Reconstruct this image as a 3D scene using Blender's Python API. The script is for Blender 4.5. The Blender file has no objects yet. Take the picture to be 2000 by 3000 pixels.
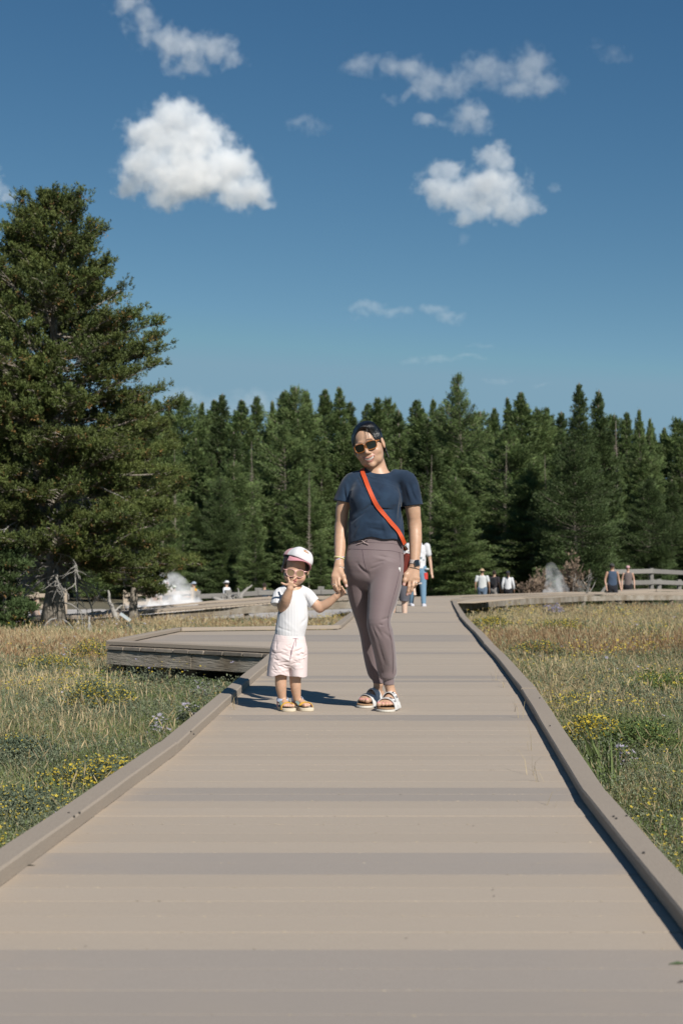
import bpy, bmesh, math, random
import numpy as np
from mathutils import Vector, Matrix, noise as mnoise

# ---------------------------------------------------------------- camera, sky, sun, exposure
SC = bpy.context.scene
C = SC.collection
F = 4167.0                      # focal length in photo pixels (50 mm on a 36 mm tall frame)
CAMH = 0.84
PITCH = math.atan(140 / F)
cd = bpy.data.cameras.new('camera')
cam = bpy.data.objects.new('camera', cd)
C.objects.link(cam)
cam.location = (0, 0, CAMH)
cam.rotation_euler = (math.radians(90) + PITCH, 0, 0)
cd.sensor_fit = 'VERTICAL'
cd.sensor_height = 36.0
cd.sensor_width = 24.0
cd.lens = 50.0
cd.clip_start = 0.1
cd.clip_end = 8000
cd.dof.use_dof = True
cd.dof.focus_distance = 7.95
cd.dof.aperture_fstop = 5.0
SC.camera = cam

SUN_AZ = math.radians(31)       # to the right of straight behind the camera
SUN_EL = math.radians(38)
to_sun = Vector((math.sin(SUN_AZ) * math.cos(SUN_EL), -math.cos(SUN_AZ) * math.cos(SUN_EL), math.sin(SUN_EL)))
sd = bpy.data.lights.new('sun', 'SUN')
sd.energy = 5.0
sd.angle = math.radians(0.53)
sd.color = (1.0, 0.945, 0.865)
sun = bpy.data.objects.new('sun', sd)
C.objects.link(sun)
sun.location = (20, -40, 30)
sun.rotation_euler = to_sun.to_track_quat('Z', 'Y').to_euler()

W = bpy.data.worlds.new('World')
SC.world = W
W.use_nodes = True
wn, wl = W.node_tree.nodes, W.node_tree.links
wn.clear()
sky = wn.new('ShaderNodeTexSky')
sky.sky_type = 'NISHITA'
sky.sun_disc = False
sky.sun_elevation = SUN_EL
sky.sun_rotation = math.atan2(to_sun.x, to_sun.y)
sky.altitude = 2200
sky.air_density = 1.0
sky.dust_density = 0.0
sky.ozone_density = 3.0
STR = 0.085
EXPO = 2 ** 0.36
bg = wn.new('ShaderNodeBackground')
bg.inputs['Strength'].default_value = STR
sp3 = wn.new('ShaderNodeSeparateColor'); cb3 = wn.new('ShaderNodeCombineColor')
wl.new(sky.outputs[0], sp3.inputs[0])
for k_, (g_, a_) in enumerate(((1.43, 1.50), (1.10, 1.02), (0.84, 0.745))):   # the deep filtered blue of the photograph
    m1 = wn.new('ShaderNodeMath'); m1.operation = 'MULTIPLY'; m1.inputs[1].default_value = STR
    m2 = wn.new('ShaderNodeMath'); m2.operation = 'POWER'; m2.inputs[1].default_value = g_
    m3 = wn.new('ShaderNodeMath'); m3.operation = 'MULTIPLY'; m3.inputs[1].default_value = a_ / STR / EXPO
    m4 = wn.new('ShaderNodeMath'); m4.operation = 'MINIMUM'; m4.inputs[1].default_value = (0.215, 0.365, 0.475)[k_] / STR / EXPO
    wl.new(sp3.outputs[k_], m1.inputs[0]); wl.new(m1.outputs[0], m2.inputs[0]); wl.new(m2.outputs[0], m3.inputs[0])
    wl.new(m3.outputs[0], m4.inputs[0]); wl.new(m4.outputs[0], cb3.inputs[k_])
wo = wn.new('ShaderNodeOutputWorld')
wl.new(cb3.outputs[0], bg.inputs[0])
wl.new(bg.outputs[0], wo.inputs[0])

SC.view_settings.view_transform = 'Standard'
SC.view_settings.look = 'None'
SC.view_settings.exposure = 0.36
SC.view_settings.gamma = 1.0
SC.render.film_transparent = False
SC.cycles.use_denoising = True
SC.cycles.max_bounces = 6
SC.cycles.diffuse_bounces = 3
SC.cycles.glossy_bounces = 2
SC.cycles.transmission_bounces = 4
SC.cycles.volume_bounces = 14
SC.cycles.transparent_max_bounces = 8
SC.cycles.sample_clamp_indirect = 4.0

# ---------------------------------------------------------------- helpers
cp, sp_ = math.cos(PITCH), math.sin(PITCH)
def P(px, py, d, xyz=True):
    """photo pixel (2000 x 3000 frame) at distance d along the view's ground direction -> world point"""
    u, v = (px - 1000) / F, (1500 - py) / F
    yy = cp - v * sp_
    return np.array((u / yy * d, d, CAMH + (sp_ + v * cp) / yy * d))
def G(px, py, z=0.0):
    """photo pixel -> the point where its sight line meets height z (number or function of distance)"""
    u, v = (px - 1000) / F, (1500 - py) / F
    yy, zz = cp - v * sp_, sp_ + v * cp
    zf = z if callable(z) else (lambda d: z)
    d = 20.0
    for _ in range(60):
        d = 0.5 * d + 0.5 * (zf(d) - CAMH) / (zz / yy)
        d = min(max(d, 0.5), 500)
    return np.array((u / yy * d, d, zf(d)))

def tag(o, label=None, cat=None, group=None, kind=None):
    if label: o['label'] = label
    if cat: o['category'] = cat
    if group: o['group'] = group
    if kind: o['kind'] = kind
    return o
def empty(name, loc, label=None, cat=None, group=None, kind=None, rotz=0):
    o = bpy.data.objects.new(name, None)
    C.objects.link(o)
    o.location = loc
    o.rotation_euler = (0, 0, rotz)
    o.empty_display_size = 0.2
    return tag(o, label, cat, group, kind)
def mesh_np(name, V, Fc, mats=None, parent=None, smooth=True, midx=None, col=None):
    """V (n,3) world coordinates, Fc (m,k) or list of arrays; linked as one object; parent keeps world place"""
    me = bpy.data.meshes.new(name)
    V = np.asarray(V, dtype=np.float32)
    if isinstance(Fc, np.ndarray):
        Fc = [Fc]
    Fc = [np.asarray(f, dtype=np.int32) for f in Fc if len(f)]
    me.vertices.add(len(V))
    loops = np.concatenate([f.ravel() for f in Fc]) if Fc else np.zeros(0, np.int32)
    sizes = np.concatenate([np.full(len(f), f.shape[1], np.int32) for f in Fc]) if Fc else np.zeros(0, np.int32)
    starts = np.concatenate([[0], np.cumsum(sizes)[:-1]]).astype(np.int32) if len(sizes) else np.zeros(0, np.int32)
    me.loops.add(len(loops))
    me.polygons.add(len(sizes))
    org = np.zeros(3, np.float32)
    if parent is not None:
        p = parent
        while p is not None:
            assert p.rotation_euler.z == 0 or True
            org += np.array(p.location, np.float32)
            p = p.parent
    me.vertices.foreach_set('co', (V - org).ravel())
    me.loops.foreach_set('vertex_index', loops)
    me.polygons.foreach_set('loop_start', starts)
    me.polygons.foreach_set('use_smooth', np.full(len(sizes), bool(smooth)))
    if midx is not None:
        me.polygons.foreach_set('material_index', np.asarray(midx, dtype=np.int32))
    me.update(calc_edges=True)
    me.validate()
    if col is not None:                     # col (n,) or (n,3) per vertex -> attribute 'tone'
        col = np.asarray(col, dtype=np.float32)
        if col.ndim == 1: col = np.stack([col] * 3, 1)
        ca = me.color_attributes.new('tone', 'FLOAT_COLOR', 'POINT')
        ca.data.foreach_set('color', np.concatenate([col, np.ones((len(col), 1), np.float32)], 1).ravel())
    o = bpy.data.objects.new(name, me)
    C.objects.link(o)
    if parent is not None: o.parent = parent
    if mats is not None:
        for m in (mats if isinstance(mats, (list, tuple)) else [mats]):
            me.materials.append(m)
    return o

class MB:
    """collects simple shapes, then build() links them as ONE mesh"""
    def __init__(s): s.V, s.Q, s.T, s.n, s.tone = [], [], [], 0, []
    def add(s, V, Q=None, T=None, tone=0.5):
        V = np.asarray(V, float)
        s.V.append(V)
        s.tone.append(np.full(len(V), tone) if np.isscalar(tone) else np.asarray(tone))
        if Q is not None and len(Q): s.Q.append(np.asarray(Q) + s.n)
        if T is not None and len(T): s.T.append(np.asarray(T) + s.n)
        s.n += len(V)
    def box(s, c, size, rz=0, M=None, bev=0.0, tone=0.5):
        hx, hy, hz = [k / 2 for k in size]
        if bev > 0:
            b = bev
            V = []
            for sx in (-1, 1):
                for sy in (-1, 1):
                    for sz in (-1, 1):
                        V += [(sx * (hx - b), sy * (hy - b), sz * hz), (sx * (hx - b), sy * hy, sz * (hz - b)), (sx * hx, sy * (hy - b), sz * (hz - b))]
            V = np.array(V)
            i = lambda sx, sy, sz, k: 3 * (4 * (sx > 0) + 2 * (sy > 0) + (sz > 0)) + k
            Q, T = [], []
            for sz in (-1, 1): Q.append([i(-1, -1, sz, 0), i(1, -1, sz, 0), i(1, 1, sz, 0), i(-1, 1, sz, 0)][::sz])
            for sy in (-1, 1): Q.append([i(-1, sy, -1, 1), i(-1, sy, 1, 1), i(1, sy, 1, 1), i(1, sy, -1, 1)][::sy])
            for sx in (-1, 1): Q.append([i(sx, -1, -1, 2), i(sx, 1, -1, 2), i(sx, 1, 1, 2), i(sx, -1, 1, 2)][::sx])
            for sy in (-1, 1):
                for sz in (-1, 1): Q.append([i(-1, sy, sz, 0), i(1, sy, sz, 0), i(1, sy, sz, 1), i(-1, sy, sz, 1)][::-sy * sz])
            for sx in (-1, 1):
                for sz in (-1, 1): Q.append([i(sx, -1, sz, 0), i(sx, 1, sz, 0), i(sx, 1, sz, 2), i(sx, -1, sz, 2)][::sx * sz])
            for sx in (-1, 1):
                for sy in (-1, 1): Q.append([i(sx, sy, -1, 1), i(sx, sy, 1, 1), i(sx, sy, 1, 2), i(sx, sy, -1, 2)][::-sx * sy])
            for sx in (-1, 1):
                for sy in (-1, 1):
                    for sz in (-1, 1): T.append([i(sx, sy, sz, 0), i(sx, sy, sz, 1), i(sx, sy, sz, 2)][::-sx * sy * sz])
        else:
            V = np.array([(x, y, z) for x in (-hx, hx) for y in (-hy, hy) for z in (-hz, hz)])
            Q = [(0, 1, 3, 2), (4, 6, 7, 5), (0, 4, 5, 1), (2, 3, 7, 6), (0, 2, 6, 4), (1, 5, 7, 3)]
            T = None
        if M is not None: V = V @ np.array(M).T
        elif rz:
            c_, s_ = math.cos(rz), math.sin(rz)
            V = V @ np.array(((c_, s_, 0), (-s_, c_, 0), (0, 0, 1)))
        s.add(V + np.array(c), Q, T, tone)
    def beam(s, a, b, w, h, bev=0.0, tone=0.5, up=(0, 0, 1)):
        """box from a to b, w wide across, h tall; its axis runs through the middle"""
        a, b = np.array(a, float), np.array(b, float)
        u = b - a; L = np.linalg.norm(u); u /= L
        side = np.cross(u, up); side /= np.linalg.norm(side)
        upv = np.cross(side, u)
        M = np.stack([u, -side, upv], 1)
        if np.linalg.det(M) < 0: M[:, 1] *= -1
        s.box((a + b) / 2, (L, w, h), M=M, bev=bev, tone=tone)
    def tube(s, pts, rad, n=6, caps=True, tone=0.5, flat=1.0, up=None):
        pts = np.array(pts, float); m = len(pts)
        rad = np.full(m, rad) if np.isscalar(rad) else np.array(rad, float)
        T = np.gradient(pts, axis=0); T /= np.linalg.norm(T, axis=1)[:, None] + 1e-12
        ref = np.array(up, float) if up is not None else (np.array((0, 0, 1.)) if abs(T[0][2]) < 0.9 else np.array((1., 0, 0)))
        A = []
        a = np.cross(T[0], ref); a /= np.linalg.norm(a) + 1e-12
        for k in range(m):
            a = a - T[k] * a.dot(T[k]); a /= np.linalg.norm(a) + 1e-12
            A.append(a)
        A = np.array(A); B = np.cross(T, A)
        th = np.linspace(0, 2 * math.pi, n, endpoint=False)
        V = (pts[:, None] + rad[:, None, None] * (np.cos(th)[None, :, None] * A[:, None] + flat * np.sin(th)[None, :, None] * B[:, None])).reshape(-1, 3)
        i, j = np.meshgrid(np.arange(m - 1), np.arange(n), indexing='ij')
        j2 = (j + 1) % n
        Q = np.stack([i * n + j, i * n + j2, (i + 1) * n + j2, (i + 1) * n + j], -1).reshape(-1, 4)
        Tt = []
        if caps:
            V = np.concatenate([V, pts[:1], pts[-1:]])
            for k in range(n):
                Tt += [(m * n, (k + 1) % n, k), (m * n + 1, (m - 1) * n + k, (m - 1) * n + (k + 1) % n)]
        s.add(V, Q, Tt, tone)
    def build(s, name, mat=None, parent=None, smooth=False):
        V = np.concatenate(s.V)
        fs = []
        if s.Q: fs.append(np.concatenate([np.asarray(q).reshape(-1, 4) for q in s.Q]))
        if s.T: fs.append(np.concatenate([np.asarray(t).reshape(-1, 3) for t in s.T]))
        return mesh_np(name, V, fs, mat, parent, smooth, col=np.concatenate(s.tone))

def copy_tree(o, loc=None, parent=None):
    c = o.copy(); C.objects.link(c)
    if parent is not None: c.parent = parent
    if loc is not None: c.location = loc
    for ch in o.children: copy_tree(ch, None, c)
    return c

# ---------------------------------------------------------------- materials
def mat(name, col, rough=0.7, metal=0.0, spec=0.5, tone=0.0, noise=None, bump=None, sss=0.0, sheen=0.0, coat=0.0, coord='Object', trans=0.0):
    """noise = list of (scale, amount, second colour, detail, stretch); tone mixes the vertex attribute 'tone' as brightness"""
    col = tuple(k_ / EXPO for k_ in col) if metal < .5 else col
    m = bpy.data.materials.new(name); m.use_nodes = True
    nt = m.node_tree; N, L = nt.nodes, nt.links
    b = N['Principled BSDF']
    b.inputs['Roughness'].default_value = rough
    b.inputs['Metallic'].default_value = metal
    b.inputs['Specular IOR Level'].default_value = spec
    if sss:
        b.inputs['Subsurface Weight'].default_value = sss
        b.inputs['Subsurface Radius'].default_value = (0.012, 0.005, 0.003)
        b.inputs['Subsurface Scale'].default_value = 1.0
    if sheen: b.inputs['Sheen Weight'].default_value = sheen
    if coat: b.inputs['Coat Weight'].default_value = coat
    if trans: b.inputs['Transmission Weight'].default_value = trans
    cur = N.new('ShaderNodeRGB'); cur.outputs[0].default_value = (*col, 1); cur = cur.outputs[0]
    tc = N.new('ShaderNodeTexCoord')
    for nn in (noise or []):
        sc_, amt, c2, det, st = nn
        mp = N.new('ShaderNodeMapping'); mp.inputs['Scale'].default_value = st
        L.new(tc.outputs[coord], mp.inputs[0])
        t = N.new('ShaderNodeTexNoise'); t.inputs['Scale'].default_value = sc_; t.inputs['Detail'].default_value = det
        L.new(mp.outputs[0], t.inputs[0])
        r = N.new('ShaderNodeMapRange'); r.inputs[1].default_value = 0.35; r.inputs[2].default_value = 0.68; r.inputs[4].default_value = amt
        L.new(t.outputs[0], r.inputs[0])
        mx = N.new('ShaderNodeMix'); mx.data_type = 'RGBA'
        L.new(r.outputs[0], mx.inputs[0]); L.new(cur, mx.inputs[6]); mx.inputs[7].default_value = (*(k_ / EXPO for k_ in c2), 1)
        cur = mx.outputs[2]
    if tone:
        a = N.new('ShaderNodeAttribute'); a.attribute_name = 'tone'
        mr = N.new('ShaderNodeMapRange'); mr.inputs[3].default_value = 1 - tone; mr.inputs[4].default_value = 1 + tone
        L.new(a.outputs['Fac'], mr.inputs[0])
        mx = N.new('ShaderNodeVectorMath'); mx.operation = 'SCALE'
        L.new(cur, mx.inputs[0]); L.new(mr.outputs[0], mx.inputs['Scale'])
        cur = mx.outputs[0]
    L.new(cur, b.inputs['Base Color'])
    if bump:
        sc_, strength, dist, st = bump
        mp = N.new('ShaderNodeMapping'); mp.inputs['Scale'].default_value = st
        L.new(tc.outputs[coord], mp.inputs[0])
        t = N.new('ShaderNodeTexNoise'); t.inputs['Scale'].default_value = sc_; t.inputs['Detail'].default_value = 4
        L.new(mp.outputs[0], t.inputs[0])
        bp = N.new('ShaderNodeBump'); bp.inputs['Strength'].default_value = strength; bp.inputs['Distance'].default_value = dist
        L.new(t.outputs[0], bp.inputs['Height']); L.new(bp.outputs[0], b.inputs['Normal'])
    return m

# ---------------------------------------------------------------- implicit surfaces
def fbm(X, Y, Z, f, seed=0, oct=2):
    """cheap smooth pseudo-noise from sums of rotated sines"""
    r = np.random.RandomState(seed); out = 0; a = 1.0
    for o in range(oct):
        for k in range(4):
            v = r.normal(size=3); v /= np.linalg.norm(v); ph = r.rand() * 6.28
            out = out + a * np.sin(f * 6.28 * (v[0] * X + v[1] * Y + v[2] * Z) + ph)
        a *= 0.5; f *= 2.1
    return out / 4.0

class Field:
    """signed field on a grid: smooth unions of primitives, later meshed as one surface"""
    def __init__(s, lo, hi, h):
        s.h = h; s.lo = np.array(lo, float)
        s.n = np.ceil((np.array(hi) - s.lo) / h).astype(int) + 1
        s.f = np.full(tuple(s.n), 0.2, np.float32)
    def block(s, lo, hi):
        a = np.clip(np.floor((np.array(lo) - s.lo) / s.h).astype(int), 0, s.n)
        b = np.clip(np.ceil((np.array(hi) - s.lo) / s.h).astype(int) + 1, 0, s.n)
        sl = tuple(slice(i, j) for i, j in zip(a, b))
        g = [(s.lo[k] + s.h * np.arange(a[k], b[k])).astype(np.float32) for k in range(3)]
        return sl, np.meshgrid(*g, indexing='ij', sparse=True)
    def merge(s, sl, d, k):
        f = s.f[sl]
        if k > 0:
            hh = np.maximum(k - np.abs(f - d), 0) / k
            s.f[sl] = np.minimum(f, d) - hh * hh * k * 0.25
        else: s.f[sl] = np.minimum(f, d)
    def cut(s, sl, d, k=0.0):        # remove where d<0
        f = s.f[sl]
        if k > 0:
            e = -d
            hh = np.maximum(k - np.abs(f - e), 0) / k
            s.f[sl] = np.maximum(f, e) + hh * hh * k * 0.25
        else: s.f[sl] = np.maximum(f, -d)
    def segd(s, a, b, ra, rb, side=(1, 0, 0), k=0.0, flat=(False, False)):
        a, b = np.array(a, float), np.array(b, float)
        ra = (ra, ra) if np.isscalar(ra) else ra
        rb = (rb, rb) if np.isscalar(rb) else rb
        m = max(*ra, *rb) + k + 3 * s.h
        sl, (X, Y, Z) = s.block(np.minimum(a, b) - m, np.maximum(a, b) + m)
        u = b - a; L2 = max(u.dot(u), 1e-12); L = math.sqrt(L2); un = u / L
        sd_ = np.array(side, float); sd_ = sd_ - un * sd_.dot(un)
        if np.linalg.norm(sd_) < 1e-3: sd_ = np.cross(un, (0, 1, 0))
        sd_ /= np.linalg.norm(sd_); fw = np.cross(un, sd_)
        dx, dy, dz = X - a[0], Y - a[1], Z - a[2]
        t = np.clip((dx * u[0] + dy * u[1] + dz * u[2]) / L2, 0, 1)
        rx = ra[0] + (rb[0] - ra[0]) * t; ry = ra[1] + (rb[1] - ra[1]) * t
        vx, vy, vz = dx - t * u[0], dy - t * u[1], dz - t * u[2]
        vs = vx * sd_[0] + vy * sd_[1] + vz * sd_[2]
        vf = vx * fw[0] + vy * fw[1] + vz * fw[2]
        vu = vx * un[0] + vy * un[1] + vz * un[2]
        rm = np.minimum(rx, ry)
        cu = np.where(vu < 0, .45 if flat[0] else 1.0, .45 if flat[1] else 1.0)
        q = np.sqrt((vs / rx) ** 2 + (vf / ry) ** 2 + (vu / (rm * cu)) ** 2)
        return sl, ((q - 1) * rm).astype(np.float32)
    def seg(s, a, b, ra, rb=None, side=(1, 0, 0), k=0.01):
        sl, d = s.segd(a, b, ra, ra if rb is None else rb, side, k); s.merge(sl, d, k)
    def chain(s, pts, rads, side=(1, 0, 0), k=0.01):
        """one tapering limb through all points, merged as a whole"""
        pts = np.array(pts, float); R = np.array([(r, r) if np.isscalar(r) else tuple(r) for r in rads], float)
        n = len(pts)
        if n > 2:                       # round the corners between the control points
            C_ = np.concatenate([pts, R], 1); T = np.concatenate([2 * C_[:1] - C_[1:2], C_, 2 * C_[-1:] - C_[-2:-1]]); out = []
            for i in range(n - 1):
                p0, p1, p2, p3 = T[i:i + 4]
                for t in (0, .25, .5, .75):
                    out.append(.5 * (2 * p1 + (p2 - p0) * t + (2 * p0 - 5 * p1 + 4 * p2 - p3) * t * t + (3 * p1 - p0 - 3 * p2 + p3) * t ** 3))
            out.append(C_[-1]); C_ = np.array(out); pts, R = C_[:, :3], np.maximum(C_[:, 3:], R.min() * .7)
        m = R.max() + k + 3 * s.h
        sl, g = s.block(pts.min(0) - m, pts.max(0) + m)
        d = np.full(s.f[sl].shape, .2, np.float32)
        o = [q.start for q in sl]
        for i in range(len(pts) - 1):
            s2, dd = s.segd(pts[i], pts[i + 1], tuple(R[i]), tuple(R[i + 1]), side, k, (i > 0, i < len(pts) - 2))
            s3 = tuple(slice(q.start - oo, q.stop - oo) for q, oo in zip(s2, o))
            d[s3] = np.minimum(d[s3], dd)
        s.merge(sl, d, k)
    def elld(s, c, r, M=None, k=0.0):
        c = np.array(c, float); m = max(r) + k + 3 * s.h
        sl, (X, Y, Z) = s.block(c - m, c + m)
        dx, dy, dz = X - c[0], Y - c[1], Z - c[2]
        if M is None: M = np.eye(3)
        q = 0
        for i in range(3):
            q = q + ((dx * M[0][i] + dy * M[1][i] + dz * M[2][i]) / r[i]) ** 2
        q = np.sqrt(q)
        return sl, ((q - 1) * min(r)).astype(np.float32)
    def ell(s, c, r, M=None, k=0.01):
        sl, d = s.elld(c, r, M, k); s.merge(sl, d, k)
    def ellcut(s, c, r, M=None, k=0.0):
        sl, d = s.elld(c, r, M, k); s.cut(sl, d, k)
    def segcut(s, a, b, ra, rb=None, side=(1, 0, 0), k=0.0):
        sl, d = s.segd(a, b, ra, ra if rb is None else rb, side, k); s.cut(sl, d, k)
    def normal(s, p):
        """outward direction of the surface near p"""
        i = np.clip(np.round((np.array(p) - s.lo) / s.h).astype(int), 3, s.n - 4)
        g = np.array([s.f[tuple(i + 2 * np.eye(3, dtype=int)[a])] - s.f[tuple(i - 2 * np.eye(3, dtype=int)[a])] for a in range(3)], float)
        return g / (np.linalg.norm(g) + 1e-9)
    def cast(s, o, d, tmax=.3):
        """first hit of the ray o + t d with the surface"""
        o, d = np.array(o, float), np.array(d, float)
        t = np.arange(0, tmax, s.h * .5); p = (o + t[:, None] * d - s.lo) / s.h
        i = np.clip(np.floor(p).astype(int), 0, s.n - 2); w = np.clip(p - i, 0, 1); v = 0
        for a in (0, 1):
            for b in (0, 1):
                for c in (0, 1):
                    v = v + s.f[i[:, 0] + a, i[:, 1] + b, i[:, 2] + c] * np.abs(1 - a - w[:, 0]) * np.abs(1 - b - w[:, 1]) * np.abs(1 - c - w[:, 2])
        k = np.where(v < 0)[0]
        if len(k) == 0: return None
        k = k[0]
        tt = t[k] if k == 0 else t[k - 1] + (t[k] - t[k - 1]) * v[k - 1] / (v[k - 1] - v[k])
        return o + d * tt
    def grid(s):
        return np.meshgrid(*[(s.lo[k] + s.h * np.arange(s.n[k])).astype(np.float32) for k in range(3)], indexing='ij', sparse=True)
    def crease(s, a, b, w, amp):
        """raise (amp>0) or press (amp<0) the surface along the line a-b, width w"""
        a, b = np.array(a, float), np.array(b, float)
        sl, (X, Y, Z) = s.block(np.minimum(a, b) - 3 * w, np.maximum(a, b) + 3 * w)
        u = b - a; L2 = max(u.dot(u), 1e-12)
        dx, dy, dz = X - a[0], Y - a[1], Z - a[2]
        t = np.clip((dx * u[0] + dy * u[1] + dz * u[2]) / L2, 0, 1)
        d2 = (dx - t * u[0]) ** 2 + (dy - t * u[1]) ** 2 + (dz - t * u[2]) ** 2
        fade = 0.25 + 0.75 * np.sin(np.pi * np.clip(t * 0.9 + 0.05, 0, 1))
        s.f[sl] -= (amp * fade * np.exp(-d2 / (w * w))).astype(np.float32)
    def mesh(s):
        f = s.f
        f = np.pad(f, 1, constant_values=0.2)
        lo = s.lo - s.h
        ins = f < 0
        c = np.zeros(tuple(np.array(f.shape) - 1), np.uint8)
        for i in (0, 1):
            for j in (0, 1):
                for k in (0, 1):
                    c += ins[i:i + c.shape[0], j:j + c.shape[1], k:k + c.shape[2]]
        cell = (c > 0) & (c < 8)
        idx = np.argwhere(cell)
        num = np.full(c.shape, -1, np.int32)
        num[tuple(idx.T)] = np.arange(len(idx))
        cor = {}
        for i in (0, 1):
            for j in (0, 1):
                for k in (0, 1): cor[i, j, k] = f[idx[:, 0] + i, idx[:, 1] + j, idx[:, 2] + k].astype(np.float64)
        acc = np.zeros((len(idx), 3)); cnt = np.zeros(len(idx))
        for a0 in cor:
            for ax in range(3):
                if a0[ax]: continue
                b0 = list(a0); b0[ax] = 1; b0 = tuple(b0)
                fa, fb = cor[a0], cor[b0]
                m = (fa < 0) != (fb < 0)
                t = np.where(m, fa / np.where(m, fa - fb, 1), 0)
                p = np.tile(np.array(a0, float), (len(idx), 1)); p[:, ax] += t
                acc += p * m[:, None]; cnt += m
        V = (idx + acc / cnt[:, None]) * s.h + lo
        Q = []
        for ax in range(3):
            o1, o2 = [(1, 2), (2, 0), (0, 1)][ax]
            sl0 = [slice(None)] * 3; sl1 = [slice(None)] * 3
            sl0[ax] = slice(0, -1); sl1[ax] = slice(1, None)
            A, B = ins[tuple(sl0)], ins[tuple(sl1)]
            e = np.argwhere(A != B)
            e = e[(e[:, o1] > 0) & (e[:, o2] > 0)]
            e = e[(e[:, o1] < f.shape[o1] - 1) & (e[:, o2] < f.shape[o2] - 1)]
            fl = A[tuple(e.T)]
            d1 = np.zeros(3, int); d1[o1] = 1
            d2 = np.zeros(3, int); d2[o2] = 1
            q = np.stack([num[tuple((e - d1 - d2).T)], num[tuple((e - d2).T)], num[tuple(e.T)], num[tuple((e - d1).T)]], 1)
            q[~fl] = q[~fl][:, ::-1]
            Q.append(q)
        return V, np.concatenate(Q)

def relax(V, Q, it=2, lam=0.5):
    """a little Laplacian smoothing"""
    e = np.concatenate([Q[:, [0, 1]], Q[:, [1, 2]], Q[:, [2, 3]], Q[:, [3, 0]]])
    deg = np.bincount(e.ravel(), minlength=len(V)).astype(float)
    for _ in range(it):
        acc = np.zeros_like(V)
        for k in range(3):
            acc[:, k] = np.bincount(e[:, 0], V[e[:, 1], k], len(V)) + np.bincount(e[:, 1], V[e[:, 0], k], len(V))
        V = V + lam * (acc / np.maximum(deg, 1)[:, None] - V)
    return V
def resample(pts, n):
    pts = np.array(pts, float)
    L = np.concatenate([[0], np.cumsum(np.linalg.norm(np.diff(pts, axis=0), axis=1))])
    t = np.linspace(0, L[-1], n)
    return np.stack([np.interp(t, L, pts[:, k]) for k in range(pts.shape[1])], 1)
def smooth_path(pts, n=24, it=3):
    p = resample(pts, n)
    for _ in range(it): p[1:-1] = 0.25 * p[:-2] + 0.5 * p[1:-1] + 0.25 * p[2:]
    return p

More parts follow.
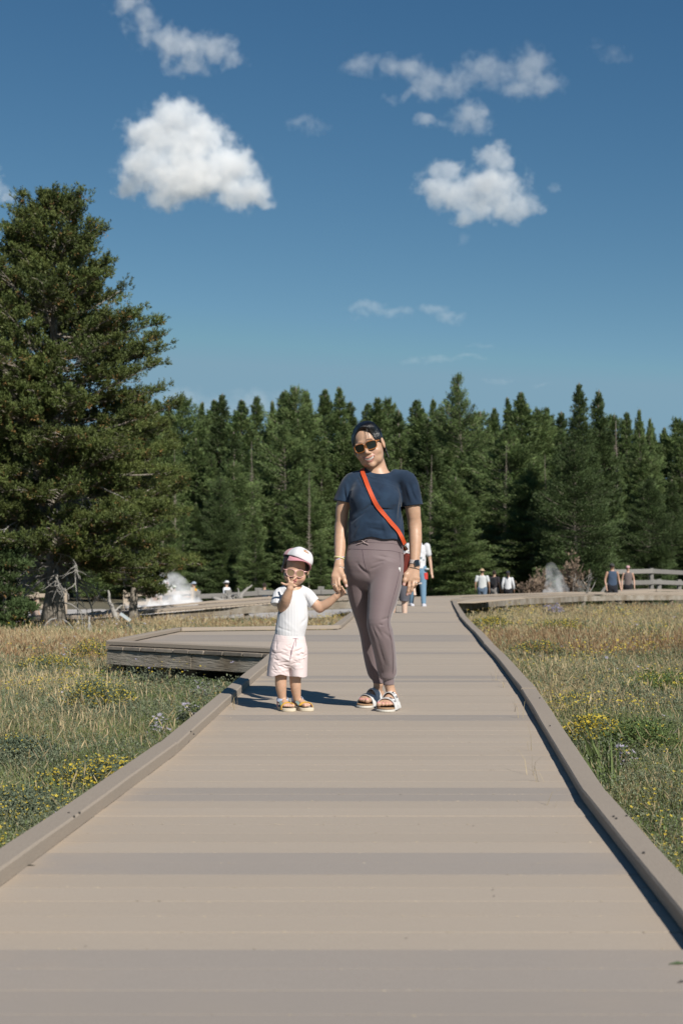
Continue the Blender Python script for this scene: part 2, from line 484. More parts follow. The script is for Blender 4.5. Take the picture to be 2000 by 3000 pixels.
# ---------------------------------------------------------------- clouds: real volumes 1.2 km away
CD = 1200.0
PXM = CD / F                      # metres per photo pixel out there
def cloud(blobs, dens, soft, amp, nscale, label, depth=0.7, seed=0, name='cloud', grey=0.0, wisp=0.0):
    """blobs: (px, py, rx, ry) in photo pixels"""
    cx = sum(b[0] for b in blobs) / len(blobs); cy = sum(b[1] for b in blobs) / len(blobs)
    org = P(cx, cy, CD)
    B = []
    for k, (px, py, rx, ry) in enumerate(blobs):
        p = P(px, py, CD) - org
        rd = math.sqrt(rx * ry)
        B.append((p[0], (((k * 37) % 11) / 11 - 0.5) * rd * 0.5 * PXM, p[2], rx * PXM, rd * depth * PXM, ry * PXM))
    g = 1.20
    lo = np.min([np.array(b[:3]) - np.array(b[3:]) * (g + .1) for b in B], axis=0)
    hi = np.max([np.array(b[:3]) + np.array(b[3:]) * (g + .1) for b in B], axis=0)
    fld = Field(lo, hi, max((hi - lo)) / 44)
    for b in B: fld.ell(b[:3], tuple(np.array(b[3:]) * g), k=2.0)
    V, Q = fld.mesh()
    m = bpy.data.materials.new(name + '_vapour'); m.use_nodes = True
    N, L = m.node_tree.nodes, m.node_tree.links
    N.clear()
    out = N.new('ShaderNodeOutputMaterial')
    pv = N.new('ShaderNodeVolumeScatter')
    pv.inputs['Color'].default_value = (0.90, 0.935, 0.97, 1)
    pv.inputs['Anisotropy'].default_value = -0.25
    tc = N.new('ShaderNodeTexCoord')
    def nz(sc_, det, rough, amp_):
        t = N.new('ShaderNodeTexNoise'); t.inputs['Scale'].default_value = sc_; t.inputs['Detail'].default_value = det
        t.inputs['Roughness'].default_value = rough
        ad = N.new('ShaderNodeVectorMath'); ad.inputs[1].default_value = (seed * 31.7, seed * 11.3, seed * 5.1)
        L.new(tc.outputs['Object'], ad.inputs[0]); L.new(ad.outputs[0], t.inputs[0])
        s_ = N.new('ShaderNodeVectorMath'); s_.operation = 'SUBTRACT'; s_.inputs[1].default_value = (.5, .5, .5)
        L.new(t.outputs['Color'], s_.inputs[0])
        k_ = N.new('ShaderNodeVectorMath'); k_.operation = 'SCALE'; k_.inputs['Scale'].default_value = amp_
        L.new(s_.outputs[0], k_.inputs[0])
        return k_.outputs[0], t.outputs[0]
    w1, _ = nz(nscale, 4, 0.55, amp)
    ad = N.new('ShaderNodeVectorMath'); L.new(tc.outputs['Object'], ad.inputs[0]); L.new(w1, ad.inputs[1])
    cur = None
    for b in B:
        s_ = N.new('ShaderNodeVectorMath'); s_.operation = 'SUBTRACT'; s_.inputs[1].default_value = b[:3]
        L.new(ad.outputs[0], s_.inputs[0])
        v = N.new('ShaderNodeVectorMath'); v.operation = 'DIVIDE'; v.inputs[1].default_value = b[3:]
        L.new(s_.outputs[0], v.inputs[0])
        ln = N.new('ShaderNodeVectorMath'); ln.operation = 'LENGTH'; L.new(v.outputs[0], ln.inputs[0])
        if cur is None: cur = ln.outputs['Value']
        else:
            mn = N.new('ShaderNodeMath'); mn.operation = 'SMOOTH_MIN'; mn.inputs[2].default_value = 0.25
            L.new(cur, mn.inputs[0]); L.new(ln.outputs['Value'], mn.inputs[1]); cur = mn.outputs[0]
    _, n2 = nz(nscale * 2.4, 9, 0.68, 1)
    er = N.new('ShaderNodeMath'); er.operation = 'MULTIPLY_ADD'; er.inputs[1].default_value = 2.0 + wisp; er.inputs[2].default_value = -(2.0 + wisp) * 0.5
    L.new(n2, er.inputs[0])
    sm = N.new('ShaderNodeMath'); sm.operation = 'ADD'; L.new(cur, sm.inputs[0]); L.new(er.outputs[0], sm.inputs[1])
    mr = N.new('ShaderNodeMapRange'); mr.interpolation_type = 'SMOOTHSTEP'
    mr.inputs[1].default_value = 1.02; mr.inputs[2].default_value = 1.02 - soft * 1.15
    mr.inputs[3].default_value = 0.0; mr.inputs[4].default_value = dens
    L.new(sm.outputs[0], mr.inputs[0]); L.new(mr.outputs[0], pv.inputs['Density'])
    L.new(pv.outputs[0], out.inputs['Volume'])
    o = mesh_np(name, V, Q, m)
    o.location = org
    tag(o, label, 'cloud', 'clouds in the sky')
    return o
SC.cycles.volume_step_rate = 1.0
SC.cycles.volume_max_steps = 256
CL = [
 dict(blobs=[(510, 345, 95, 62), (470, 400, 115, 80), (570, 400, 120, 80), (440, 490, 100, 70), (560, 500, 170, 90), (660, 480, 100, 90), (720, 560, 85, 70), (485, 570, 60, 60), (390, 545, 60, 35), (780, 600, 45, 22)],
      dens=0.069, soft=0.43, amp=27, nscale=0.03, label='large white cumulus cloud, the biggest and lowest one left of the middle', seed=1),
 dict(blobs=[(375, 20, 75, 42), (420, 65, 60, 45), (470, 110, 80, 48), (560, 140, 100, 58), (640, 150, 80, 42), (560, 190, 80, 38), (690, 185, 45, 22), (490, 160, 40, 35)],
      dens=0.030, soft=0.69, amp=42, nscale=0.035, label='thin grey slanting cloud at the top edge left of the middle', seed=2, wisp=0.5),
 dict(blobs=[(1060, 195, 75, 26), (1180, 205, 90, 42), (1260, 235, 80, 52), (1420, 215, 90, 60), (1330, 240, 90, 55), (1540, 200, 75, 72), (1590, 245, 65, 55), (1490, 260, 90, 40)],
      dens=0.023, soft=0.69, amp=37, nscale=0.035, label='long ragged cloud high on the right, widest of the right ones', seed=3, wisp=0.5),
 dict(blobs=[(1370, 340, 75, 42), (1340, 370, 60, 30), (1410, 370, 55, 28), (1250, 355, 35, 28)],
      dens=0.028, soft=0.56, amp=27, nscale=0.04, label='small round cloud between the two larger clouds on the right', seed=4, wisp=0.3),
 dict(blobs=[(1445, 465, 62, 48), (1485, 485, 45, 35), (1300, 500, 85, 38), (1330, 570, 110, 62), (1440, 560, 120, 80), (1500, 600, 90, 58), (1400, 625, 90, 40), (1280, 545, 60, 40)],
      dens=0.044, soft=0.45, amp=27, nscale=0.035, label='white two-humped cloud right of the middle, lowest of the right ones', seed=5, wisp=0.1),
 dict(blobs=[(1190, 282, 40, 20), (1150, 288, 30, 22)], dens=0.023, soft=0.69, amp=27, nscale=0.05, label='tiny wisp just under the left end of the long ragged cloud', seed=6, wisp=0.3),
 dict(blobs=[(905, 370, 50, 34), (870, 360, 35, 24), (950, 375, 35, 20)], dens=0.014, soft=0.84, amp=32, nscale=0.05, label='faint wisp of cloud alone at the centre of the sky', seed=7, wisp=0.8),
 dict(blobs=[(1085, 905, 75, 26), (1150, 918, 75, 20), (1055, 925, 40, 16)], dens=0.022, soft=0.84, amp=25, nscale=0.045, label='low thin cloud above the woman, left of its twin', seed=8, wisp=0.4),
 dict(blobs=[(1270, 910, 55, 22), (1310, 930, 50, 22), (1330, 940, 28, 14)], dens=0.027, soft=0.84, amp=22, nscale=0.045, label='low slanting cloud right of its thin twin above the trees', seed=9, wisp=0.4),
 dict(blobs=[(1210, 1060, 50, 12), (1290, 1054, 70, 12), (1370, 1046, 70, 9)], dens=0.019, soft=0.84, amp=15, nscale=0.05, label='long flat streak of cloud just above the treetops', seed=10, wisp=0.3),
 dict(blobs=[(1410, 1015, 42, 9), (1380, 1018, 25, 7)], dens=0.016, soft=0.84, amp=12, nscale=0.06, label='short flat streak of cloud above the long streak', seed=11, wisp=0.3),
 dict(blobs=[(1460, 1118, 60, 9), (1580, 1126, 45, 8)], dens=0.014, soft=0.84, amp=12, nscale=0.06, label='lowest faint streak of cloud right of the tallest far pine', seed=12, wisp=0.3),
 dict(blobs=[(1622, 550, 24, 20)], dens=0.028, soft=0.84, amp=12, nscale=0.07, label='small puff of cloud right of the two-humped cloud', seed=13, wisp=0.3),
 dict(blobs=[(1356, 705, 20, 24)], dens=0.015, soft=0.84, amp=12, nscale=0.07, label='faint puff under the two-humped cloud', seed=14, wisp=0.5),
 dict(blobs=[(20, 590, 45, 26), (-20, 560, 60, 40), (0, 492, 24, 20)], dens=0.030, soft=0.69, amp=25, nscale=0.05, label='small cloud at the left edge beside the big pine top', seed=15, wisp=0.4),
 dict(blobs=[(1790, 165, 60, 24), (1740, 135, 25, 20)], dens=0.010, soft=0.84, amp=32, nscale=0.05, label='faint wisp high at the right edge of the sky', seed=16, wisp=0.8),
 dict(blobs=[(740, 1180, 110, 45), (640, 1200, 100, 40), (850, 1195, 90, 30), (540, 1170, 90, 40)], dens=.5 * 0.022, soft=0.69, amp=25, nscale=0.04, label='pale cloud bank behind the treetops left of the middle', seed=17, wisp=0.2),
]
for c_ in CL: cloud(**c_)

# ---------------------------------------------------------------- heights
def zdk(d): return np.interp(d, [12, 31, 41, 60], [0, -.18, -.25, -.38])     # deck of the main boardwalk
def zg(x, y):                                                                # the ground
    x = np.asarray(x, float); y = np.asarray(y, float)
    a = np.interp(y, [0, 14, 30, 41, 60, 80, 110, 190, 260, 3000], [-.34, -.40, -.70, -1.06, -1.50, -1.85, -1.8, .6, 2.5, 2.5])
    b = np.interp(y, [0, 14, 30, 41, 60, 80, 110, 190, 260, 3000], [-.33, -.36, -.60, -.80, -1.2, -1.75, -1.8, .6, 2.5, 2.5])
    w = np.clip((x + 1) / 5, 0, 1)
    z = a * (1 - w) + b * w
    am = np.clip(np.maximum(np.abs(x) - .9, 0) / 1.5, 0.25, 1)
    return z + am * (0.035 * np.sin(x * 1.7 + .6 * y) * np.cos(y * 1.1 - .4 * x) + 0.02 * np.sin(3.9 * x - 2.3 * y))
RI = np.array([(0.735, 0.6), (0.742, 2.4), (0.748, 3.15), (0.751, 3.27), (0.758, 3.48), (0.765, 3.68), (0.778, 3.95), (0.798, 4.23), (0.808, 4.55), (0.821, 4.9), (0.841, 5.25), (0.873, 5.62), (0.915, 6.1), (0.961, 6.73), (1.024, 7.69), (1.068, 8.4), (1.119, 8.97), (1.191, 10.25), (1.265, 11.75), (1.331, 12.94), (1.419, 14.66), (1.545, 16.6), (1.62, 18.2), (1.832, 21.98), (2.15, 26.8), (2.623, 33.95), (2.82, 36.6)])
RI = RI * 1.0166
RO = RI + np.stack([np.interp(RI[:, 1], [3, 6, 8.5, 9, 14, 36], [.086, .082, .105, .092, .09, .115]), np.zeros(len(RI))], 1)
LI = np.array([(-1.03, 0.6), (-0.905, 3.2), (-0.879, 3.69), (-0.802, 4.48), (-0.729, 5.65), (-0.684, 7.0), (-0.646, 8.43), (-0.616, 9.43), (-0.561, 11.03), (-0.50, 12.95)])
LO = LI + np.array((-0.085, 0))
LI2 = np.array([(-0.01, 18.42), (.10, 20.8), (.235, 24.0), (.57, 29), (.93, 34), (1.35, 40.6)])
LO2 = LI2 + np.array((-0.11, 0))
PF = np.array([(-.52, 12.78), (-2.36, 14.30)])            # platform front edge, outer
PB = np.array([(-2.36, 14.38), (-2.05, 17.75), (-.06, 18.5)])
def XR(y): return np.interp(y, RO[:, 1], RO[:, 0]) - .01
def XL(y):
    y = np.asarray(y, float)
    a = np.interp(y, LO[:, 1], LO[:, 0]) + .01
    b = np.interp(y, [12.78, 14.30, 17.9, 18.5], [-.52, -2.36, -2.05, -.06])
    c_ = np.interp(y, LO2[:, 1], LO2[:, 0]) + .01
    return np.where(y < 12.78, a, np.where(y < 18.5, b, c_))
BR = [(2.86, 35.6, -.215), (3.5, 38.6, -.25), (5.6, 47, -.42), (10.2, 57, -.55), (16, 62, -.66), (26, 67, -.78)]   # right branch, near edge
BL = [(1.36, 40.9, -.26), (-1.0, 41, -.32), (-3.2, 39.5, -.45), (-6.5, 38, -.68), (-9, 38.5, -.8), (-15, 40.5, -.95)]   # left branch, near edge
def near_path(x, y, pl, w0, w1):
    """True inside a band on the far side (towards +y) of polyline pl"""
    pl = np.array(pl); 
    o = np.argsort(pl[:, 0])
    yy = np.interp(x, pl[o, 0], pl[o, 1])
    ins = (x > pl[:, 0].min() - .5) & (x < pl[:, 0].max() + .5)
    return ins & (y > yy - w0) & (y < yy + w1)
def on_deck(x, y, m=.06):
    return ((x > XL(y) - m) & (x < XR(y) + m) & (y < 42)) | near_path(x, y, BR, .15, 2.4) | near_path(x, y, BL, .15, 2.4)

# ---------------------------------------------------------------- materials of the setting
M_ground = mat('ground', (.16, .135, .085), .95, noise=[(0.6, .8, (.085, .09, .045), 4, (1, 1, 1)), (9, .6, (.24, .20, .13), 6, (1, 1, 1)), (60, .5, (.05, .045, .03), 4, (1, 1, 1))], bump=(30, .6, .02, (1, 1, 1)))
M_sinter = mat('pale_ground', (.52, .49, .46), .95, noise=[(1.2, .7, (.40, .37, .34), 5, (1, 1, 1))], bump=(12, .4, .02, (1, 1, 1)))
def deck_mat(name, c1, c2, scale=1.0):
    m = mat(name, c1, .78, spec=.3, noise=[(3.0, .55, c2, 3, (.25, 1, 1)), (.7, .55, tuple(k * .88 for k in c1), 4, (1, .8, 1)), (60, .35, tuple(min(1, k * 1.13) for k in c1), 3, (.25, 3, 1)), (260, .65, tuple(k * .78 for k in c1), 3, (1, 1, 1)), (900, .35, tuple(min(1, k * 1.5) for k in c1), 2, (1, 1, 1))],
            bump=(300, .3, .0010, (.25, 1.6, 1)))
    N, L = m.node_tree.nodes, m.node_tree.links; b = N['Principled BSDF']
    src = b.inputs['Base Color'].links[0].from_socket
    at = N.new('ShaderNodeAttribute'); at.attribute_name = 'tone'; sp = N.new('ShaderNodeSeparateColor'); L.new(at.outputs['Color'], sp.inputs[0])
    mr = N.new('ShaderNodeMapRange'); mr.inputs[3].default_value = .87; mr.inputs[4].default_value = 1.13; L.new(sp.outputs[0], mr.inputs[0])
    sc = N.new('ShaderNodeVectorMath'); sc.operation = 'SCALE'; L.new(src, sc.inputs[0]); L.new(mr.outputs[0], sc.inputs['Scale'])
    tc = N.new('ShaderNodeTexCoord'); nz = N.new('ShaderNodeTexNoise'); nz.inputs['Scale'].default_value = 7; nz.inputs['Detail'].default_value = 6; L.new(tc.outputs['Object'], nz.inputs[0])
    ad = N.new('ShaderNodeMath'); ad.operation = 'MULTIPLY_ADD'; ad.inputs[1].default_value = 1.6; ad.inputs[2].default_value = -.45; L.new(nz.outputs[0], ad.inputs[0])
    m3 = N.new('ShaderNodeMath'); m3.operation = 'MULTIPLY'; m3.use_clamp = True; L.new(sp.outputs[1], m3.inputs[0]); L.new(ad.outputs[0], m3.inputs[1])
    m4 = N.new('ShaderNodeMath'); m4.operation = 'MULTIPLY'; m4.use_clamp = True; m4.inputs[1].default_value = 1.5; L.new(m3.outputs[0], m4.inputs[0])
    mx = N.new('ShaderNodeMix'); mx.data_type = 'RGBA'; L.new(m4.outputs[0], mx.inputs[0]); L.new(sc.outputs[0], mx.inputs[6]); mx.inputs[7].default_value = (.49 / EXPO, .385 / EXPO, .28 / EXPO, 1)
    L.new(mx.outputs[2], b.inputs['Base Color'])
    return m
M_deck = deck_mat('composite_board', (.435, .368, .298), (.395, .337, .276))
M_grey = deck_mat('grey_board', (.348, .306, .268), (.325, .287, .252))
M_kerb = mat('kerb_board', (.375, .318, .256), .8, spec=.3, tone=.15, noise=[(2.0, .6, (.325, .272, .218), 4, (1, .3, 1)), (60, .45, (.26, .215, .175), 5, (5, .5, 5)), (300, .3, (.42, .36, .30), 2, (1, 1, 1))], bump=(90, .5, .002, (4, .3, 4)))
M_beam = mat('weathered_beam', (.34, .28, .205), .9, spec=.2, tone=.3, noise=[(1.5, .7, (.24, .195, .14), 4, (1, 1, 1)), (16, .85, (.11, .09, .065), 6, (.3, .6, 7)), (2.2, .8, (.42, .39, .34), 3, (1.5, 1, 1))], bump=(16, .9, .02, (.3, .6, 7)))
M_endb = mat('board_ends', (.26, .225, .185), .85, tone=.35, noise=[(14, .6, (.14, .12, .10), 4, (1, 1, 1))])
M_rail = mat('grey_rail_wood', (.24, .228, .21), .85, tone=.3, noise=[(8, .7, (.15, .14, .125), 5, (.3, 1, 4)), (50, .5, (.32, .31, .29), 3, (.2, 1, 5))], bump=(30, .6, .01, (.3, 1, 5)))
M_railtan = mat('tan_rail_wood', (.47, .39, .30), .85, tone=.25, noise=[(8, .6, (.36, .29, .22), 5, (.3, 1, 4))], bump=(30, .6, .01, (.3, 1, 5)))
M_dark = mat('dark_gap', (.03, .027, .023), .95)

# ---------------------------------------------------------------- ground: one sheet to the horizon
def axis_pts(a, b, fine, grow, end):
    p = list(np.arange(a, b + 1e-6, fine)); s = fine; q = b
    while q < end: s *= grow; q += s; p.append(q)
    s = fine; q = a; n = []
    while q > -end: s *= grow; q -= s; n.append(q)
    return np.array(n[::-1] + p)
gx = axis_pts(-14, 14, .28, 1.13, 3500); gy = axis_pts(-2, 70, .35, 1.13, 3500)
GX, GY = np.meshgrid(gx, gy, indexing='ij')
i, j = np.meshgrid(np.arange(len(gx) - 1), np.arange(len(gy) - 1), indexing='ij')
nq = len(gy)
Qg = np.stack([i * nq + j, (i + 1) * nq + j, (i + 1) * nq + j + 1, i * nq + j + 1], -1).reshape(-1, 4)
gzz = zg(GX, GY)
ground = mesh_np('ground', np.stack([GX, GY, gzz], -1).reshape(-1, 3), Qg, M_ground)
tag(ground, 'dry meadow soil under the grass', None, None, 'structure')
# pale mineral ground round the vents on the left
th = np.linspace(0, 2 * np.pi, 60, endpoint=False)
rr = np.linspace(0, 1, 14)
V = [(0, 0)]
for r in rr[1:]:
    for t in th:
        k = 1 + .12 * math.sin(3 * t) + .08 * math.sin(7 * t + 1)
        V.append((r * k * math.cos(t), r * k * math.sin(t)))
V = np.array(V)
T = [(0, 1 + k, 1 + (k + 1) % 60) for k in range(60)]
Qd = [(1 + a * 60 + k, 1 + (a + 1) * 60 + k, 1 + (a + 1) * 60 + (k + 1) % 60, 1 + a * 60 + (k + 1) % 60) for a in range(len(rr) - 2) for k in range(60)]
def pale(cx, cy, rx, ry):
    x = cx + V[:, 0] * rx; y = cy + V[:, 1] * ry
    return mesh_np('pale_ground', np.stack([x, y, zg(x, y) + .13], 1), [np.array(Qd), np.array(T)], M_sinter)
tag(pale(-8.5, 55, 13, 11), 'bare pale mineral crust behind the left boardwalk', None, None, 'structure')

# ---------------------------------------------------------------- boardwalk
rs = np.random.RandomState(4)
bw = empty('boardwalk', (0, 0, 0), 'tan composite boardwalk with low kerbs running up the middle to a junction', None, None, 'structure')
PITCHB, GAP, TH = .1455, .0046, .035
GREYS = [(2.0, 3.12), (3.80, 4.09), (5.03, 5.33), (7.50, 7.80), (9.80, 9.95), (10.15, 10.3), (12.9, 13.1), (15.2, 16.9), (21, 21.4), (26, 26.6)]
dk, dg_ = [], []
y = .55 + (3.095 - .55) % PITCHB
while y < 41.5:
    y0, y1 = y + GAP / 2, y + PITCHB - GAP / 2
    c = (y0 + y1) / 2
    xa, xb, xc, xd = XL(y0), XR(y0), XR(y1), XL(y1)
    if y0 < 12.78 < y1: xa = XL(12.7); xd = XL(12.7)
    if y0 < 18.5 < y1: xa = xd = float(XL(18.6))
    if c > 35.9: xb = xc = 3.4 + (c - 36) * .35
    dz = rs.uniform(-.0010, .0010); z0, z1 = zdk(y0) + dz, zdk(y1) + dz
    ns = 16; u = np.linspace(0, 1, ns + 1)
    if c < 14: u = .5 + .5 * np.sign(u - .5) * np.abs(2 * u - 1) ** .7
    f0 = np.stack([xa + (xb - xa) * u, np.full(ns + 1, y0), np.full(ns + 1, z0)], 1); f1 = np.stack([xd + (xc - xd) * u, np.full(ns + 1, y1), np.full(ns + 1, z1)], 1)
    Vb = np.concatenate([f0, f1, f0 - (0, 0, TH), f1 - (0, 0, TH)]); n_ = ns + 1
    Qb = [(k, k + 1, n_ + k + 1, n_ + k) for k in range(ns)] + [(2 * n_ + k, 2 * n_ + k + 1, k + 1, k) for k in range(ns)] + [(n_ + k, n_ + k + 1, 3 * n_ + k + 1, 3 * n_ + k) for k in range(ns)] + [(0, n_, 3 * n_, 2 * n_), (ns, 2 * n_ + ns, 3 * n_ + ns, n_ + ns)]
    grey = any(a < c < b_ for a, b_ in GREYS)
    xx = np.concatenate([f0, f1])[:, 0]; w_ = xb - xa
    edge = np.maximum(np.exp(-(xx - xa) / .17), .8 * np.exp(-(xb - xx) / .12)) * rs.uniform(.6, 1.1)
    dust = np.clip(edge + rs.normal(0, .04, len(xx)), 0, 1); dust = np.concatenate([dust, dust])
    tn = rs.uniform(.36, .64)
    (dg_ if grey else dk).append((Vb, np.array(Qb), np.stack([np.full(len(Vb), tn), dust, np.zeros(len(Vb))], 1)))
    y += PITCHB
gp = MB()
yy0 = np.arange(.6, 41.2, .4)
for a, b_ in zip(yy0[:-1], yy0[1:]):
    e = .03
    gp.add([(float(XL(a)) + e, a, zdk(a) - .0075), (float(XR(a)) - e, a, zdk(a) - .0075), (float(XR(b_)) - e, b_, zdk(b_) - .0075), (max(float(XL(a)), float(XL(b_))) + e, b_, zdk(b_) - .0075)], [(0, 1, 2, 3)])
gp.build('dark_sheet_in_gaps', mat('dark_sheet_sand', (.09, .075, .06), .95, noise=[(25, .8, (.26, .22, .17), 3, (1, 1, 1))]), bw)  # dark sheet added to cover sunlit board sides in the gaps, mottled with sand
def join(L_, nm, m_):
    n = 0; V, Q, K_ = [], [], []
    for v, q, k_ in L_: V.append(v); Q.append(q + n); K_.append(k_); n += len(v)
    return mesh_np(nm, np.concatenate(V), np.concatenate(Q), m_, bw, False, col=np.concatenate(K_))
join(dk, 'deck', M_deck); join(dg_, 'grey_deck_boards', M_grey)
# sand and dust caught in the gaps
sd_ = MB()
for k in range(1500):
    yb = .55 + (3.095 - .55) % PITCHB + PITCHB * rs.randint(12, 60)
    x = rs.uniform(float(XL(yb)) + .1, float(XR(yb)) - .1); r = rs.uniform(.0006, .0016)
    if yb > 12.6: continue
    yb += rs.normal() * .004
    sd_.box((x, yb, zdk(yb) + r * .4), (r * rs.uniform(1, 5), r, r), rz=rs.uniform(-.5, .5), tone=rs.uniform(.2, .9))
sd_.build('grit', mat('sand_grit', (.46, .39, .29), .95, tone=.4), bw)['kind'] = 'stuff'
def kerb(name, I, O, zf, h=.052, z0=.012, step=.22, mat_=None, parent=None, wob=.004, seed=1):
    """low timber kerb between an inner and an outer line"""
    I, O = np.array(I, float), np.array(O, float)
    n = max(4, int(np.linalg.norm(np.diff(I, axis=0), axis=1).sum() / step))
    I, O = resample(I, n), resample(O, n)
    for _ in range(1):
        I[1:-1] = .25 * I[:-2] + .5 * I[1:-1] + .25 * I[2:]; O[1:-1] = .25 * O[:-2] + .5 * O[1:-1] + .25 * O[2:]
    r = np.random.RandomState(seed); w = r.normal(size=n) * wob
    w = np.convolve(w, [.2, .3, .3, .2], 'same')
    zi = np.array([zf(p) for p in I]); zo = np.array([zf(p) for p in O])
    b = .006
    dirv = (O - I) / np.linalg.norm(O - I, axis=1)[:, None]
    rows = []
    rows.append(np.c_[I, zi + z0]); rows.append(np.c_[I, zi + h - b + w]); rows.append(np.c_[I + dirv * b, zi + h + w])
    rows.append(np.c_[O - dirv * b, zo + h + w]); rows.append(np.c_[O, zo + h - b + w]); rows.append(np.c_[O, zo + z0])
    V = np.stack(rows, 1).reshape(-1, 3); m = 6
    Q = [(a * m + k, a * m + (k + 1) % m, (a + 1) * m + (k + 1) % m, (a + 1) * m + k) for a in range(n - 1) for k in range(m)]
    mb = MB(); mb.add(V, Q, [(0, 1, 2), (0, 2, 3), (0, 3, 4), (0, 4, 5)] + [((n - 1) * m, (n - 1) * m + 2, (n - 1) * m + 1), ((n - 1) * m, (n - 1) * m + 3, (n - 1) * m + 2), ((n - 1) * m, (n - 1) * m + 4, (n - 1) * m + 3), ((n - 1) * m, (n - 1) * m + 5, (n - 1) * m + 4)])
    o = mb.build(name, mat_ or M_kerb, parent)
    return o
zf = lambda p: float(zdk(p[1]))
def split(I, O, ys, straight=False):
    """cut a long kerb into boards that butt end to end"""
    out = []
    for a, b in zip(ys[:-1], ys[1:]):
        if straight: f = lambda L: np.array([(np.interp(a, L[:, 1], L[:, 0]) + (np.interp(b, L[:, 1], L[:, 0]) - np.interp(a, L[:, 1], L[:, 0])) * (t - a) / (b - a), t) for t in np.linspace(a + .004, b - .004, max(3, int((b - a) / .35)))])
        else: f = lambda L: np.array([(np.interp(t, L[:, 1], L[:, 0]), t) for t in np.linspace(a + .003, b - .003, max(3, int((b - a) / .35)))])
        out.append((f(I), f(O)))
    return out
for k, (I, O) in enumerate(split(RI, RO, [.6, 3.05, 4.95, 8.86, 11.4, 14.0, 16.8, 19.6, 22.4, 26, 29, 32, 37.1], True)): kerb('kerb', I, O, zf, h=.041 + .003 * (k % 2), z0=.006, parent=bw, seed=k)
for k, (I, O) in enumerate(split(LI, LO, [.6, 3.3, 6.2, 9.3, 12.9], True)): kerb('kerb', I, O, zf, h=.047, z0=.002, parent=bw, seed=k + 20)
for k, (I, O) in enumerate(split(LI2, LO2, [18.5, 24.0, 29.5, 35, 40.6])): kerb('kerb', I, O, zf, h=.056, parent=bw, seed=k + 30)
pin = lambda P_, d: np.array(P_) + d
kerb('kerb', [(-.50, 12.98), (-2.24, 14.42)], [(-.52, 12.80), (-2.36, 14.31)], zf, parent=bw, seed=41)
kerb('kerb', [(-2.25, 14.50), (-1.99, 17.72)], [(-2.36, 14.36), (-2.08, 17.80)], zf, parent=bw, seed=42)
kerb('kerb', [(-1.98, 17.68), (-.03, 18.36)], [(-2.05, 17.83), (-.07, 18.52)], zf, parent=bw, seed=43)
sc_m = MB()
for px, py in ((202, 2381), (218, 2391), (234, 2380), (1796, 2391), (1804, 2397), (1834, 2389), (1884, 2497), (1610, 2125), (1580, 2044), (560, 2142), (568, 2150), (880, 1846), (1428, 1905), (1342, 1800)):
    q = G(px, py, .046 if py > 2000 else (lambda d: float(zdk(d)) + .05)); r_ = .0036 if py > 2000 else .007
    sc_m.tube([q - (0, 0, .004), q + (0, 0, .0016)], r_, 8)
sc_m.build('screw_heads', mat('dark_screw', (.05, .045, .04), .5), bw)['kind'] = 'stuff'
# side beams (fascia) under the deck edges
def fascia(pl, zf, top=-.042, h=.145, th=.05, name='side_beam', parent=bw, mt=None, inset=.03):
    mb = MB(); pl = [np.array(p[:2], float) for p in pl]
    for a, b in zip(pl[:-1], pl[1:]):
        za, zb = zf(a), zf(b)
        mb.beam((*a, za + top - h / 2), (*b, zb + top - h / 2), th, h, bev=.006, tone=rs.uniform(.3, .7))
    return mb.build(name, mt or M_beam, parent)
fascia([(-.55, 12.84), (-1.4, 13.54)], zf); fascia([(-1.405, 13.545), (-2.335, 14.31)], zf)
be = MB(); L_ = np.linalg.norm(np.array(PF[1]) - PF[0]); ux = (PF[1] - PF[0]) / L_; k = 0.0; nn_ = np.array((-ux[1], ux[0])); nn_ = nn_ if nn_[1] < 0 else -nn_
while k < L_ - .05:
    w_ = min(rs.uniform(.20, .27), L_ - k); a_ = PF[0] + ux * (k + .004) + nn_ * rs.uniform(-.004, .008); b_ = PF[0] + ux * (k + w_ - .010) + nn_ * rs.uniform(-.004, .008)
    be.beam((*a_, zf(a_) - .0195), (*b_, zf(b_) - .0195), .03, .033, bev=.003, tone=rs.uniform(.0, 1)); k += w_
be.build('board_ends', M_endb, bw)
fascia([(-2.33, 14.40), (-2.03, 17.75)], zf)
for a, b in ((1, 4.4), (4.41, 8.6), (8.61, 12.7)): fascia([(float(XL(a)) + .03, a), (float(XL(b)) + .03, b)], zf)
for a, b in ((1, 4.4), (4.41, 8.6), (8.61, 14), (14.01, 20), (20.01, 27), (27.01, 36)): fascia([(float(XR(a)) - .03, a), (float(XR((a + b) / 2)) - .03, (a + b) / 2), (float(XR(b)) - .03, b)], zf)
fascia([(.0, 18.6), (.15, 23.9), (.84, 33.9), (1.25, 40.6)], zf)
pp = MB()
for x, y in ((-2.28, 14.36), (-1.5, 13.85), (-.8, 13.25), (-2.1, 16), (-2.0, 17.6)):
    g0 = float(zg(x, y)); pp.box((x + .03, y + .07, (g0 - .06 - .18) / 2), (.13, .13, abs(g0 - .06 + .18)), bev=.008, tone=rs.uniform(.2, .6))
for y in np.arange(2, 35, 2.4):
    for x in (float(XL(y)) + .25, float(XR(y)) - .25):
        g0 = float(zg(x, y)); z1 = float(zdk(y)) - .19
        pp.box((x, y, (g0 - .1 + z1) / 2), (.12, .12, z1 - g0 + .1), tone=.4)
pp.build('support_posts', M_beam, bw)
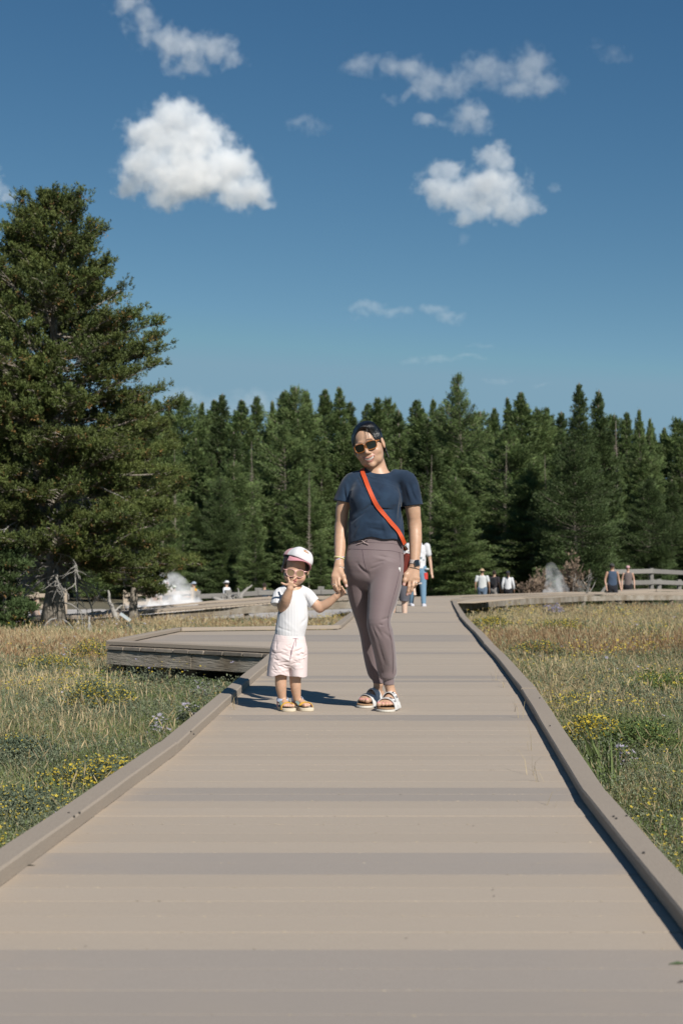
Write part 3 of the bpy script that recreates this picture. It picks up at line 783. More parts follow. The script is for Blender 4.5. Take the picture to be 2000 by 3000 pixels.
# the two far branches
def branch(pl, width, name, label, sgn=1, seed=3, kerb_far=True):
    r = np.random.RandomState(seed)
    b = empty(name, (0, 0, 0), label, None, None, 'structure')
    pl = np.array(pl, float); c = resample(pl, max(8, int(np.linalg.norm(np.diff(pl, axis=0), axis=1).sum() / .145)))
    t = np.gradient(c[:, :2], axis=0); t /= np.linalg.norm(t, axis=1)[:, None]
    nrm = np.stack([-t[:, 1], t[:, 0]], 1) * sgn
    nrm[nrm[:, 1] < 0] *= 1
    far = c.copy(); far[:, :2] += nrm * width
    mb = MB()
    for k in range(len(c) - 1):
        a0, a1, f0, f1 = c[k], c[k + 1], far[k], far[k + 1]
        e = .04
        q = [a0 + (a1 - a0) * e, a1 - (a1 - a0) * e, f1 - (f1 - f0) * e, f0 + (f1 - f0) * e]
        V = np.array(q + [p - (0, 0, .035) for p in q])
        mb.add(V, [(0, 1, 2, 3), (4, 7, 6, 5), (0, 4, 5, 1), (1, 5, 6, 2), (2, 6, 7, 3), (3, 7, 4, 0)], tone=r.uniform(.3, .7))
    mb.build('deck', M_deck, b)
    zz = lambda L: (lambda p: float(L[np.argmin(np.linalg.norm(L[:, :2] - np.asarray(p)[:2], axis=1)), 2]))
    kerb('kerb', c[:, :2] + nrm * .13, c[:, :2], zz(c), step=.6, parent=b, seed=seed, h=.07)
    if kerb_far: kerb('kerb', far[:, :2] - nrm * .13, far[:, :2], zz(far), step=.6, parent=b, seed=seed + 1, h=.07)
    cc = resample(c, max(4, len(c) // 22))
    fascia([p[:2] for p in cc + np.array((0, .05, 0))], zz(c), top=-.045, h=.20, th=.06, parent=b)
    ps = MB()
    for p in cc:
        g0 = float(zg(p[0], p[1] + .15))
        ps.box((p[0], p[1] + .18, (g0 - .1 + p[2] - .05) / 2), (.14, .14, p[2] - g0 + .05), tone=.4)
    ps.build('support_posts', M_beam, b)
    return b
branch(BR, 1.9, 'boardwalk', 'far boardwalk branching right along the back of the meadow', 1, 3)
branch(BL, 1.9, 'boardwalk', 'far boardwalk branching left behind the meadow and big pine', -1, 7)

# ---------------------------------------------------------------- meadow plants
def leaf_mat(name, cols, rough=.75, trans=.25, scale=2.5, tone=.45):
    m = mat(name, cols[0], rough, spec=.25, tone=tone, noise=[(scale, .9, cols[1], 3, (1, 1, 1)), (scale * 5, .6, cols[2 % len(cols)], 3, (1, 1, 1))])
    N, L = m.node_tree.nodes, m.node_tree.links
    b = N['Principled BSDF']; out = [n for n in N if n.type == 'OUTPUT_MATERIAL'][0]
    tr = N.new('ShaderNodeBsdfTranslucent'); mx = N.new('ShaderNodeMixShader'); mx.inputs[0].default_value = trans
    L.new(b.inputs['Base Color'].links[0].from_socket, tr.inputs[0])
    L.new(b.outputs[0], mx.inputs[1]); L.new(tr.outputs[0], mx.inputs[2]); L.new(mx.outputs[0], out.inputs[0])
    return m
M_dry = leaf_mat('dry_grass', [(.53, .43, .25), (.42, .325, .175), (.60, .51, .34)], scale=1.2)
M_green = leaf_mat('green_grass', [(.20, .255, .09), (.29, .30, .13), (.13, .185, .065)], scale=1.5)
M_sage = leaf_mat('grey_green_leaves', [(.20, .235, .145), (.26, .28, .18), (.13, .165, .098)], scale=3)
M_forb = leaf_mat('low_green_leaves', [(.14, .205, .065), (.20, .24, .09), (.09, .145, .05)], scale=3)
M_shrub = leaf_mat('shrub_leaves', [(.125, .165, .105), (.175, .205, .135), (.085, .12, .075)], scale=5)
M_yel = leaf_mat('yellow_flowers', [(.84, .64, .05), (.78, .56, .04), (.88, .72, .12)], scale=6, tone=.2)
M_lil = leaf_mat('lilac_flowers', [(.66, .60, .76), (.74, .70, .82), (.56, .50, .70)], scale=6, tone=.15)
M_blu = leaf_mat('violet_flowers', [(.40, .38, .55), (.46, .43, .58), (.34, .31, .48)], scale=6, tone=.2)
M_brown = leaf_mat('brown_seedheads', [(.34, .22, .12), (.40, .27, .15), (.27, .17, .10)], scale=3)

def patch(x, y, seed, f):                       # smooth 0..1 patchiness
    return .5 + .5 * np.clip(1.3 * fbm(x, y, 0 * x, f, seed, 3), -1, 1)
SH = [
 (290, 2118, .34, 0.34, 390, 'large rounded grey green shrub with yellow flowers left of the boardwalk, nearest the toddler'),
 (290, 2330, .36, 0.21, 430, 'low bright yellow flowering shrub against the left kerb in the foreground'),
 (262, 1965, .40, 0.40, 630, 'dense yellow topped shrub at the outer corner of the wooden platform'),
 (150, 1990, .55, 0.29, 540, 'wide yellow flowering shrub in the dry grass left of the platform corner shrub'),
 (60, 2270, .30, 0.25, 90, 'greyish shrub with few yellow flowers at the left edge of the photo'),
 (60, 2440, .26, 0.22, 165, 'small green and yellow shrub low in the left corner beside the kerb'),
 (1755, 2215, .27, 0.27, 930, 'brightest yellow flowering shrub beside the right kerb'),
 (1900, 2235, .34, 0.29, 45, 'dark green bushy shrub behind the brightest yellow one'),
 (1670, 2110, .25, 0.22, 390, 'yellow flowering shrub at the kink of the right kerb'),
 (1940, 2060, .42, 0.31, 180, 'dark green shrub with sparse yellow flowers near the right edge of the photo'),
 (1570, 1935, .38, 0.27, 390, 'yellow and green shrub halfway up the right kerb'),
 (1440, 1850, .55, 0.34, 630, 'yellow flowering shrub beside the bend of the right kerb, farther up'),
 (1395, 1795, .75, 0.34, 780, 'broad yellow patch shrub close to the boardwalk junction'),
 (1640, 1868, .55, 0.34, 540, 'yellow flowering shrub in the middle of the right meadow'),
 (1880, 1900, .60, 0.34, 225, 'green shrub flecked with yellow in the right meadow near the photo edge'),
 (1490, 1793, .8, 0.31, 630, 'farthest yellow flowering shrub below the right branch of the boardwalk'),
 (1010, 1826, .7, 0.34, 390, 'yellow flowering shrub behind the platform, under the joined hands'),
]
def foot_of(px, py):
    return G(px, py, lambda q: float(zg((px - 1000) / F * q, q)))
SHP = [(foot_of(px, py), rw) for px, py, rw, rh, _, _ in SH]
def scatter(n, d0, d1, seed, side=None, margin=1.6, dens=None, keep_off=.10, pw=1.0):
    r = np.random.RandomState(seed)
    d = np.exp(r.uniform(math.log(d0), math.log(d1), n * 3)) if pw == 1.0 else (r.uniform(d0 ** (1 - pw), d1 ** (1 - pw), n * 3)) ** (1 / (1 - pw))
    w = .25 * d + margin
    x = r.uniform(-1, 1, len(d)) * w
    ok = ~on_deck(x, d, keep_off)
    ok &= ~((np.hypot((x + 8.5) / 13, (d - 55) / 11) < 1))
    for p_, rw_ in SHP: ok &= ~((np.hypot(x - p_[0], d - p_[1]) < rw_ * .85) & (r.rand(len(d)) < .85))
    if dens is not None: ok &= r.rand(len(d)) < dens(x, d)
    x, d = x[ok][:n], d[ok][:n]
    return x, d
def blades(name, x, y, hgt, wid, lean, mt, label, seed, head=0.0, kind='stuff', base=None, curve=.5, headw=2.6, tone=None, z=None, parent=None):
    r = np.random.RandomState(seed); n = len(x)
    if z is None: z = zg(x, y) - .02
    short = 1 - .55 * np.exp(-(((x + 1.5) / 1.1) ** 4)) * np.exp(-(((y - 12.9 + .85 * (x + 1.5)) / .9) ** 2))
    hgt = hgt * short
    h = hgt * np.exp(r.normal(0, .25, n)) if np.isscalar(hgt)  else hgt * np.exp(r.normal(0, .22, n))
    a = r.uniform(0, 2 * np.pi, n); la = r.uniform(0, 2 * np.pi, n); ll = np.abs(r.normal(0, lean, n)) + lean * .3
    # stems lean a little with the wind, to the left
    lx = np.cos(la) * ll - .06; ly = np.sin(la) * ll
    w = wid * (1 + y / 13.0)
    ax, ay = np.cos(a) * w / 2, np.sin(a) * w / 2
    p0 = np.stack([x, y, z], 1); up = np.stack([lx, ly, np.ones(n)], 1)
    p1 = p0 + np.stack([lx * curve, ly * curve, np.ones(n)], 1) * (h * .55)[:, None]
    p2 = p0 + np.stack([lx * 1.3, ly * 1.3, np.ones(n) * (1 - .2 * ll)], 1) * h[:, None]
    s = np.stack([ax, ay, np.zeros(n)], 1)
    V = [p0 - s, p0 + s, p1 + s * .8, p1 - s * .8, p2]
    k = 5
    Q = np.stack([np.arange(n) * k + i for i in (0, 1, 2, 3)], 1); T = [np.stack([np.arange(n) * k + i for i in (3, 2, 4)], 1)]
    V = np.stack(V, 1).reshape(-1, 3)
    tn = np.repeat(np.clip(r.normal(.5, .22, n) if tone is None else tone + r.normal(0, .15, n), 0, 1), k)
    fs = [Q, T[0]]
    if head > 0:
        m = r.rand(n) < head; q = p2[m]; hh = (h[m] * r.uniform(.10, .2, m.sum()))[:, None]; dirv = (p2 - p1)[m]; dirv /= np.linalg.norm(dirv, axis=1)[:, None]
        s2 = s[m] * headw; s3 = np.stack([-s[m][:, 1], s[m][:, 0], s[m][:, 2]], 1) * headw
        H = np.stack([q - dirv * hh, q + s2 + dirv * hh * .0, q - s2 + dirv * hh * .0, q + s3, q - s3, q + dirv * hh], 1).reshape(-1, 3)
        b0 = len(V); nn = m.sum(); I = b0 + np.arange(nn) * 6
        Q2 = np.concatenate([np.stack([I, I + 1, I + 5, I + 2], 1), np.stack([I, I + 3, I + 5, I + 4], 1)])
        V = np.concatenate([V, H]); tn = np.concatenate([tn, np.repeat(np.clip(r.normal(.65, .2, nn), 0, 1), 6)])
        fs = [np.concatenate([Q, Q2]), T[0]]
    o = mesh_np(name, V, fs, mt, parent, smooth=False, col=tn)
    if parent is None: tag(o, label, None, None, kind)
    return o
def leaves(name, P0, size, mt, seed, aspect=.45, parent=None, up=.4, tone=None):
    """many small leaf quads (kites) at points P0"""
    r = np.random.RandomState(seed); n = len(P0)
    d = r.normal(size=(n, 3)); d[:, 2] = np.abs(d[:, 2]) * .6 + up; d /= np.linalg.norm(d, axis=1)[:, None]
    s = np.cross(d, r.normal(size=(n, 3))); s /= np.linalg.norm(s, axis=1)[:, None]
    L = (size * np.exp(r.normal(0, .3, n)))[:, None] if np.isscalar(size) else (size * np.exp(r.normal(0, .3, n)))[:, None]
    V = np.stack([P0, P0 + d * L * .5 + s * L * aspect / 2, P0 + d * L, P0 + d * L * .5 - s * L * aspect / 2], 1).reshape(-1, 3)
    I = np.arange(n) * 4
    tn = np.repeat(np.clip(r.normal(.5, .22, n) if tone is None else tone, 0, 1), 4)
    return mesh_np(name, V, np.stack([I, I + 1, I + 2, I + 3], 1), mt, parent, smooth=False, col=tn)
def discs(name, P0, size, mt, seed, parent=None, petals=5, up=1.2):
    """small open flowers: a cup of petals each"""
    r = np.random.RandomState(seed); n = len(P0)
    nv = r.normal(size=(n, 3)) * .6; nv[:, 2] = np.abs(nv[:, 2]) + up; nv[:, 1] -= .35; nv /= np.linalg.norm(nv, axis=1)[:, None]
    s = np.cross(nv, r.normal(size=(n, 3))); s /= np.linalg.norm(s, axis=1)[:, None]; t = np.cross(nv, s)
    R = (size * np.exp(r.normal(0, .25, n)))[:, None]
    ring = [P0]
    for k in range(petals):
        for q, rr_, up_ in ((-.28, .62, .2), (0, 1.0, .35), (.28, .62, .2)):
            a = 2 * np.pi * (k + q) / petals
            ring.append(P0 + (s * np.cos(a) + t * np.sin(a)) * R * rr_ + nv * R * up_)
    V = np.stack(ring, 1).reshape(-1, 3); k = 1 + 3 * petals; I = np.arange(n) * k
    Q = np.concatenate([np.stack([I, I + 1 + 3 * p, I + 2 + 3 * p, I + 3 + 3 * p], 1) for p in range(petals)])
    return mesh_np(name, V, Q, mt, parent, smooth=False, col=np.repeat(np.clip(r.normal(.5, .2, n), 0, 1), k))

# what grows where
def tanness(x, y):
    far = np.clip((y - 10) / 8, 0, 1)
    base = np.where(x < 0,                 .14 + .50 * far, .20 + .34 * np.clip((y - 9) / 14, 0, 1))
    base = base + .40 * (patch(x, y, 5, .16) - .5) + .25 * (patch(x, y, 6, .5) - .5)
    return np.clip(base, .05, .97)
lush = lambda x, y: np.exp(-(((x + 1.1) / .9) ** 2 + ((y - 12.2) / 1.1) ** 2)) + .8 * np.exp(-(((x - 1.7) / .6) ** 2 + ((y - 4.0) / 1.3) ** 2)) + .6 * np.exp(-(((x + 1.15) / .5) ** 2 + ((y - 4.6) / 1.2) ** 2))
dD = lambda x, y: np.clip(tanness(x, y) * 1.1 - .7 * lush(x, y), .05, 1)
dG = lambda x, y: np.clip(1.25 - tanness(x, y) + lush(x, y), .08, 1)
x, y = scatter(165000, 3.0, 62, 11, dens=dD)
blades('dry_grass', x, y, np.interp(y, [3, 8, 16, 40], [.15, .18, .20, .20]) * (.6 + .7 * patch(x, y, 9, .35)), .0021, .20, M_dry, 'tall dry golden grass over the whole meadow', 1, head=.3, headw=2.2)
x, y = scatter(34000, 3.0, 16, 111, dens=dD)
blades('dry_grass', x, y, .22, .0015, .5, M_dry, 'thin bent straw stalks close to the boardwalk', 12, head=.15)
x, y = scatter(170000, 2.8, 45, 13, dens=dG)
blades('green_grass', x, y, np.interp(y, [3, 8, 16, 40], [.12, .15, .17, .15]) * (.6 + .8 * patch(x, y, 10, .5)), .0024, .3, M_green, 'green grass between the dry stalks', 2)
x, y = scatter(20000, 16, 60, 14, dens=lambda x, y: np.clip(patch(x, y, 21, .12) * 2.4 - 1.3, 0, 1) + .02)
blades('brown_grass', x, y, .22, .0026, .18, M_brown, 'patches of reddish brown seeded grass', 3, head=.8, headw=2.2)
# low cover of small leaves
def cover(n, d0, d1, seed, dens, size, hgt, mt, name, label):
    x, y = scatter(n, d0, d1, seed, dens=dens, keep_off=.07)
    r = np.random.RandomState(seed); hh = hgt * (.35 + .9 * patch(x, y, seed + 3, 1.1))
    zz = zg(x, y) + hh * np.sqrt(r.rand(len(x)))
    o = leaves(name, np.stack([x, y, zz], 1), size * (.62 + y / 13), mt, seed)
    return tag(o, label, None, None, 'stuff')
nearfade = lambda x, y: np.clip(1.25 - tanness(x, y), .1, 1)
cover(420000, 2.8, 20, 31, nearfade, .0095, .20, M_sage, 'low_cover', 'grey green low leafy plants covering the near meadow')
cover(120000, 2.8, 20, 32, lambda x, y: np.clip(lush(x, y) + .25 + (patch(x, y, 17, .8) - .5), .05, 1), .013, .13, M_forb, 'low_cover', 'fresh green broad leaved low plants')
cover(90000, 10, 60, 33, lambda x, y: np.clip(patch(x, y, 18, .22) * 1.6 - .5, .03, 1), .012, .22, M_sage, 'low_cover', 'patches of grey green cover in the farther meadow')
# flowers of the open meadow
yl = lambda x, y: np.clip(patch(x, y, 41, .45) * 4.5 - 2.7, 0, 1) * np.where(y < 9, .3, 1) * np.where(x < -.5, np.where(y > 15, .25, .8), 1)
x, y = scatter(22000, 3, 45, 42, dens=yl)
r = np.random.RandomState(5)
P0 = np.stack([x, y, zg(x, y) + np.interp(y, [3, 10, 30], [.19, .23, .33]) * r.uniform(.7, 1.1, len(x))], 1)
o = discs('yellow_wildflowers', P0, .0055 * (1 + y / 20), M_yel, 5); tag(o, 'scattered yellow wildflowers all over the meadow', None, None, 'stuff')
x, y = scatter(420, 5, 30, 43, dens=lambda x, y: np.clip(patch(x, y, 44, .5) * 3 - 1.8, 0, 1))
P0 = np.stack([x, y, zg(x, y) + .24], 1)
o = discs('small_asters', P0, .010 * (1 + y / 25), M_lil, 6, petals=8); tag(o, 'scattered pale lilac asters in the grass', None, None, 'stuff')
x, y = scatter(260, 12, 34, 45, dens=lambda x, y: np.where(x < 0, 1, .3))
P0 = np.stack([x, y, zg(x, y) + .3], 1)
o = discs('violet_wildflowers', P0, .014, M_blu, 7); tag(o, 'violet flower heads among the dry grass', None, None, 'stuff')

# shrubs: each a thing with stems, leaves and flowers
def shrub(px, py, rw, rh, yel, label, seed, leafm=None, group='yellow flowering shrubs in the meadow', n=20000, flat=1.0, fl=None, flm=None, name='flowering_shrub', cat='shrub', d=None, petals=5, fsize=.0056):
    """px, py: where its foot stands in the photo; rw, rh radius and height in metres"""
    p = foot_of(px, py) if d is None else np.array(((px - 1000) / F * d, d, 0))
    p[2] = float(zg(p[0], p[1])) - .01
    r = np.random.RandomState(seed)
    t = empty(name, p, label, cat, group)
    far = 1 + p[1] / 14
    st = MB()
    for k in range(16):
        a = r.uniform(0, 6.28); q = r.uniform(.2, .8)
        e = p + np.array((math.cos(a) * rw * q, math.sin(a) * rw * q, rh * r.uniform(.5, .8)))
        m_ = (p + e) / 2 + np.array((0, 0, rh * .08))
        st.tube([p + (0, 0, -.02), m_, e], [.006, .004, .002], 4)
    st.build('stems', M_beam, t)
    # lumpy dome
    nl = int(n / far); lob = r.uniform(-1, 1, (9, 2)) * .62
    c = lob[r.randint(0, 9, nl)]
    u = r.normal(size=(nl, 3)); u /= np.linalg.norm(u, axis=1)[:, None]; u[:, 2] = np.abs(u[:, 2])
    rad = r.uniform(.55, 1.0, nl) ** .5 * .62
    X = c[:, 0] + u[:, 0] * rad; Y = c[:, 1] + u[:, 1] * rad
    dome = np.sqrt(np.clip(1.05 - (X ** 2 + Y ** 2) * .8, .05, 1))
    Z = (.12 + .88 * u[:, 2] * rad / .62) * dome * r.uniform(.75, 1.05, nl)
    L_ = p + np.stack([X * rw, Y * rw * flat, Z * rh], 1)
    leaves('leaves', L_, .0115 * far ** .8, leafm or M_shrub, seed, parent=t)
    top = L_[(Z > .42)]
    m = int(min(len(top), yel / far ** .5 * 4.0))
    if m:
        cl = r.normal(size=2) * .5
        T_ = top[r.permutation(len(top))[:m]] + (0, 0, .012)
        discs('flowers', T_, fsize * far ** .7, flm or M_yel, seed + 1, parent=t, petals=petals)['kind'] = 'stuff'
    return t
for k, (px, py, rw, rh, yl_, lab) in enumerate(SH):
    shrub(px, py, rw, rh, yl_, lab, 100 + k, leafm=M_forb if 'dark green' in lab else None)
for k, (px, py, rw, lab) in enumerate([(560, 2150, .14, 'clump of pale lilac asters by the left kerb, nearest the toddler feet'), (465, 2195, .10, 'small clump of pale lilac asters below the larger aster clump'),
                                       (600, 2070, .16, 'clump of pale lilac asters level with the shadows on the kerb'), (1825, 2300, .09, 'few lilac asters in the grass outside the right kerb')]):
    shrub(px, py, rw, .24, 15, lab, 200 + k, M_forb, 'aster clumps along the kerbs', n=1500, flm=M_lil, name='aster_clump', cat='flowers', petals=9, fsize=.010)
shrub(1615, 1812, .38, 0.45, 135, 'clump of violet lupins in the right meadow below the steam', 220, M_sage, None, n=2400, flm=M_blu, name='lupin_clump', cat='flowers', fsize=.012)
# a tall broad blade tuft by the right kerb and a few straws in the deck
rr0 = np.random.RandomState(77)
n = 46; p = G(1770, 2345, lambda q: -.33)
blades('grass_tuft', p[0] + rr0.normal(0, .05, n), p[1] + rr0.normal(0, .09, n), .34, .009, .16, M_forb, 'tuft of tall broad green blades outside the right kerb', 78, kind=None)
bpy.data.objects['grass_tuft']['category'] = 'grass tuft'
x = np.concatenate([[XR(q) - .16 - .05 * rr0.rand() for q in (4.9, 5.4, 5.6, 6.3, 7.6, 7.9, 9.4, 9.9)], [XL(q) + .13 for q in (8.0, 8.1, 10.4)]]); yy_ = np.array([4.9, 5.4, 5.6, 6.3, 7.6, 7.9, 9.4, 9.9, 8.0, 8.1, 10.4])
x = np.repeat(x, 3) + rr0.normal(0, .012, 33); yy_ = np.repeat(yy_, 3) + rr0.normal(0, .012, 33)
blades('deck_grass', x, yy_, .10, .0016, .5, M_dry, 'short straws growing through the deck beside the kerbs', 79, z=zdk(yy_) - .01)

# odd bits lying on the deck
for k, (px, py, L_, a, col) in enumerate([(1985, 2826, .040, .1, (.08, .13, .05)), (1996, 2880, .02, .4, (.05, .045, .04)), (88, 2538, .03, .05, (.10, .09, .07)), (1173, 2330, .008, .5, (.05, .045, .04)), (1386, 2422, .006, .5, (.05, .045, .04)), (1443, 2610, .006, .5, (.05, .045, .04)), (1447, 2628, .007, .9, (.05, .045, .04)), (1190, 2752, .006, .2, (.06, .05, .04)), (252, 2776, .006, .2, (.06, .05, .04))]):
    q = G(px, py, .0); m_ = MB()
    m_.tube([q + (-L_ / 2 * math.cos(a), -L_ / 2 * math.sin(a), .002), q + (0, 0, .004), q + (L_ / 2 * math.cos(a), L_ / 2 * math.sin(a), .0025)], [.001, L_ * .16, .0008], 5, flat=.4)
    o_ = m_.build('fallen_leaf' if k == 0 else 'debris', mat('leaf_litter' if k == 0 else 'dark_crumb', col, .8))
    if k == 0: tag(o_, 'small green leaf lying on the deck at the right edge of the photo', 'leaf')
    else: tag(o_, 'dark crumbs of debris lying on the deck boards', 'debris', 'crumbs of debris on the deck')

# ---------------------------------------------------------------- trees
M_bark = mat('bark', (.30, .26, .215), .95, spec=.1, tone=.3, noise=[(7, .8, (.10, .085, .07), 5, (1, 1, .3)), (26, .7, (.46, .42, .36), 4, (1, 1, .25))], bump=(18, .9, .03, (1, 1, .3)))
M_barkf = mat('pale_bark', (.30, .26, .22), .95, spec=.1, tone=.3, noise=[(3, .7, (.17, .145, .12), 4, (1, 1, .3))])
M_dead = mat('dead_wood', (.33, .315, .29), .9, spec=.15, tone=.35, noise=[(5, .8, (.17, .16, .145), 4, (1, 1, 1)), (30, .5, (.40, .385, .36), 3, (1, 1, 1))])
M_need = leaf_mat('pine_needles', [(.105, .140, .036), (.068, .105, .030), (.145, .155, .045)], rough=.6, trans=.15, scale=.9, tone=.55)
M_needf = leaf_mat('far_pine_needles', [(.130, .195, .066), (.080, .135, .046), (.185, .225, .080)], rough=.65, trans=.15, scale=.35, tone=.6)
M_needd = leaf_mat('dark_pine_needles', [(.070, .110, .038), (.050, .084, .030), (.10, .135, .045)], rough=.65, trans=.12, scale=.5, tone=.5)
M_rust = leaf_mat('rusty_needles', [(.30, .17, .06), (.22, .13, .05), (.36, .24, .09)], scale=2, tone=.3)

def kites(P0, D, L, Wd, rs_):
    """needle sprays: a kite at P0 along D"""
    n = len(P0)
    s = np.cross(D, rs_.normal(size=(n, 3))); s /= np.linalg.norm(s, axis=1)[:, None] + 1e-9
    L = L[:, None]; Wd = np.broadcast_to(np.asarray(Wd), (n,))[:, None]
    return np.stack([P0, P0 + D * L * .45 + s * Wd, P0 + D * L, P0 + D * L * .45 - s * Wd], 1).reshape(-1, 3)
def kite_faces(n): I = np.arange(n) * 4; return np.stack([I, I + 1, I + 2, I + 3], 1)

def pine_proto(h, R, seed, mt, base=.06, lean=0.0, dens=1.0, prof='cone', spread=1.0, name='pine_tree', dead=False, ksz=1.0):
    """returns an Empty with trunk and crown at the origin; R = widest radius"""
    r = np.random.RandomState(seed)
    t = empty(name, (0, 0, 0))
    zs = np.linspace(0, h, 9)
    bend = np.stack([r.normal(0, .012 * h, 9).cumsum() * .35 + lean * zs, r.normal(0, .012 * h, 9).cumsum() * .35, zs], 1); bend[0, :2] = 0
    rad = np.interp(zs / h, [0, .04, .6, 1], [.018 * h * 1.25, .0125 * h, .006 * h, .002 * h])
    tb = MB(); tb.tube(bend, rad, 7)
    KP, KD, KL, KW, TN = [], [], [], [], []
    z = h * base; k = 0
    while z < h * .985:
        f = z / h
        if prof == 'cone': rr = R * np.clip((1 - f) ** .8 * 1.08, .02, 1) * np.interp(f, [0, .12, .3], [.75, .95, 1])
        elif prof == 'column': rr = R * np.clip((1 - f) ** .62, .02, 1)
        else: rr = R * np.interp(f, [0, .2, .45, .75, .93, 1], [.8, 1, .95, .62, .24, .03])
        rr *= 1 + .22 * math.sin(z * 1.1 + seed) * (f < .9)
        nb = r.randint(5, 9) if f < .93 else 5
        for b in range(nb):
            a = r.uniform(0, 6.283); L = rr * r.uniform(.62, 1.12) * (1.25 if r.rand() < .07 else 1)
            if r.rand() < .07: continue
            c0 = np.array([np.interp(z, zs, bend[:, 0]), np.interp(z, zs, bend[:, 1]), z])
            sl = np.interp(f, [0, .4, .8, 1], [-.18, .02, .5, 1.3]) + r.normal(0, .1)
            u = np.array((math.cos(a), math.sin(a), sl)); u /= np.linalg.norm(u)
            e1 = c0 + u * L * .6; e2 = e1 + (u + (0, 0, .25)) * L * .4
            tb.tube([c0, e1, e2], [.004 * h * (1 - .7 * f), .0022 * h * (1 - .6 * f), .0008 * h], 3, caps=False)
            if dead: continue
            ns = max(3, int(L * 6.0 * dens))
            q = np.linspace(.28, 1.0, ns) ** .85
            cs = np.where(q[:, None] < .6, c0 + (e1 - c0) * (q / .6)[:, None], e1 + (e2 - e1) * ((q - .6) / .4)[:, None])
            lat = np.array((-u[1], u[0], 0)); tone_b = np.clip(.5 + r.normal(0, .16), .1, .9)
            for p, qq in zip(cs, q):
                wd = (L * .40 * (1.15 - qq) * spread + .10) * float(np.interp(f, [0, .85, 1], [1, .9, .25]))
                m = r.randint(18, 28)
                off = r.normal(size=(m, 3)) * (wd * .55, wd * .55, .09) + lat * r.uniform(-1, 1, m)[:, None] * wd
                pp_ = p + off
                d = u + lat * r.uniform(-.9, .9, m)[:, None] + r.normal(size=(m, 3)) * .45 + (0, 0, .45)
                KP.append(pp_); KD.append(d); kk = float(np.interp(f, [0, .85, 1], [1, .9, .5])); KL.append(r.uniform(.16, .34, m) * kk); KW.append(r.uniform(.018, .038, m) * kk); TN.append(np.full(m, tone_b) + r.normal(0, .12, m))
        z += r.uniform(.24, .42) * (h / 14) ** .5 * np.interp(f, [0, .9, 1], [1, .8, .6])
    tb.build('trunk', M_barkf, t)
    if not dead:
        KP, KD = np.concatenate(KP), np.concatenate(KD); KD /= np.linalg.norm(KD, axis=1)[:, None]
        KL = np.concatenate(KL) * ksz; KW = np.concatenate(KW) * ksz
        mesh_np('crown', kites(KP, KD, KL, KW, r), kite_faces(len(KP)), mt, t, False, col=np.repeat(np.clip(np.concatenate(TN), 0, 1), 4))
    t['h'] = float(h)
    return t
protos = {
 'a': pine_proto(15, 2.3, 1, M_needf),
 'b': pine_proto(16, 2.0, 2, M_needf, prof='column', dens=.9),
 'c': pine_proto(14, 2.8, 3, M_needf, prof='round'),
 'd': pine_proto(15, 2.5, 4, M_needd),
 'e': pine_proto(17, 1.5, 5, M_needf, base=.3, prof='cone', dens=.8),
 'f': pine_proto(14, 3.6, 6, M_needd, prof='round', dens=1.1, spread=1.1),
 'g': pine_proto(17, 1.3, 7, M_needf, base=.62, prof='round', dens=.9),
 'h': pine_proto(15, 1.4, 8, None, base=.25, dead=True, name='dead_pine'),
 's': pine_proto(15, 2.9, 9, M_needf, base=.1, prof='round', dens=.62, lean=-.02),
}
used = set()
rt = np.random.RandomState(12)
def plant(kind, px, top, d, label, group, wf=1.0, rz=None, name=None):
    """a pine whose tip shows at photo pixel (px, top) when it stands d metres away"""
    o = protos[kind]
    x = (px - 1000) / F * d; g0 = float(zg(x, d)); tip = P(px, top, d)[2]
    s = (tip - g0) / o['h']
    if kind in used: o = copy_tree(o)
    else: used.add(kind)
    o.location = (x, d, g0 - .05)
    o.scale = (s * wf, s * wf, s); o.rotation_euler = (0, 0, rt.uniform(0, 6.28) if rz is None else rz)
    for k_ in ('label', 'category', 'group'):
        if k_ in o: del o[k_]
    tag(o, label, 'tree', group)
    return o
GRP = 'pines of the dense forest behind the meadow'
sky_row = [(452, 1165, 'a'), (487, 1178, 'b'), (535, 1158, 'c'), (585, 1175, 'e'), (620, 1168, 'a'), (655, 1150, 'd'), (700, 1168, 'a'), (745, 1162, 'b'), (790, 1170, 'e'), (832, 1145, 'a'), (868, 1132, 'c'), (912, 1142, 'b'),
           (950, 1138, 'a'), (992, 1130, 'g'), (1030, 1172, 'd'), (1065, 1182, 'b'), (1100, 1162, 'a'), (1132, 1168, 'c'), (1165, 1198, 'd'), (1205, 1172, 'b'), (1238, 1192, 'a'), (1266, 1166, 'g'), (1305, 1190, 'b'), (1340, 1200, 'a'),
           (1410, 1205, 'c'), (1450, 1192, 'a'), (1488, 1160, 'e'), (1533, 1146, 'a'), (1578, 1198, 'c'), (1612, 1195, 'b'), (1640, 1202, 'd'), (1800, 1215, 'c'), (1838, 1205, 'b'), (1950, 1250, 'a'), (1988, 1225, 'c'), (2030, 1200, 'd'), (2080, 1215, 'a'), (400, 1180, 'c'), (350, 1200, 'a'), (290, 1210, 'b'), (230, 1200, 'd'), (160, 1220, 'a'), (90, 1210, 'c'), (20, 1200, 'a'), (-50, 1190, 'b')]
ORD = ['first', 'second', 'third', 'fourth', 'fifth', 'sixth', 'seventh', 'eighth', 'ninth', 'tenth', 'eleventh', 'twelfth', 'thirteenth', 'fourteenth', 'fifteenth', 'sixteenth', 'seventeenth', 'eighteenth', 'nineteenth', 'twentieth']
sky_row.sort(); cnt = {}
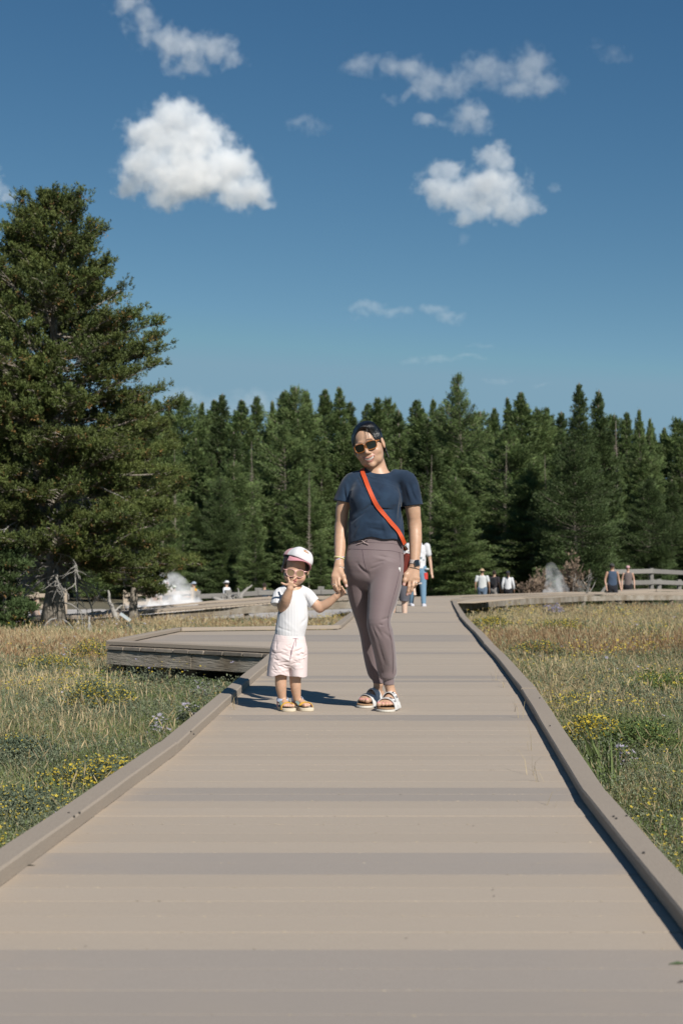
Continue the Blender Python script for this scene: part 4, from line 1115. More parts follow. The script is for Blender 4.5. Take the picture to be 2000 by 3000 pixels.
for k, (px, top, kd) in enumerate(sky_row):
    side = 'left' if px < 780 else ('middle' if px < 1330 else 'right')
    cnt[side] = cnt.get(side, 0) + 1
    look = {'a': 'pointed', 'b': 'narrow', 'c': 'rounded', 'd': 'dark', 'e': 'thin', 'g': 'tufted'}[kd]
    where = {'left': 'left of the toddler and beyond', 'middle': 'above the woman', 'right': 'right of the tallest far pine'}[side]
    plant(kd, px, top, rt.uniform(112, 135), look + ' skyline pine, ' + ORD[cnt[side] - 1] + ' from the left among those ' + where, 'skyline pines behind the meadow', wf=rt.uniform(1.05, 1.6))
plant('s', 1366, 1094, 108, 'tallest pine of the far skyline, open ragged crown standing above its neighbours', None, wf=.85)
plant('d', 1702, 1118, 88, 'tall dark pine with the left one of two high tips on the right', None, wf=1.05)
plant('d', 1752, 1138, 92, 'tall dark pine with the right one of two high tips on the right', None, wf=1.1)
plant('g', 1872, 1196, 96, 'thin pine with a bare stem and small tufted top near the right edge', None, wf=1.0)
plant('h', 1806, 1230, 97, 'bare dead pine snag among the right hand trees', None, wf=.7)
plant('g', 1905, 1222, 99, 'slender sparse pine right of the thin tufted one', None, wf=.8)
# the rows in front, filling the forest wall from the ground up
front = []
for px in np.arange(-120, 2200, 62):
    front.append((px + rt.uniform(-22, 22), rt.uniform(1215, 1330), rt.uniform(98, 112), 'abcdba'[rt.randint(6)], 1))
for px in np.arange(-120, 2200, 105):
    front.append((px + rt.uniform(-35, 35), rt.uniform(1330, 1480), rt.uniform(86, 96), 'cadcab'[rt.randint(6)], 2))
for px in (470, 560, 660, 760, 860, 940, 1120, 1220, 1310):
    front.append((px + rt.uniform(-15, 15), rt.uniform(1470, 1590), rt.uniform(80, 85), 'cac'[rt.randint(3)], 3))
fcount = {}
names = {1: ('pine in the crowded middle rows of the forest', 'middle rows of forest pines'), 2: ('pine in the front rows of the forest wall behind the meadow', 'front rows of forest pines'), 3: ('low bushy pine at the very foot of the forest wall', 'bushy pines at the foot of the forest')}
for px, top, d, kd, row in front:
    side = ' left of the woman' if px < 1000 else ' right of the woman'
    if row != 3 and 1405 < px < 1470: continue
    fcount[row, side] = fcount.get((row, side), 0) + 1
    lab_ = {1: ORD[min(19, fcount[row, side] - 1)] + ' pine from the left in the middle forest rows' + side, 2: ORD[min(19, fcount[row, side] - 1)] + ' pine from the left in the front forest rows' + side, 3: ORD[fcount[row, side] - 1] + ' low bushy pine from the left at the forest foot' + side}[row]
    plant(kd, px, top, d, lab_, names[row][1] + side, wf=rt.uniform(1.1, 1.55) if row < 3 else rt.uniform(1.3, 1.7))
plant('c', 1335, 1395, 80, 'broad mid green pine just right of the woman, in front of the forest', None, wf=1.35)
plant('f', 1690, 1290, 78, 'largest spreading dark pine in front of the forest on the right', None, wf=1.0, rz=.4)
plant('f', 1900, 1400, 80, 'spreading dark pine at the right edge behind the wooden railing', None, wf=.95, rz=2.4)
plant('f', 640, 1400, 84, 'broad dark pine behind the steam on the left', None, wf=.8, rz=4)
for k, (px, top, d) in enumerate([(512, 1310, 97), (738, 1290, 97), (905, 1370, 86), (1262, 1330, 85), (1482, 1300, 97), (1598, 1330, 92)]):
    plant('h', px, top, d, ORD[k] + ' thin dead trunk from the left standing in the forest', 'bare dead trunks in the forest', wf=.42)
for k_ in list(protos):
    if k_ not in used: raise Exception(k_)

# ---------------------------------------------------------------- the big pine on the left and its neighbours, seen shoot by shoot
def shoot_tree(px, foot, d, R_of, label, seed, top, base_z=None, nb_per_m=9, mt=M_need, tw=.16, dead_n=0, lean=0.0, wild=.5, name='big_pine', lowest=.16, keep=1.0):
    r = np.random.RandomState(seed)
    x0 = (px - 1000) / F * d
    g0 = float(zg(x0, d)); tip = P(px, top, d)[2]; h = tip - g0
    t = empty(name, (x0, d, g0), label, 'tree')
    o = np.array((x0, d, g0))
    zs = np.linspace(0, h, 12); bx = r.normal(0, .03, 12).cumsum() * .5; by = r.normal(0, .03, 12).cumsum() * .5; bx[0] = by[0] = 0
    ctr = np.stack([bx + lean * (h - zs) * 0, by, zs], 1)
    tb = MB(); tb.tube(o + ctr, np.interp(zs / h, [0, .03, .1, .6, 1], [tw * 1.7, tw * 1.2, tw, tw * .5, .015]), 10)
    for a in (0.4, 1.9, 3.3, 4.6, 5.7):
        tb.tube([o + (math.cos(a) * tw * 1.9, math.sin(a) * tw * 1.9, -.05), o + (math.cos(a) * tw * 1.0, math.sin(a) * tw, .12), o + (math.cos(a) * tw * .5, math.sin(a) * tw * .5, .5)], [.05, .055, .03], 6)
    lm = MB(); KP, KD, KL, TN, RP, RD = [], [], [], [], [], []
    z = h * lowest
    def shoots(p, n, tone_b, dirb, rad):
        """upturned bottle-brush shoots round a point"""
        for _ in range(n):
            b0 = p + r.normal(size=3) * (rad, rad, rad * .45)
            ax = dirb * .5 + r.normal(size=3) * .35 + (0, 0, .75); ax /= np.linalg.norm(ax)
            L = r.uniform(.10, .21); m = 15
            q = r.uniform(0, 1, m)
            side = r.normal(size=(m, 3)); side -= ax * (side @ ax)[:, None]; side /= np.linalg.norm(side, axis=1)[:, None]
            KP.append(b0 + ax * (q * L)[:, None]); KD.append(side * .75 + ax * .8); KL.append(r.uniform(.05, .085, m)); TN.append(np.clip(tone_b + r.normal(0, .12, m) + .15 * (q - .5), 0, 1))
            if r.rand() < .05: RP.append(b0 - ax * .02 + r.normal(size=(7, 3)) * .03); RD.append(r.normal(size=(7, 3)))
    while z < h * .985:
        f = z / h; rr = R_of(f)
        for b in range(max(2, int(nb_per_m * .2 * (1 if f < .9 else .8)))):
            if r.rand() > keep: continue
            a = r.uniform(0, 6.283); L = rr * r.uniform(.55, 1.03)
            c0 = o + np.array([np.interp(z, zs, ctr[:, 0]), np.interp(z, zs, ctr[:, 1]), z])
            sl = np.interp(f, [0, .3, .6, .9, 1], [-.22, -.02, .18, .6, 1.6]) + r.normal(0, .12)
            u = np.array((math.cos(a), math.sin(a), sl)); u /= np.linalg.norm(u)
            up = np.array((0, 0, 1.)); lat = np.cross(u, up); lat /= np.linalg.norm(lat)
            n = 6; q = np.linspace(0, 1, n)
            path = c0 + u * (q * L)[:, None] + up * (q ** 2 * L * .16)[:, None] + lat * (np.sin(q * 3 + r.rand() * 6) * L * .06 * wild)[:, None]
            lm.tube(path, np.linspace(.035, .008, n) * (.5 + L / 4) * (1 - .5 * f), 5, caps=False)
            tone_b = np.clip(.5 + r.normal(0, .14), .15, .85)
            ntw = int(5 + L * 8.5)
            for k in range(ntw):
                qq = r.uniform(.22, 1.0) ** .85
                p = np.array([np.interp(qq, q, path[:, i]) for i in range(3)])
                sgn = r.choice((-1, 1)); tl = L * r.uniform(.12, .30) * (1.25 - qq) + .12
                e = p + (lat * sgn * .9 + u * .6 + up * r.uniform(-.05, .45)) * tl
                lm.tube([p, (p + e) / 2 + up * .03, e], [.009, .006, .003], 3, caps=False)
                for w in np.linspace(.45, 1, max(2, int(tl / .13))):
                    shoots(p + (e - p) * w, r.randint(2, 5), tone_b, u, .06)
            shoots(path[-1], 5, tone_b, u, .08)
        z += r.uniform(.13, .26)
    shoots(o + (bx[-1], by[-1], h - .1), 14, .5, np.array((0, 0, 1.)), .12)
    tb.build('trunk', M_bark, t, smooth=True)
    lm.build('limbs', M_bark, t)
    KP, KD, KL, TN = np.concatenate(KP), np.concatenate(KD), np.concatenate(KL), np.concatenate(TN)
    KD /= np.linalg.norm(KD, axis=1)[:, None]
    mesh_np('crown', kites(KP, KD, KL, .0105, r), kite_faces(len(KP)), mt, t, False, col=np.repeat(TN, 4))
    if RP:
        RP, RD = np.concatenate(RP), np.concatenate(RD); RD /= np.linalg.norm(RD, axis=1)[:, None]
        mesh_np('rusty_twigs', kites(RP, RD, np.full(len(RP), .06), .012, r), kite_faces(len(RP)), M_rust, t, False, col=np.full(len(RP) * 4, .5))['kind'] = 'stuff'
    if dead_n:
        dd = MB()
        for k in range(dead_n):
            a = r.uniform(2.6, 5.6) if k % 3 else r.uniform(-1.2, .6)
            z = r.uniform(.12, .34) * h; L = r.uniform(.8, 2.0)
            p = o + (0, 0, z); u = np.array((math.cos(a), math.sin(a), r.uniform(-.1, .35)))
            pts = [p]
            for s_ in range(9):
                u = u + r.normal(size=3) * .22 + (0, 0, -.11); u /= np.linalg.norm(u); pts.append(pts[-1] + u * L / 9)
            dd.tube(pts, np.linspace(.03, .006, 10), 5, caps=False, tone=r.uniform(.3, .8))
            for s_ in range(r.randint(5, 10)):
                i0 = r.randint(2, 9); v = r.normal(size=3) * (.7, .7, .4) + (0, 0, -.55); v /= np.linalg.norm(v); q_ = [pts[i0]]
                for w in range(6):
                    v = v + r.normal(size=3) * .38; v /= np.linalg.norm(v); q_.append(q_[-1] + v * r.uniform(.05, .11))
                dd.tube(q_, np.linspace(.011, .003, 7), 4, caps=False, tone=r.uniform(.3, .9))
        dd.build('dead_branches', M_dead, t)
    return t
big_R = lambda f: float(np.interp(f, [0, .12, .22, .35, .45, .5, .56, .6, .63, .68, .74, .79, .81, .86, .90, .92, .95, 1], [1.7, 2.3, 2.55, 2.65, 2.55, 2.5, 2.6, 2.8, 2.8, 2.3, 1.8, 1.2, 1.3, 1.3, 1.2, .95, .45, .15]))
shoot_tree(158, 1850, 31, big_R, 'biggest pine, tall with a ragged crown and a grey gnarled trunk, on the left', 11, 578, nb_per_m=32, tw=.19, dead_n=64, lowest=.17)
shoot_tree(392, 1790, 38, lambda f: float(np.interp(f, [0, .16, .26, .5, .8, 1], [.4, .7, 1.75, 1.8, 1.0, .2])), 'bushy pine with rusty twigs just right of the biggest pine, behind it', 5, 1165, nb_per_m=24, mt=M_need, tw=.11, lowest=.15, name='pine_tree')
shoot_tree(-70, 1850, 33, lambda f: float(np.interp(f, [0, .1, .5, .8, 1], [1.4, 1.6, 1.8, 1.1, .2])), 'dark pine cut by the left edge of the photo', 6, 760, nb_per_m=22, mt=M_need, tw=.15, lowest=.03, name='pine_tree')
shoot_tree(25, 1850, 29, lambda f: float(np.interp(f, [0, .3, .8, 1], [.55, .5, .3, .08])), 'small dark young pine low in front of the big pine trunk', 8, 1600, nb_per_m=26, mt=M_needd, tw=.05, lowest=.04, name='young_pine')

# ---------------------------------------------------------------- people: shared
def skin_mat(name, rough=.44):
    m = mat(name, (1, 1, 1), rough, spec=.35, sss=.08, bump=(260, .12, .0006, (1, 1, 1)))
    N, L = m.node_tree.nodes, m.node_tree.links
    b = N['Principled BSDF']; a = N.new('ShaderNodeAttribute'); a.attribute_name = 'tone'
    t = N.new('ShaderNodeTexNoise'); t.inputs['Scale'].default_value = 38; t.inputs['Detail'].default_value = 4
    tc = N.new('ShaderNodeTexCoord'); L.new(tc.outputs['Object'], t.inputs[0])
    mr = N.new('ShaderNodeMapRange'); mr.inputs[1].default_value = .35; mr.inputs[2].default_value = .65; mr.inputs[3].default_value = .94; mr.inputs[4].default_value = 1.05
    L.new(t.outputs[0], mr.inputs[0])
    s_ = N.new('ShaderNodeVectorMath'); s_.operation = 'SCALE'
    L.new(a.outputs['Color'], s_.inputs[0]); L.new(mr.outputs[0], s_.inputs['Scale']); L.new(s_.outputs[0], b.inputs['Base Color'])
    return m
M_skin = skin_mat('skin')
def paint(V, base, spots):
    """base colour with soft coloured spots: (centre, radius, colour, amount)"""
    c = np.tile(np.array(base, float), (len(V), 1))
    for p, r, col, am in spots:
        r_ = np.array(r, float) if not np.isscalar(r) else r
        d = np.linalg.norm((V - np.array(p)) / r_, axis=1)
        w = np.clip((1.15 - d) / .3, 0, 1)[:, None] * am
        c = c * (1 - w) + np.array(col) * w
    return c / EXPO
def frame(roll, yaw, pitch):
    """columns: viewer-right, facing direction, up. roll>0 leans the top to the viewer's left; yaw>0 turns the face to the viewer's left; pitch>0 looks down"""
    Rz = np.array(Matrix.Rotation(-yaw, 3, 'Z')); Ry = np.array(Matrix.Rotation(-roll, 3, 'Y')); Rx = np.array(Matrix.Rotation(pitch, 3, 'X'))
    B = np.array(((1, 0, 0), (0, -1, 0), (0, 0, 1.)))
    B = Ry @ Rz @ Rx @ B
    return B
def cutplane(fl, p, n, R, k=0.0):
    """inside the sphere (p, R): keep only the side the normal n points away from"""
    p, n = np.array(p, float), np.array(n, float); n /= np.linalg.norm(n)
    sl, (X, Y, Z) = fl.block(p - R, p + R)
    d = (X - p[0]) * n[0] + (Y - p[1]) * n[1] + (Z - p[2]) * n[2]
    rr = np.sqrt((X - p[0]) ** 2 + (Y - p[1]) ** 2 + (Z - p[2]) ** 2)
    f = fl.f[sl]; fl.f[sl] = np.where(rr < R, np.maximum(f, d), f)
def front_y(fl, x, z):
    """y of the surface facing the camera at (x, z)"""
    i = int(round((x - fl.lo[0]) / fl.h)); k = int(round((z - fl.lo[2]) / fl.h))
    i = min(max(i, 0), fl.n[0] - 1); k = min(max(k, 0), fl.n[2] - 1)
    col = fl.f[i, :, k]; w = np.where(col < 0)[0]
    return None if len(w) == 0 else fl.lo[1] + fl.h * (w[0] - (col[w[0]] / (col[w[0]] - col[w[0] - 1]) if w[0] > 0 else 0))
def on_front(fl, W_, px, py, D, off=.003):
    p = P(px, py, D)
    for _ in range(4):
        y = front_y(fl, p[0], p[2])
        if y is None: break
        p = P(px, py, y - off)
    return p
def finger(fl, pts, r0, r1=None, k=.004):
    r1 = r0 * .82 if r1 is None else r1
    pts = [np.array(p) for p in pts]; rr = np.linspace(r0, r1, len(pts))
    for a, b, ra, rb in zip(pts[:-1], pts[1:], rr[:-1], rr[1:]): fl.seg(a, b, ra, rb, k=k)
def foot(fl, heel, ang, L, ankle, ra, k=.01, mirror=1):
    """heel on the sole line; ang: heading from -y towards +x; ankle: point; mirror=1: big toe on the +side axis"""
    f = np.array((math.sin(ang), -math.cos(ang), 0)); s = np.array((math.cos(ang), math.sin(ang), 0)) * mirror
    H = lambda x, y, z: np.array(heel) + s * x * L + f * y * L + np.array((0, 0, z * L))
    fl.ell(H(0, .12, .13), (.125 * L, .14 * L, .13 * L), np.stack([s, f, (0, 0, 1)], 1), k=k)
    fl.seg(H(0, .15, .14), H(-.02, .45, .13), (.13 * L, .13 * L), (.135 * L, .12 * L), side=s, k=k)
    fl.seg(H(-.02, .45, .13), H(.0, .74, .09), (.14 * L, .12 * L), (.185 * L, .075 * L), side=s, k=k)
    fl.seg(ankle, H(0, .22, .22), ra, (.115 * L, .13 * L), side=s, k=k * 1.5)
    fl.seg(H(0, .28, .23), H(0, .55, .125), .09 * L, .075 * L, side=s, k=k * 1.5)
    tips = []
    for x, y0, y1, r in ((.125, .80, .945, .062), (.035, .82, .935, .046), (-.04, .80, .90, .043), (-.105, .77, .86, .040), (-.16, .73, .81, .037)):
        fl.seg(H(x, y0 - .06, .075), H(x * 1.02, y1 - .04, .065), r * L * .95, r * L, k=.002)
        tips.append(H(x * 1.02, y1 - .03, .105))
    return tips, H
def sole(mb, H, L, z0, z1, grow=1.0, tone=.5, mirror=1):
    """foot-shaped slab between heights z0 and z1 (metres)"""
    out = [(0, -.06), (.10, -.03), (.155, .08), (.15, .25), (.13, .42), (.165, .60), (.225, .76), (.235, .88), (.17, 1.00), (.05, 1.045), (-.08, 1.00), (-.18, .90), (-.235, .78), (-.22, .60), (-.17, .42), (-.155, .25), (-.155, .08), (-.10, -.03)]
    o = np.array([H(x * grow, .5 + (y - .5) * (1 + (grow - 1) * .5), 0) for x, y in out]); n = len(o)
    o2 = []
    for a, b in zip(o, np.roll(o, -1, 0)): o2 += [a, (a + b) / 2]
    o = np.array(o2); o = (o + np.roll(o, 1, 0) * .5 + np.roll(o, -1, 0) * .5) / 2; n = len(o)
    b = .003
    c = o.mean(0)
    lay = [(z0 + b, 1.0), (z1 - b, 1.0), (z1, .975)]
    V = []
    V += [np.c_[c[0] + (o[:, 0] - c[0]) * .975, c[1] + (o[:, 1] - c[1]) * .975, np.full(n, z0)]]
    for z, s_ in lay: V.append(np.c_[c[0] + (o[:, 0] - c[0]) * s_, c[1] + (o[:, 1] - c[1]) * s_, np.full(n, z)])
    V = np.concatenate(V); Q = []
    for r_ in range(3):
        for k in range(n): Q.append((r_ * n + k, r_ * n + (k + 1) % n, (r_ + 1) * n + (k + 1) % n, (r_ + 1) * n + k))
    V = np.concatenate([V, [[c[0], c[1], z0], [c[0], c[1], z1]]]); T = []
    for k in range(n): T += [(4 * n, (k + 1) % n, k), (4 * n + 1, 3 * n + k, 3 * n + (k + 1) % n)]
    mb.add(V, Q, T, tone)
def band(mb, H, L, y, w, hx, hz, z0, th=.0035, a0=0, a1=math.pi, skew=0.0, tone=.5, n=18, power=1.0):
    """strap arching over the foot at y (share of the length), w wide (m), half-width hx and height hz (m)"""
    th_ = np.linspace(a0, a1, n); V = []
    for t in th_:
        c, s_ = math.cos(t), abs(math.sin(t)) ** power
        for o in (0, th):
            for sgn in (-1, 1):
                yy = y * L + sgn * w / 2 + skew * c
                V.append(H((hx + o) * c / L, yy / L, (z0 + (hz + o) * s_) / L))
    V = np.array(V); Q = []
    for k in range(n - 1):
        a, b = k * 4, (k + 1) * 4
        Q += [(a, a + 1, b + 1, b), (a + 2, b + 2, b + 3, a + 3), (a, b, b + 2, a + 2), (a + 1, a + 3, b + 3, b + 1)]
    Q += [(0, 2, 3, 1), ((n - 1) * 4, (n - 1) * 4 + 1, (n - 1) * 4 + 3, (n - 1) * 4 + 2)]
    mb.add(V, Q, tone=tone)
def ribbon(mb, pts, nrm, w, th=.0025, tone=.5):
    """flat strap along pts; nrm: outward direction at each point"""
    pts = np.array(pts, float); nrm = np.array(nrm, float)
    T = np.gradient(pts, axis=0); T /= np.linalg.norm(T, axis=1)[:, None]
    S = np.cross(T, nrm); S /= np.linalg.norm(S, axis=1)[:, None]; Nn = np.cross(S, T); Nn *= np.sign((Nn * nrm).sum(1))[:, None]
    w = np.broadcast_to(np.asarray(w, float), (len(pts),))[:, None]
    V = np.stack([pts - S * w / 2, pts + S * w / 2, pts + S * w / 2 + Nn * th, pts - S * w / 2 + Nn * th], 1).reshape(-1, 3); n = len(pts)
    Q = [(k * 4 + a, k * 4 + (a + 1) % 4, (k + 1) * 4 + (a + 1) % 4, (k + 1) * 4 + a) for k in range(n - 1) for a in range(4)] + [(0, 3, 2, 1), ((n - 1) * 4, (n - 1) * 4 + 1, (n - 1) * 4 + 2, (n - 1) * 4 + 3)]
    mb.add(V, Q, tone=tone)
def fabric(name, c, c2, rough=.85, sheen=.15, bump=(40, .25, .003, (1, 1, 1)), noise=None):
    return mat(name, c, rough, spec=.2, sheen=sheen, noise=noise or [(9, .6, c2, 4, (1, 1, 1))], bump=bump)

def face_patch(mb, fl, Hf, M_, zu, zl, hw, off, n=15, m=5, bulge=0.0, tone=.5):
    """a crescent laid on the face between local heights zu(u) and zl(u), u in -1..1"""
    V = []
    for i in range(n):
        u = -1 + 2 * i / (n - 1)
        for j in range(m):
            w = j / (m - 1); z = zu(u) * (1 - w) + zl(u) * w
            p = fl.cast(Hf(hw * u, .16, z), -M_[:, 1], .16)
            if p is None: p = Hf(hw * u, .08, z)
            V.append(p + M_[:, 1] * (off + bulge * math.sin(math.pi * w) * (1 - u * u)))
    mb.add(V, [(i * m + j, (i + 1) * m + j, (i + 1) * m + j + 1, i * m + j + 1) for i in range(n - 1) for j in range(m - 1)], tone=tone)

# ---------------------------------------------------------------- the woman
DW = 8.02
def Wp(px, py, dy=0.0): return P(px, py, DW + dy)
woman = empty('person', (Wp(1115, 2050)[0], 8.03, 0), 'woman in navy t-shirt and mauve joggers wearing sunglasses, holding the toddler by the hand', 'person')
B = Field((-.10, 7.72, -.01), (.52, 8.36, 1.68), .003)
HW = frame(math.radians(17), math.radians(13), math.radians(4))
hs = 1.05
ho = Wp(1069, 1307, -.10) - HW[:, 1] * .098 * hs
def Hh(x, y, z): return ho + HW @ (np.array((x, y, z)) * hs)
e = lambda c, r, k=.012: B.ell(Hh(*c), tuple(np.array(r) * hs), HW, k=k)
# torso under the clothes, neck
B.chain([Wp(1100, 1600, .02), Wp(1100, 1500, .01), Wp(1100, 1432, .0), Wp(1106, 1404, .02)], [(.12, .085), (.125, .085), (.135, .08), (.085, .055)], k=.03)
B.seg(Wp(1056, 1412, .03), Wp(1166, 1406, .025), .022, .022, k=.02)
B.seg(Wp(1111, 1408, .02), Hh(0, -.022, -.075), (.062, .055), (.056, .054), k=.03)
B.seg(Wp(1132, 1399, .02), Wp(1160, 1398, .02), .022, .02, k=.02)
# skull and face
e((0, -.018, .028), (.077, .094, .090)); e((0, .012, -.035), (.070, .078, .078)); e((0, .028, -.075), (.057, .056, .044), .02)
for s_ in (-1, 1):
    e((s_ * .040, .053, -.040), (.029, .028, .026), .014)
    e((s_ * .034, .048, -.082), (.018, .02, .02), .018)
    e((s_ * .030, .076, .020), (.026, .012, .009), .014)
    e((s_ * .0125, .094, -.0405), (.0085, .0095, .0075), .005)
B.seg(Hh(0, .080, .006), Hh(0, .104, -.034), .008, .0115, k=.009)
e((0, .072, -.106), (.019, .017, .015), .015)
e((0, .080, -.062), (.026, .014, .012), .01)
for s_ in (-1, 1):      # ears, smile folds
    e((s_ * .079, -.006, -.012), (.009, .021, .031), .004)
    B.ellcut(Hh(s_ * .090, .002, -.008), (.009, .011, .017), HW, k=.003)
    B.crease(Hh(s_ * .022, .090, -.042), Hh(s_ * .038, .068, -.074), .0045, -.0022)
# arms
B.chain([Wp(1026, 1416, .035), Wp(1005, 1480, .05), Wp(999, 1545, .06)], [.035, .039, .033], k=.02)
B.chain([Wp(999, 1545, .06), Wp(997, 1580, .03), Wp(993, 1655, -.06)], [.033, .0355, .0245], k=.02)
B.chain([Wp(1196, 1410, .01), Wp(1208, 1485, .015), Wp(1214, 1538, .03)], [.041, .043, .035], k=.02)
B.chain([Wp(1214, 1538, .03), Wp(1216, 1578, .01), Wp(1214, 1655, -.03)], [.035, .037, .026], k=.02)
# her left hand (viewer right), back of the hand to the camera
wz = -.04
B.seg(Wp(1214, 1655, wz), Wp(1208, 1690, wz - .01), (.028, .020), (.040, .017), k=.012)
B.seg(Wp(1200, 1698, wz - .015), Wp(1222, 1697, wz - .005), .0125, .0125, k=.01)
fL = [[(1199.5, 1699, -.055), (1197, 1718, -.062), (1195, 1731, -.058), (1191.5, 1742, -.050)], [(1211, 1701, -.055), (1208.5, 1716, -.066), (1205, 1728, -.062), (1200, 1739, -.05)],
      [(1219, 1698, -.05), (1218, 1711, -.062), (1213, 1719, -.048), (1208, 1722, -.034)], [(1225, 1693, -.04), (1225, 1703, -.048), (1220, 1710, -.035), (1215, 1711, -.024)]]
for q, r0 in zip(fL, (.0098, .0100, .0095, .0085)): finger(B, [Wp(*p) for p in q], r0)
finger(B, [Wp(1200, 1672, -.045), Wp(1189, 1684, -.055), Wp(1185, 1700, -.062), Wp(1182.5, 1713, -.06)], .0145, .0095, k=.010)
# her right hand (viewer left), holding the toddler
wz = -.07
B.seg(Wp(993, 1655, wz + .01), Wp(988, 1690, wz - .02), (.026, .018), (.036, .016), k=.012)
B.seg(Wp(978, 1698, wz - .02), Wp(992, 1697, wz - .03), .0125, .0125, k=.01)
fR = [[(991, 1698, -.105), (993, 1713, -.118), (996, 1722, -.112), (998.5, 1729, -.098)], [(983.5, 1701, -.10), (984, 1718, -.116), (989, 1729, -.11), (996, 1737, -.098)],
      [(977.5, 1700, -.09), (977.5, 1716, -.102), (982, 1728, -.097), (989, 1736, -.085)], [(973.5, 1696, -.075), (973.5, 1709, -.083), (978, 1719, -.076), (984, 1725, -.066)]]
for q, r0 in zip(fR, (.0095, .0097, .0093, .0083)): finger(B, [Wp(*p) for p in q], r0)
finger(B, [Wp(996, 1673, -.08), Wp(1005, 1688, -.10), Wp(1010, 1704, -.105), Wp(1014, 1717, -.098)], .0145, .0092, k=.010)
# legs inside the trousers, ankles and feet
hlL = np.array((Wp(1156, 2060)[0] + .0, 8.10, .026)); hlR = np.array((Wp(1116, 2060)[0] + .012, 8.29, .026))
B.chain([Wp(1060, 1660, .03), Wp(1082, 1850, .15), Wp(1108, 2000, .20)], [.06, .038, .025], k=.02)
B.chain([Wp(1132, 1660, -.01), Wp(1112, 1830, -.10), Wp(1139, 2000, .02)], [.07, .045, .026], k=.02)
aL, aR = Wp(1139, 2005, .02), Wp(1108, 2005, .20)
angL, angR = math.radians(-17), math.radians(-32)
tipsL, HL = foot(B, hlL, angL, .238, aL, .027, mirror=-1)
tipsR, HR = foot(B, hlR, angR, .238, aR, .026, mirror=1)
Vb, Qb = B.mesh(); Vb = relax(Vb, Qb, 2, .4)
lipc = (.50, .20, .17); nail = (.80, .42, .42)
SK = (.56, .35, .235)
spots = [(Hh(0, .095, -.068), tuple(np.array((.024, .02, .006)) * hs), lipc, .6), (Hh(0, .092, -.083), tuple(np.array((.018, .02, .008)) * hs), (.58, .25, .21), .6),
         (Hh(-.036, .075, -.042), .022, (.66, .34, .25), .3), (Hh(.036, .075, -.042), .022, (.66, .34, .25), .3),
         (Hh(-.031, .085, .026), tuple(np.array((.021, .02, .0045)) * hs), (.10, .06, .045), .8), (Hh(.031, .085, .026), tuple(np.array((.021, .02, .0045)) * hs), (.10, .06, .045), .8)]
for t_ in tipsL + tipsR: spots.append((t_ + (0, -.004, .004), .008, (.82, .32, .36), .9))
for q in (fL[0][3], fL[1][3], fR[0][3], fR[1][3]): spots.append((Wp(q[0], q[1], q[2] - .008), .0075, (.80, .50, .47), .8))
spots.append((Wp(1013.5, 1716, -.108), .009, (.85, .62, .60), .9)); spots.append((Wp(1182, 1711, -.07), .009, (.80, .50, .47), .8))
mesh_np('body', Vb, Qb, M_skin, woman, True, col=paint(Vb, SK, spots))
# mouth: open smile
def mouth(fl, Hf, M_, parent, hw=.0305, z=-.0675, teeth=True, lipcol=(.50, .23, .185), q=1.6):
    c = .0075 * q; n_ = 0
    mb = MB(); face_patch(mb, fl, Hf, M_, lambda u: z + .0050 * q + c * u * u * .9 - .0012 * q * math.exp(-(u / .18) ** 2) - .002 * q * u ** 4, lambda u: z - .0012 * q + c * u * u * .9, hw * 1.08, .0003, bulge=.0026)
    face_patch(mb, fl, Hf, M_, lambda u: z - .0072 * q + c * 1.15 * u * u, lambda u: z - .0145 * q + c * 1.75 * u * u, hw * .92, .0003, bulge=.0032)
    mb.build('lips', mat('lip_skin', lipcol, .4, spec=.4, sss=.1), parent, smooth=True)
    mb = MB(); face_patch(mb, fl, Hf, M_, lambda u: z - .0006 * q + c * u * u * .9, lambda u: z - .0080 * q + c * 1.1 * u * u, hw, .0001, bulge=-.0002)
    mo = mb.build('mouth', mat('mouth_dark', (.055, .012, .010), .6), parent, smooth=True)
    if teeth:
        mb = MB()
        for k in range(8):
            u0 = -.80 + k * .2 + .008; u1 = u0 + .184
            f = lambda t, g: (lambda u: g(u0 + (u1 - u0) * (u + 1) / 2))
            V = []
            for u in (u0, (u0 + u1) / 2, u1):
                for w in (0, .5, 1):
                    zt = z - .0006 * q + c * u * u * .9; zb = z - .0066 * q + c * 1.1 * u * u
                    p = fl.cast(Hf(hw * u, .16, zt + (zb - zt) * w), -M_[:, 1], .16)
                    V.append(p + M_[:, 1] * (.0006 + (.0005 if u == (u0 + u1) / 2 else 0)))
            mb.add(V, [(i * 3 + j, (i + 1) * 3 + j, (i + 1) * 3 + j + 1, i * 3 + j + 1) for i in range(2) for j in range(2)], tone=rs.uniform(.4, .6))
        mb.build('teeth', mat('tooth', (.98, .94, .85), .3, tone=.1), mo, smooth=True)
mouth(B, Hh, HW, woman)
# hair
HF = Field(ho - .19, ho + .19, .0026)
h_ = lambda c, r, k=.012: HF.ell(Hh(*c), tuple(np.array(r) * hs), HW, k=k)
h_((.002, -.020, .034), (.0805, .096, .0935)); h_((.0, -.045, -.02), (.076, .072, .072), .02)
h_((.024, .02, .088), (.050, .056, .036), .02)
h_((0, -.06, -.075), (.05, .04, .05), .02)
h_((-.068, .0, .010), (.016, .030, .056), .012); h_((.066, -.010, .032), (.018, .034, .040), .012)
HF.ellcut(Hh(-.006, .110, .014), tuple(np.array((.074, .078, .104)) * hs), HW, k=.004)
HF.ellcut(Hh(0, .09, -.095), tuple(np.array((.085, .105, .08)) * hs), HW, k=.006)
HF.ellcut(Hh(.092, .0, -.018), tuple(np.array((.022, .028, .038)) * hs), HW, k=.006)
rh = np.random.RandomState(9)
def lock(pts, r0, r1=.001, k=.004):
    q = smooth_path([Hh(*p) for p in pts], 9, 1); HF.chain(list(q), list(np.linspace(r0, r1, 9)), k=k)
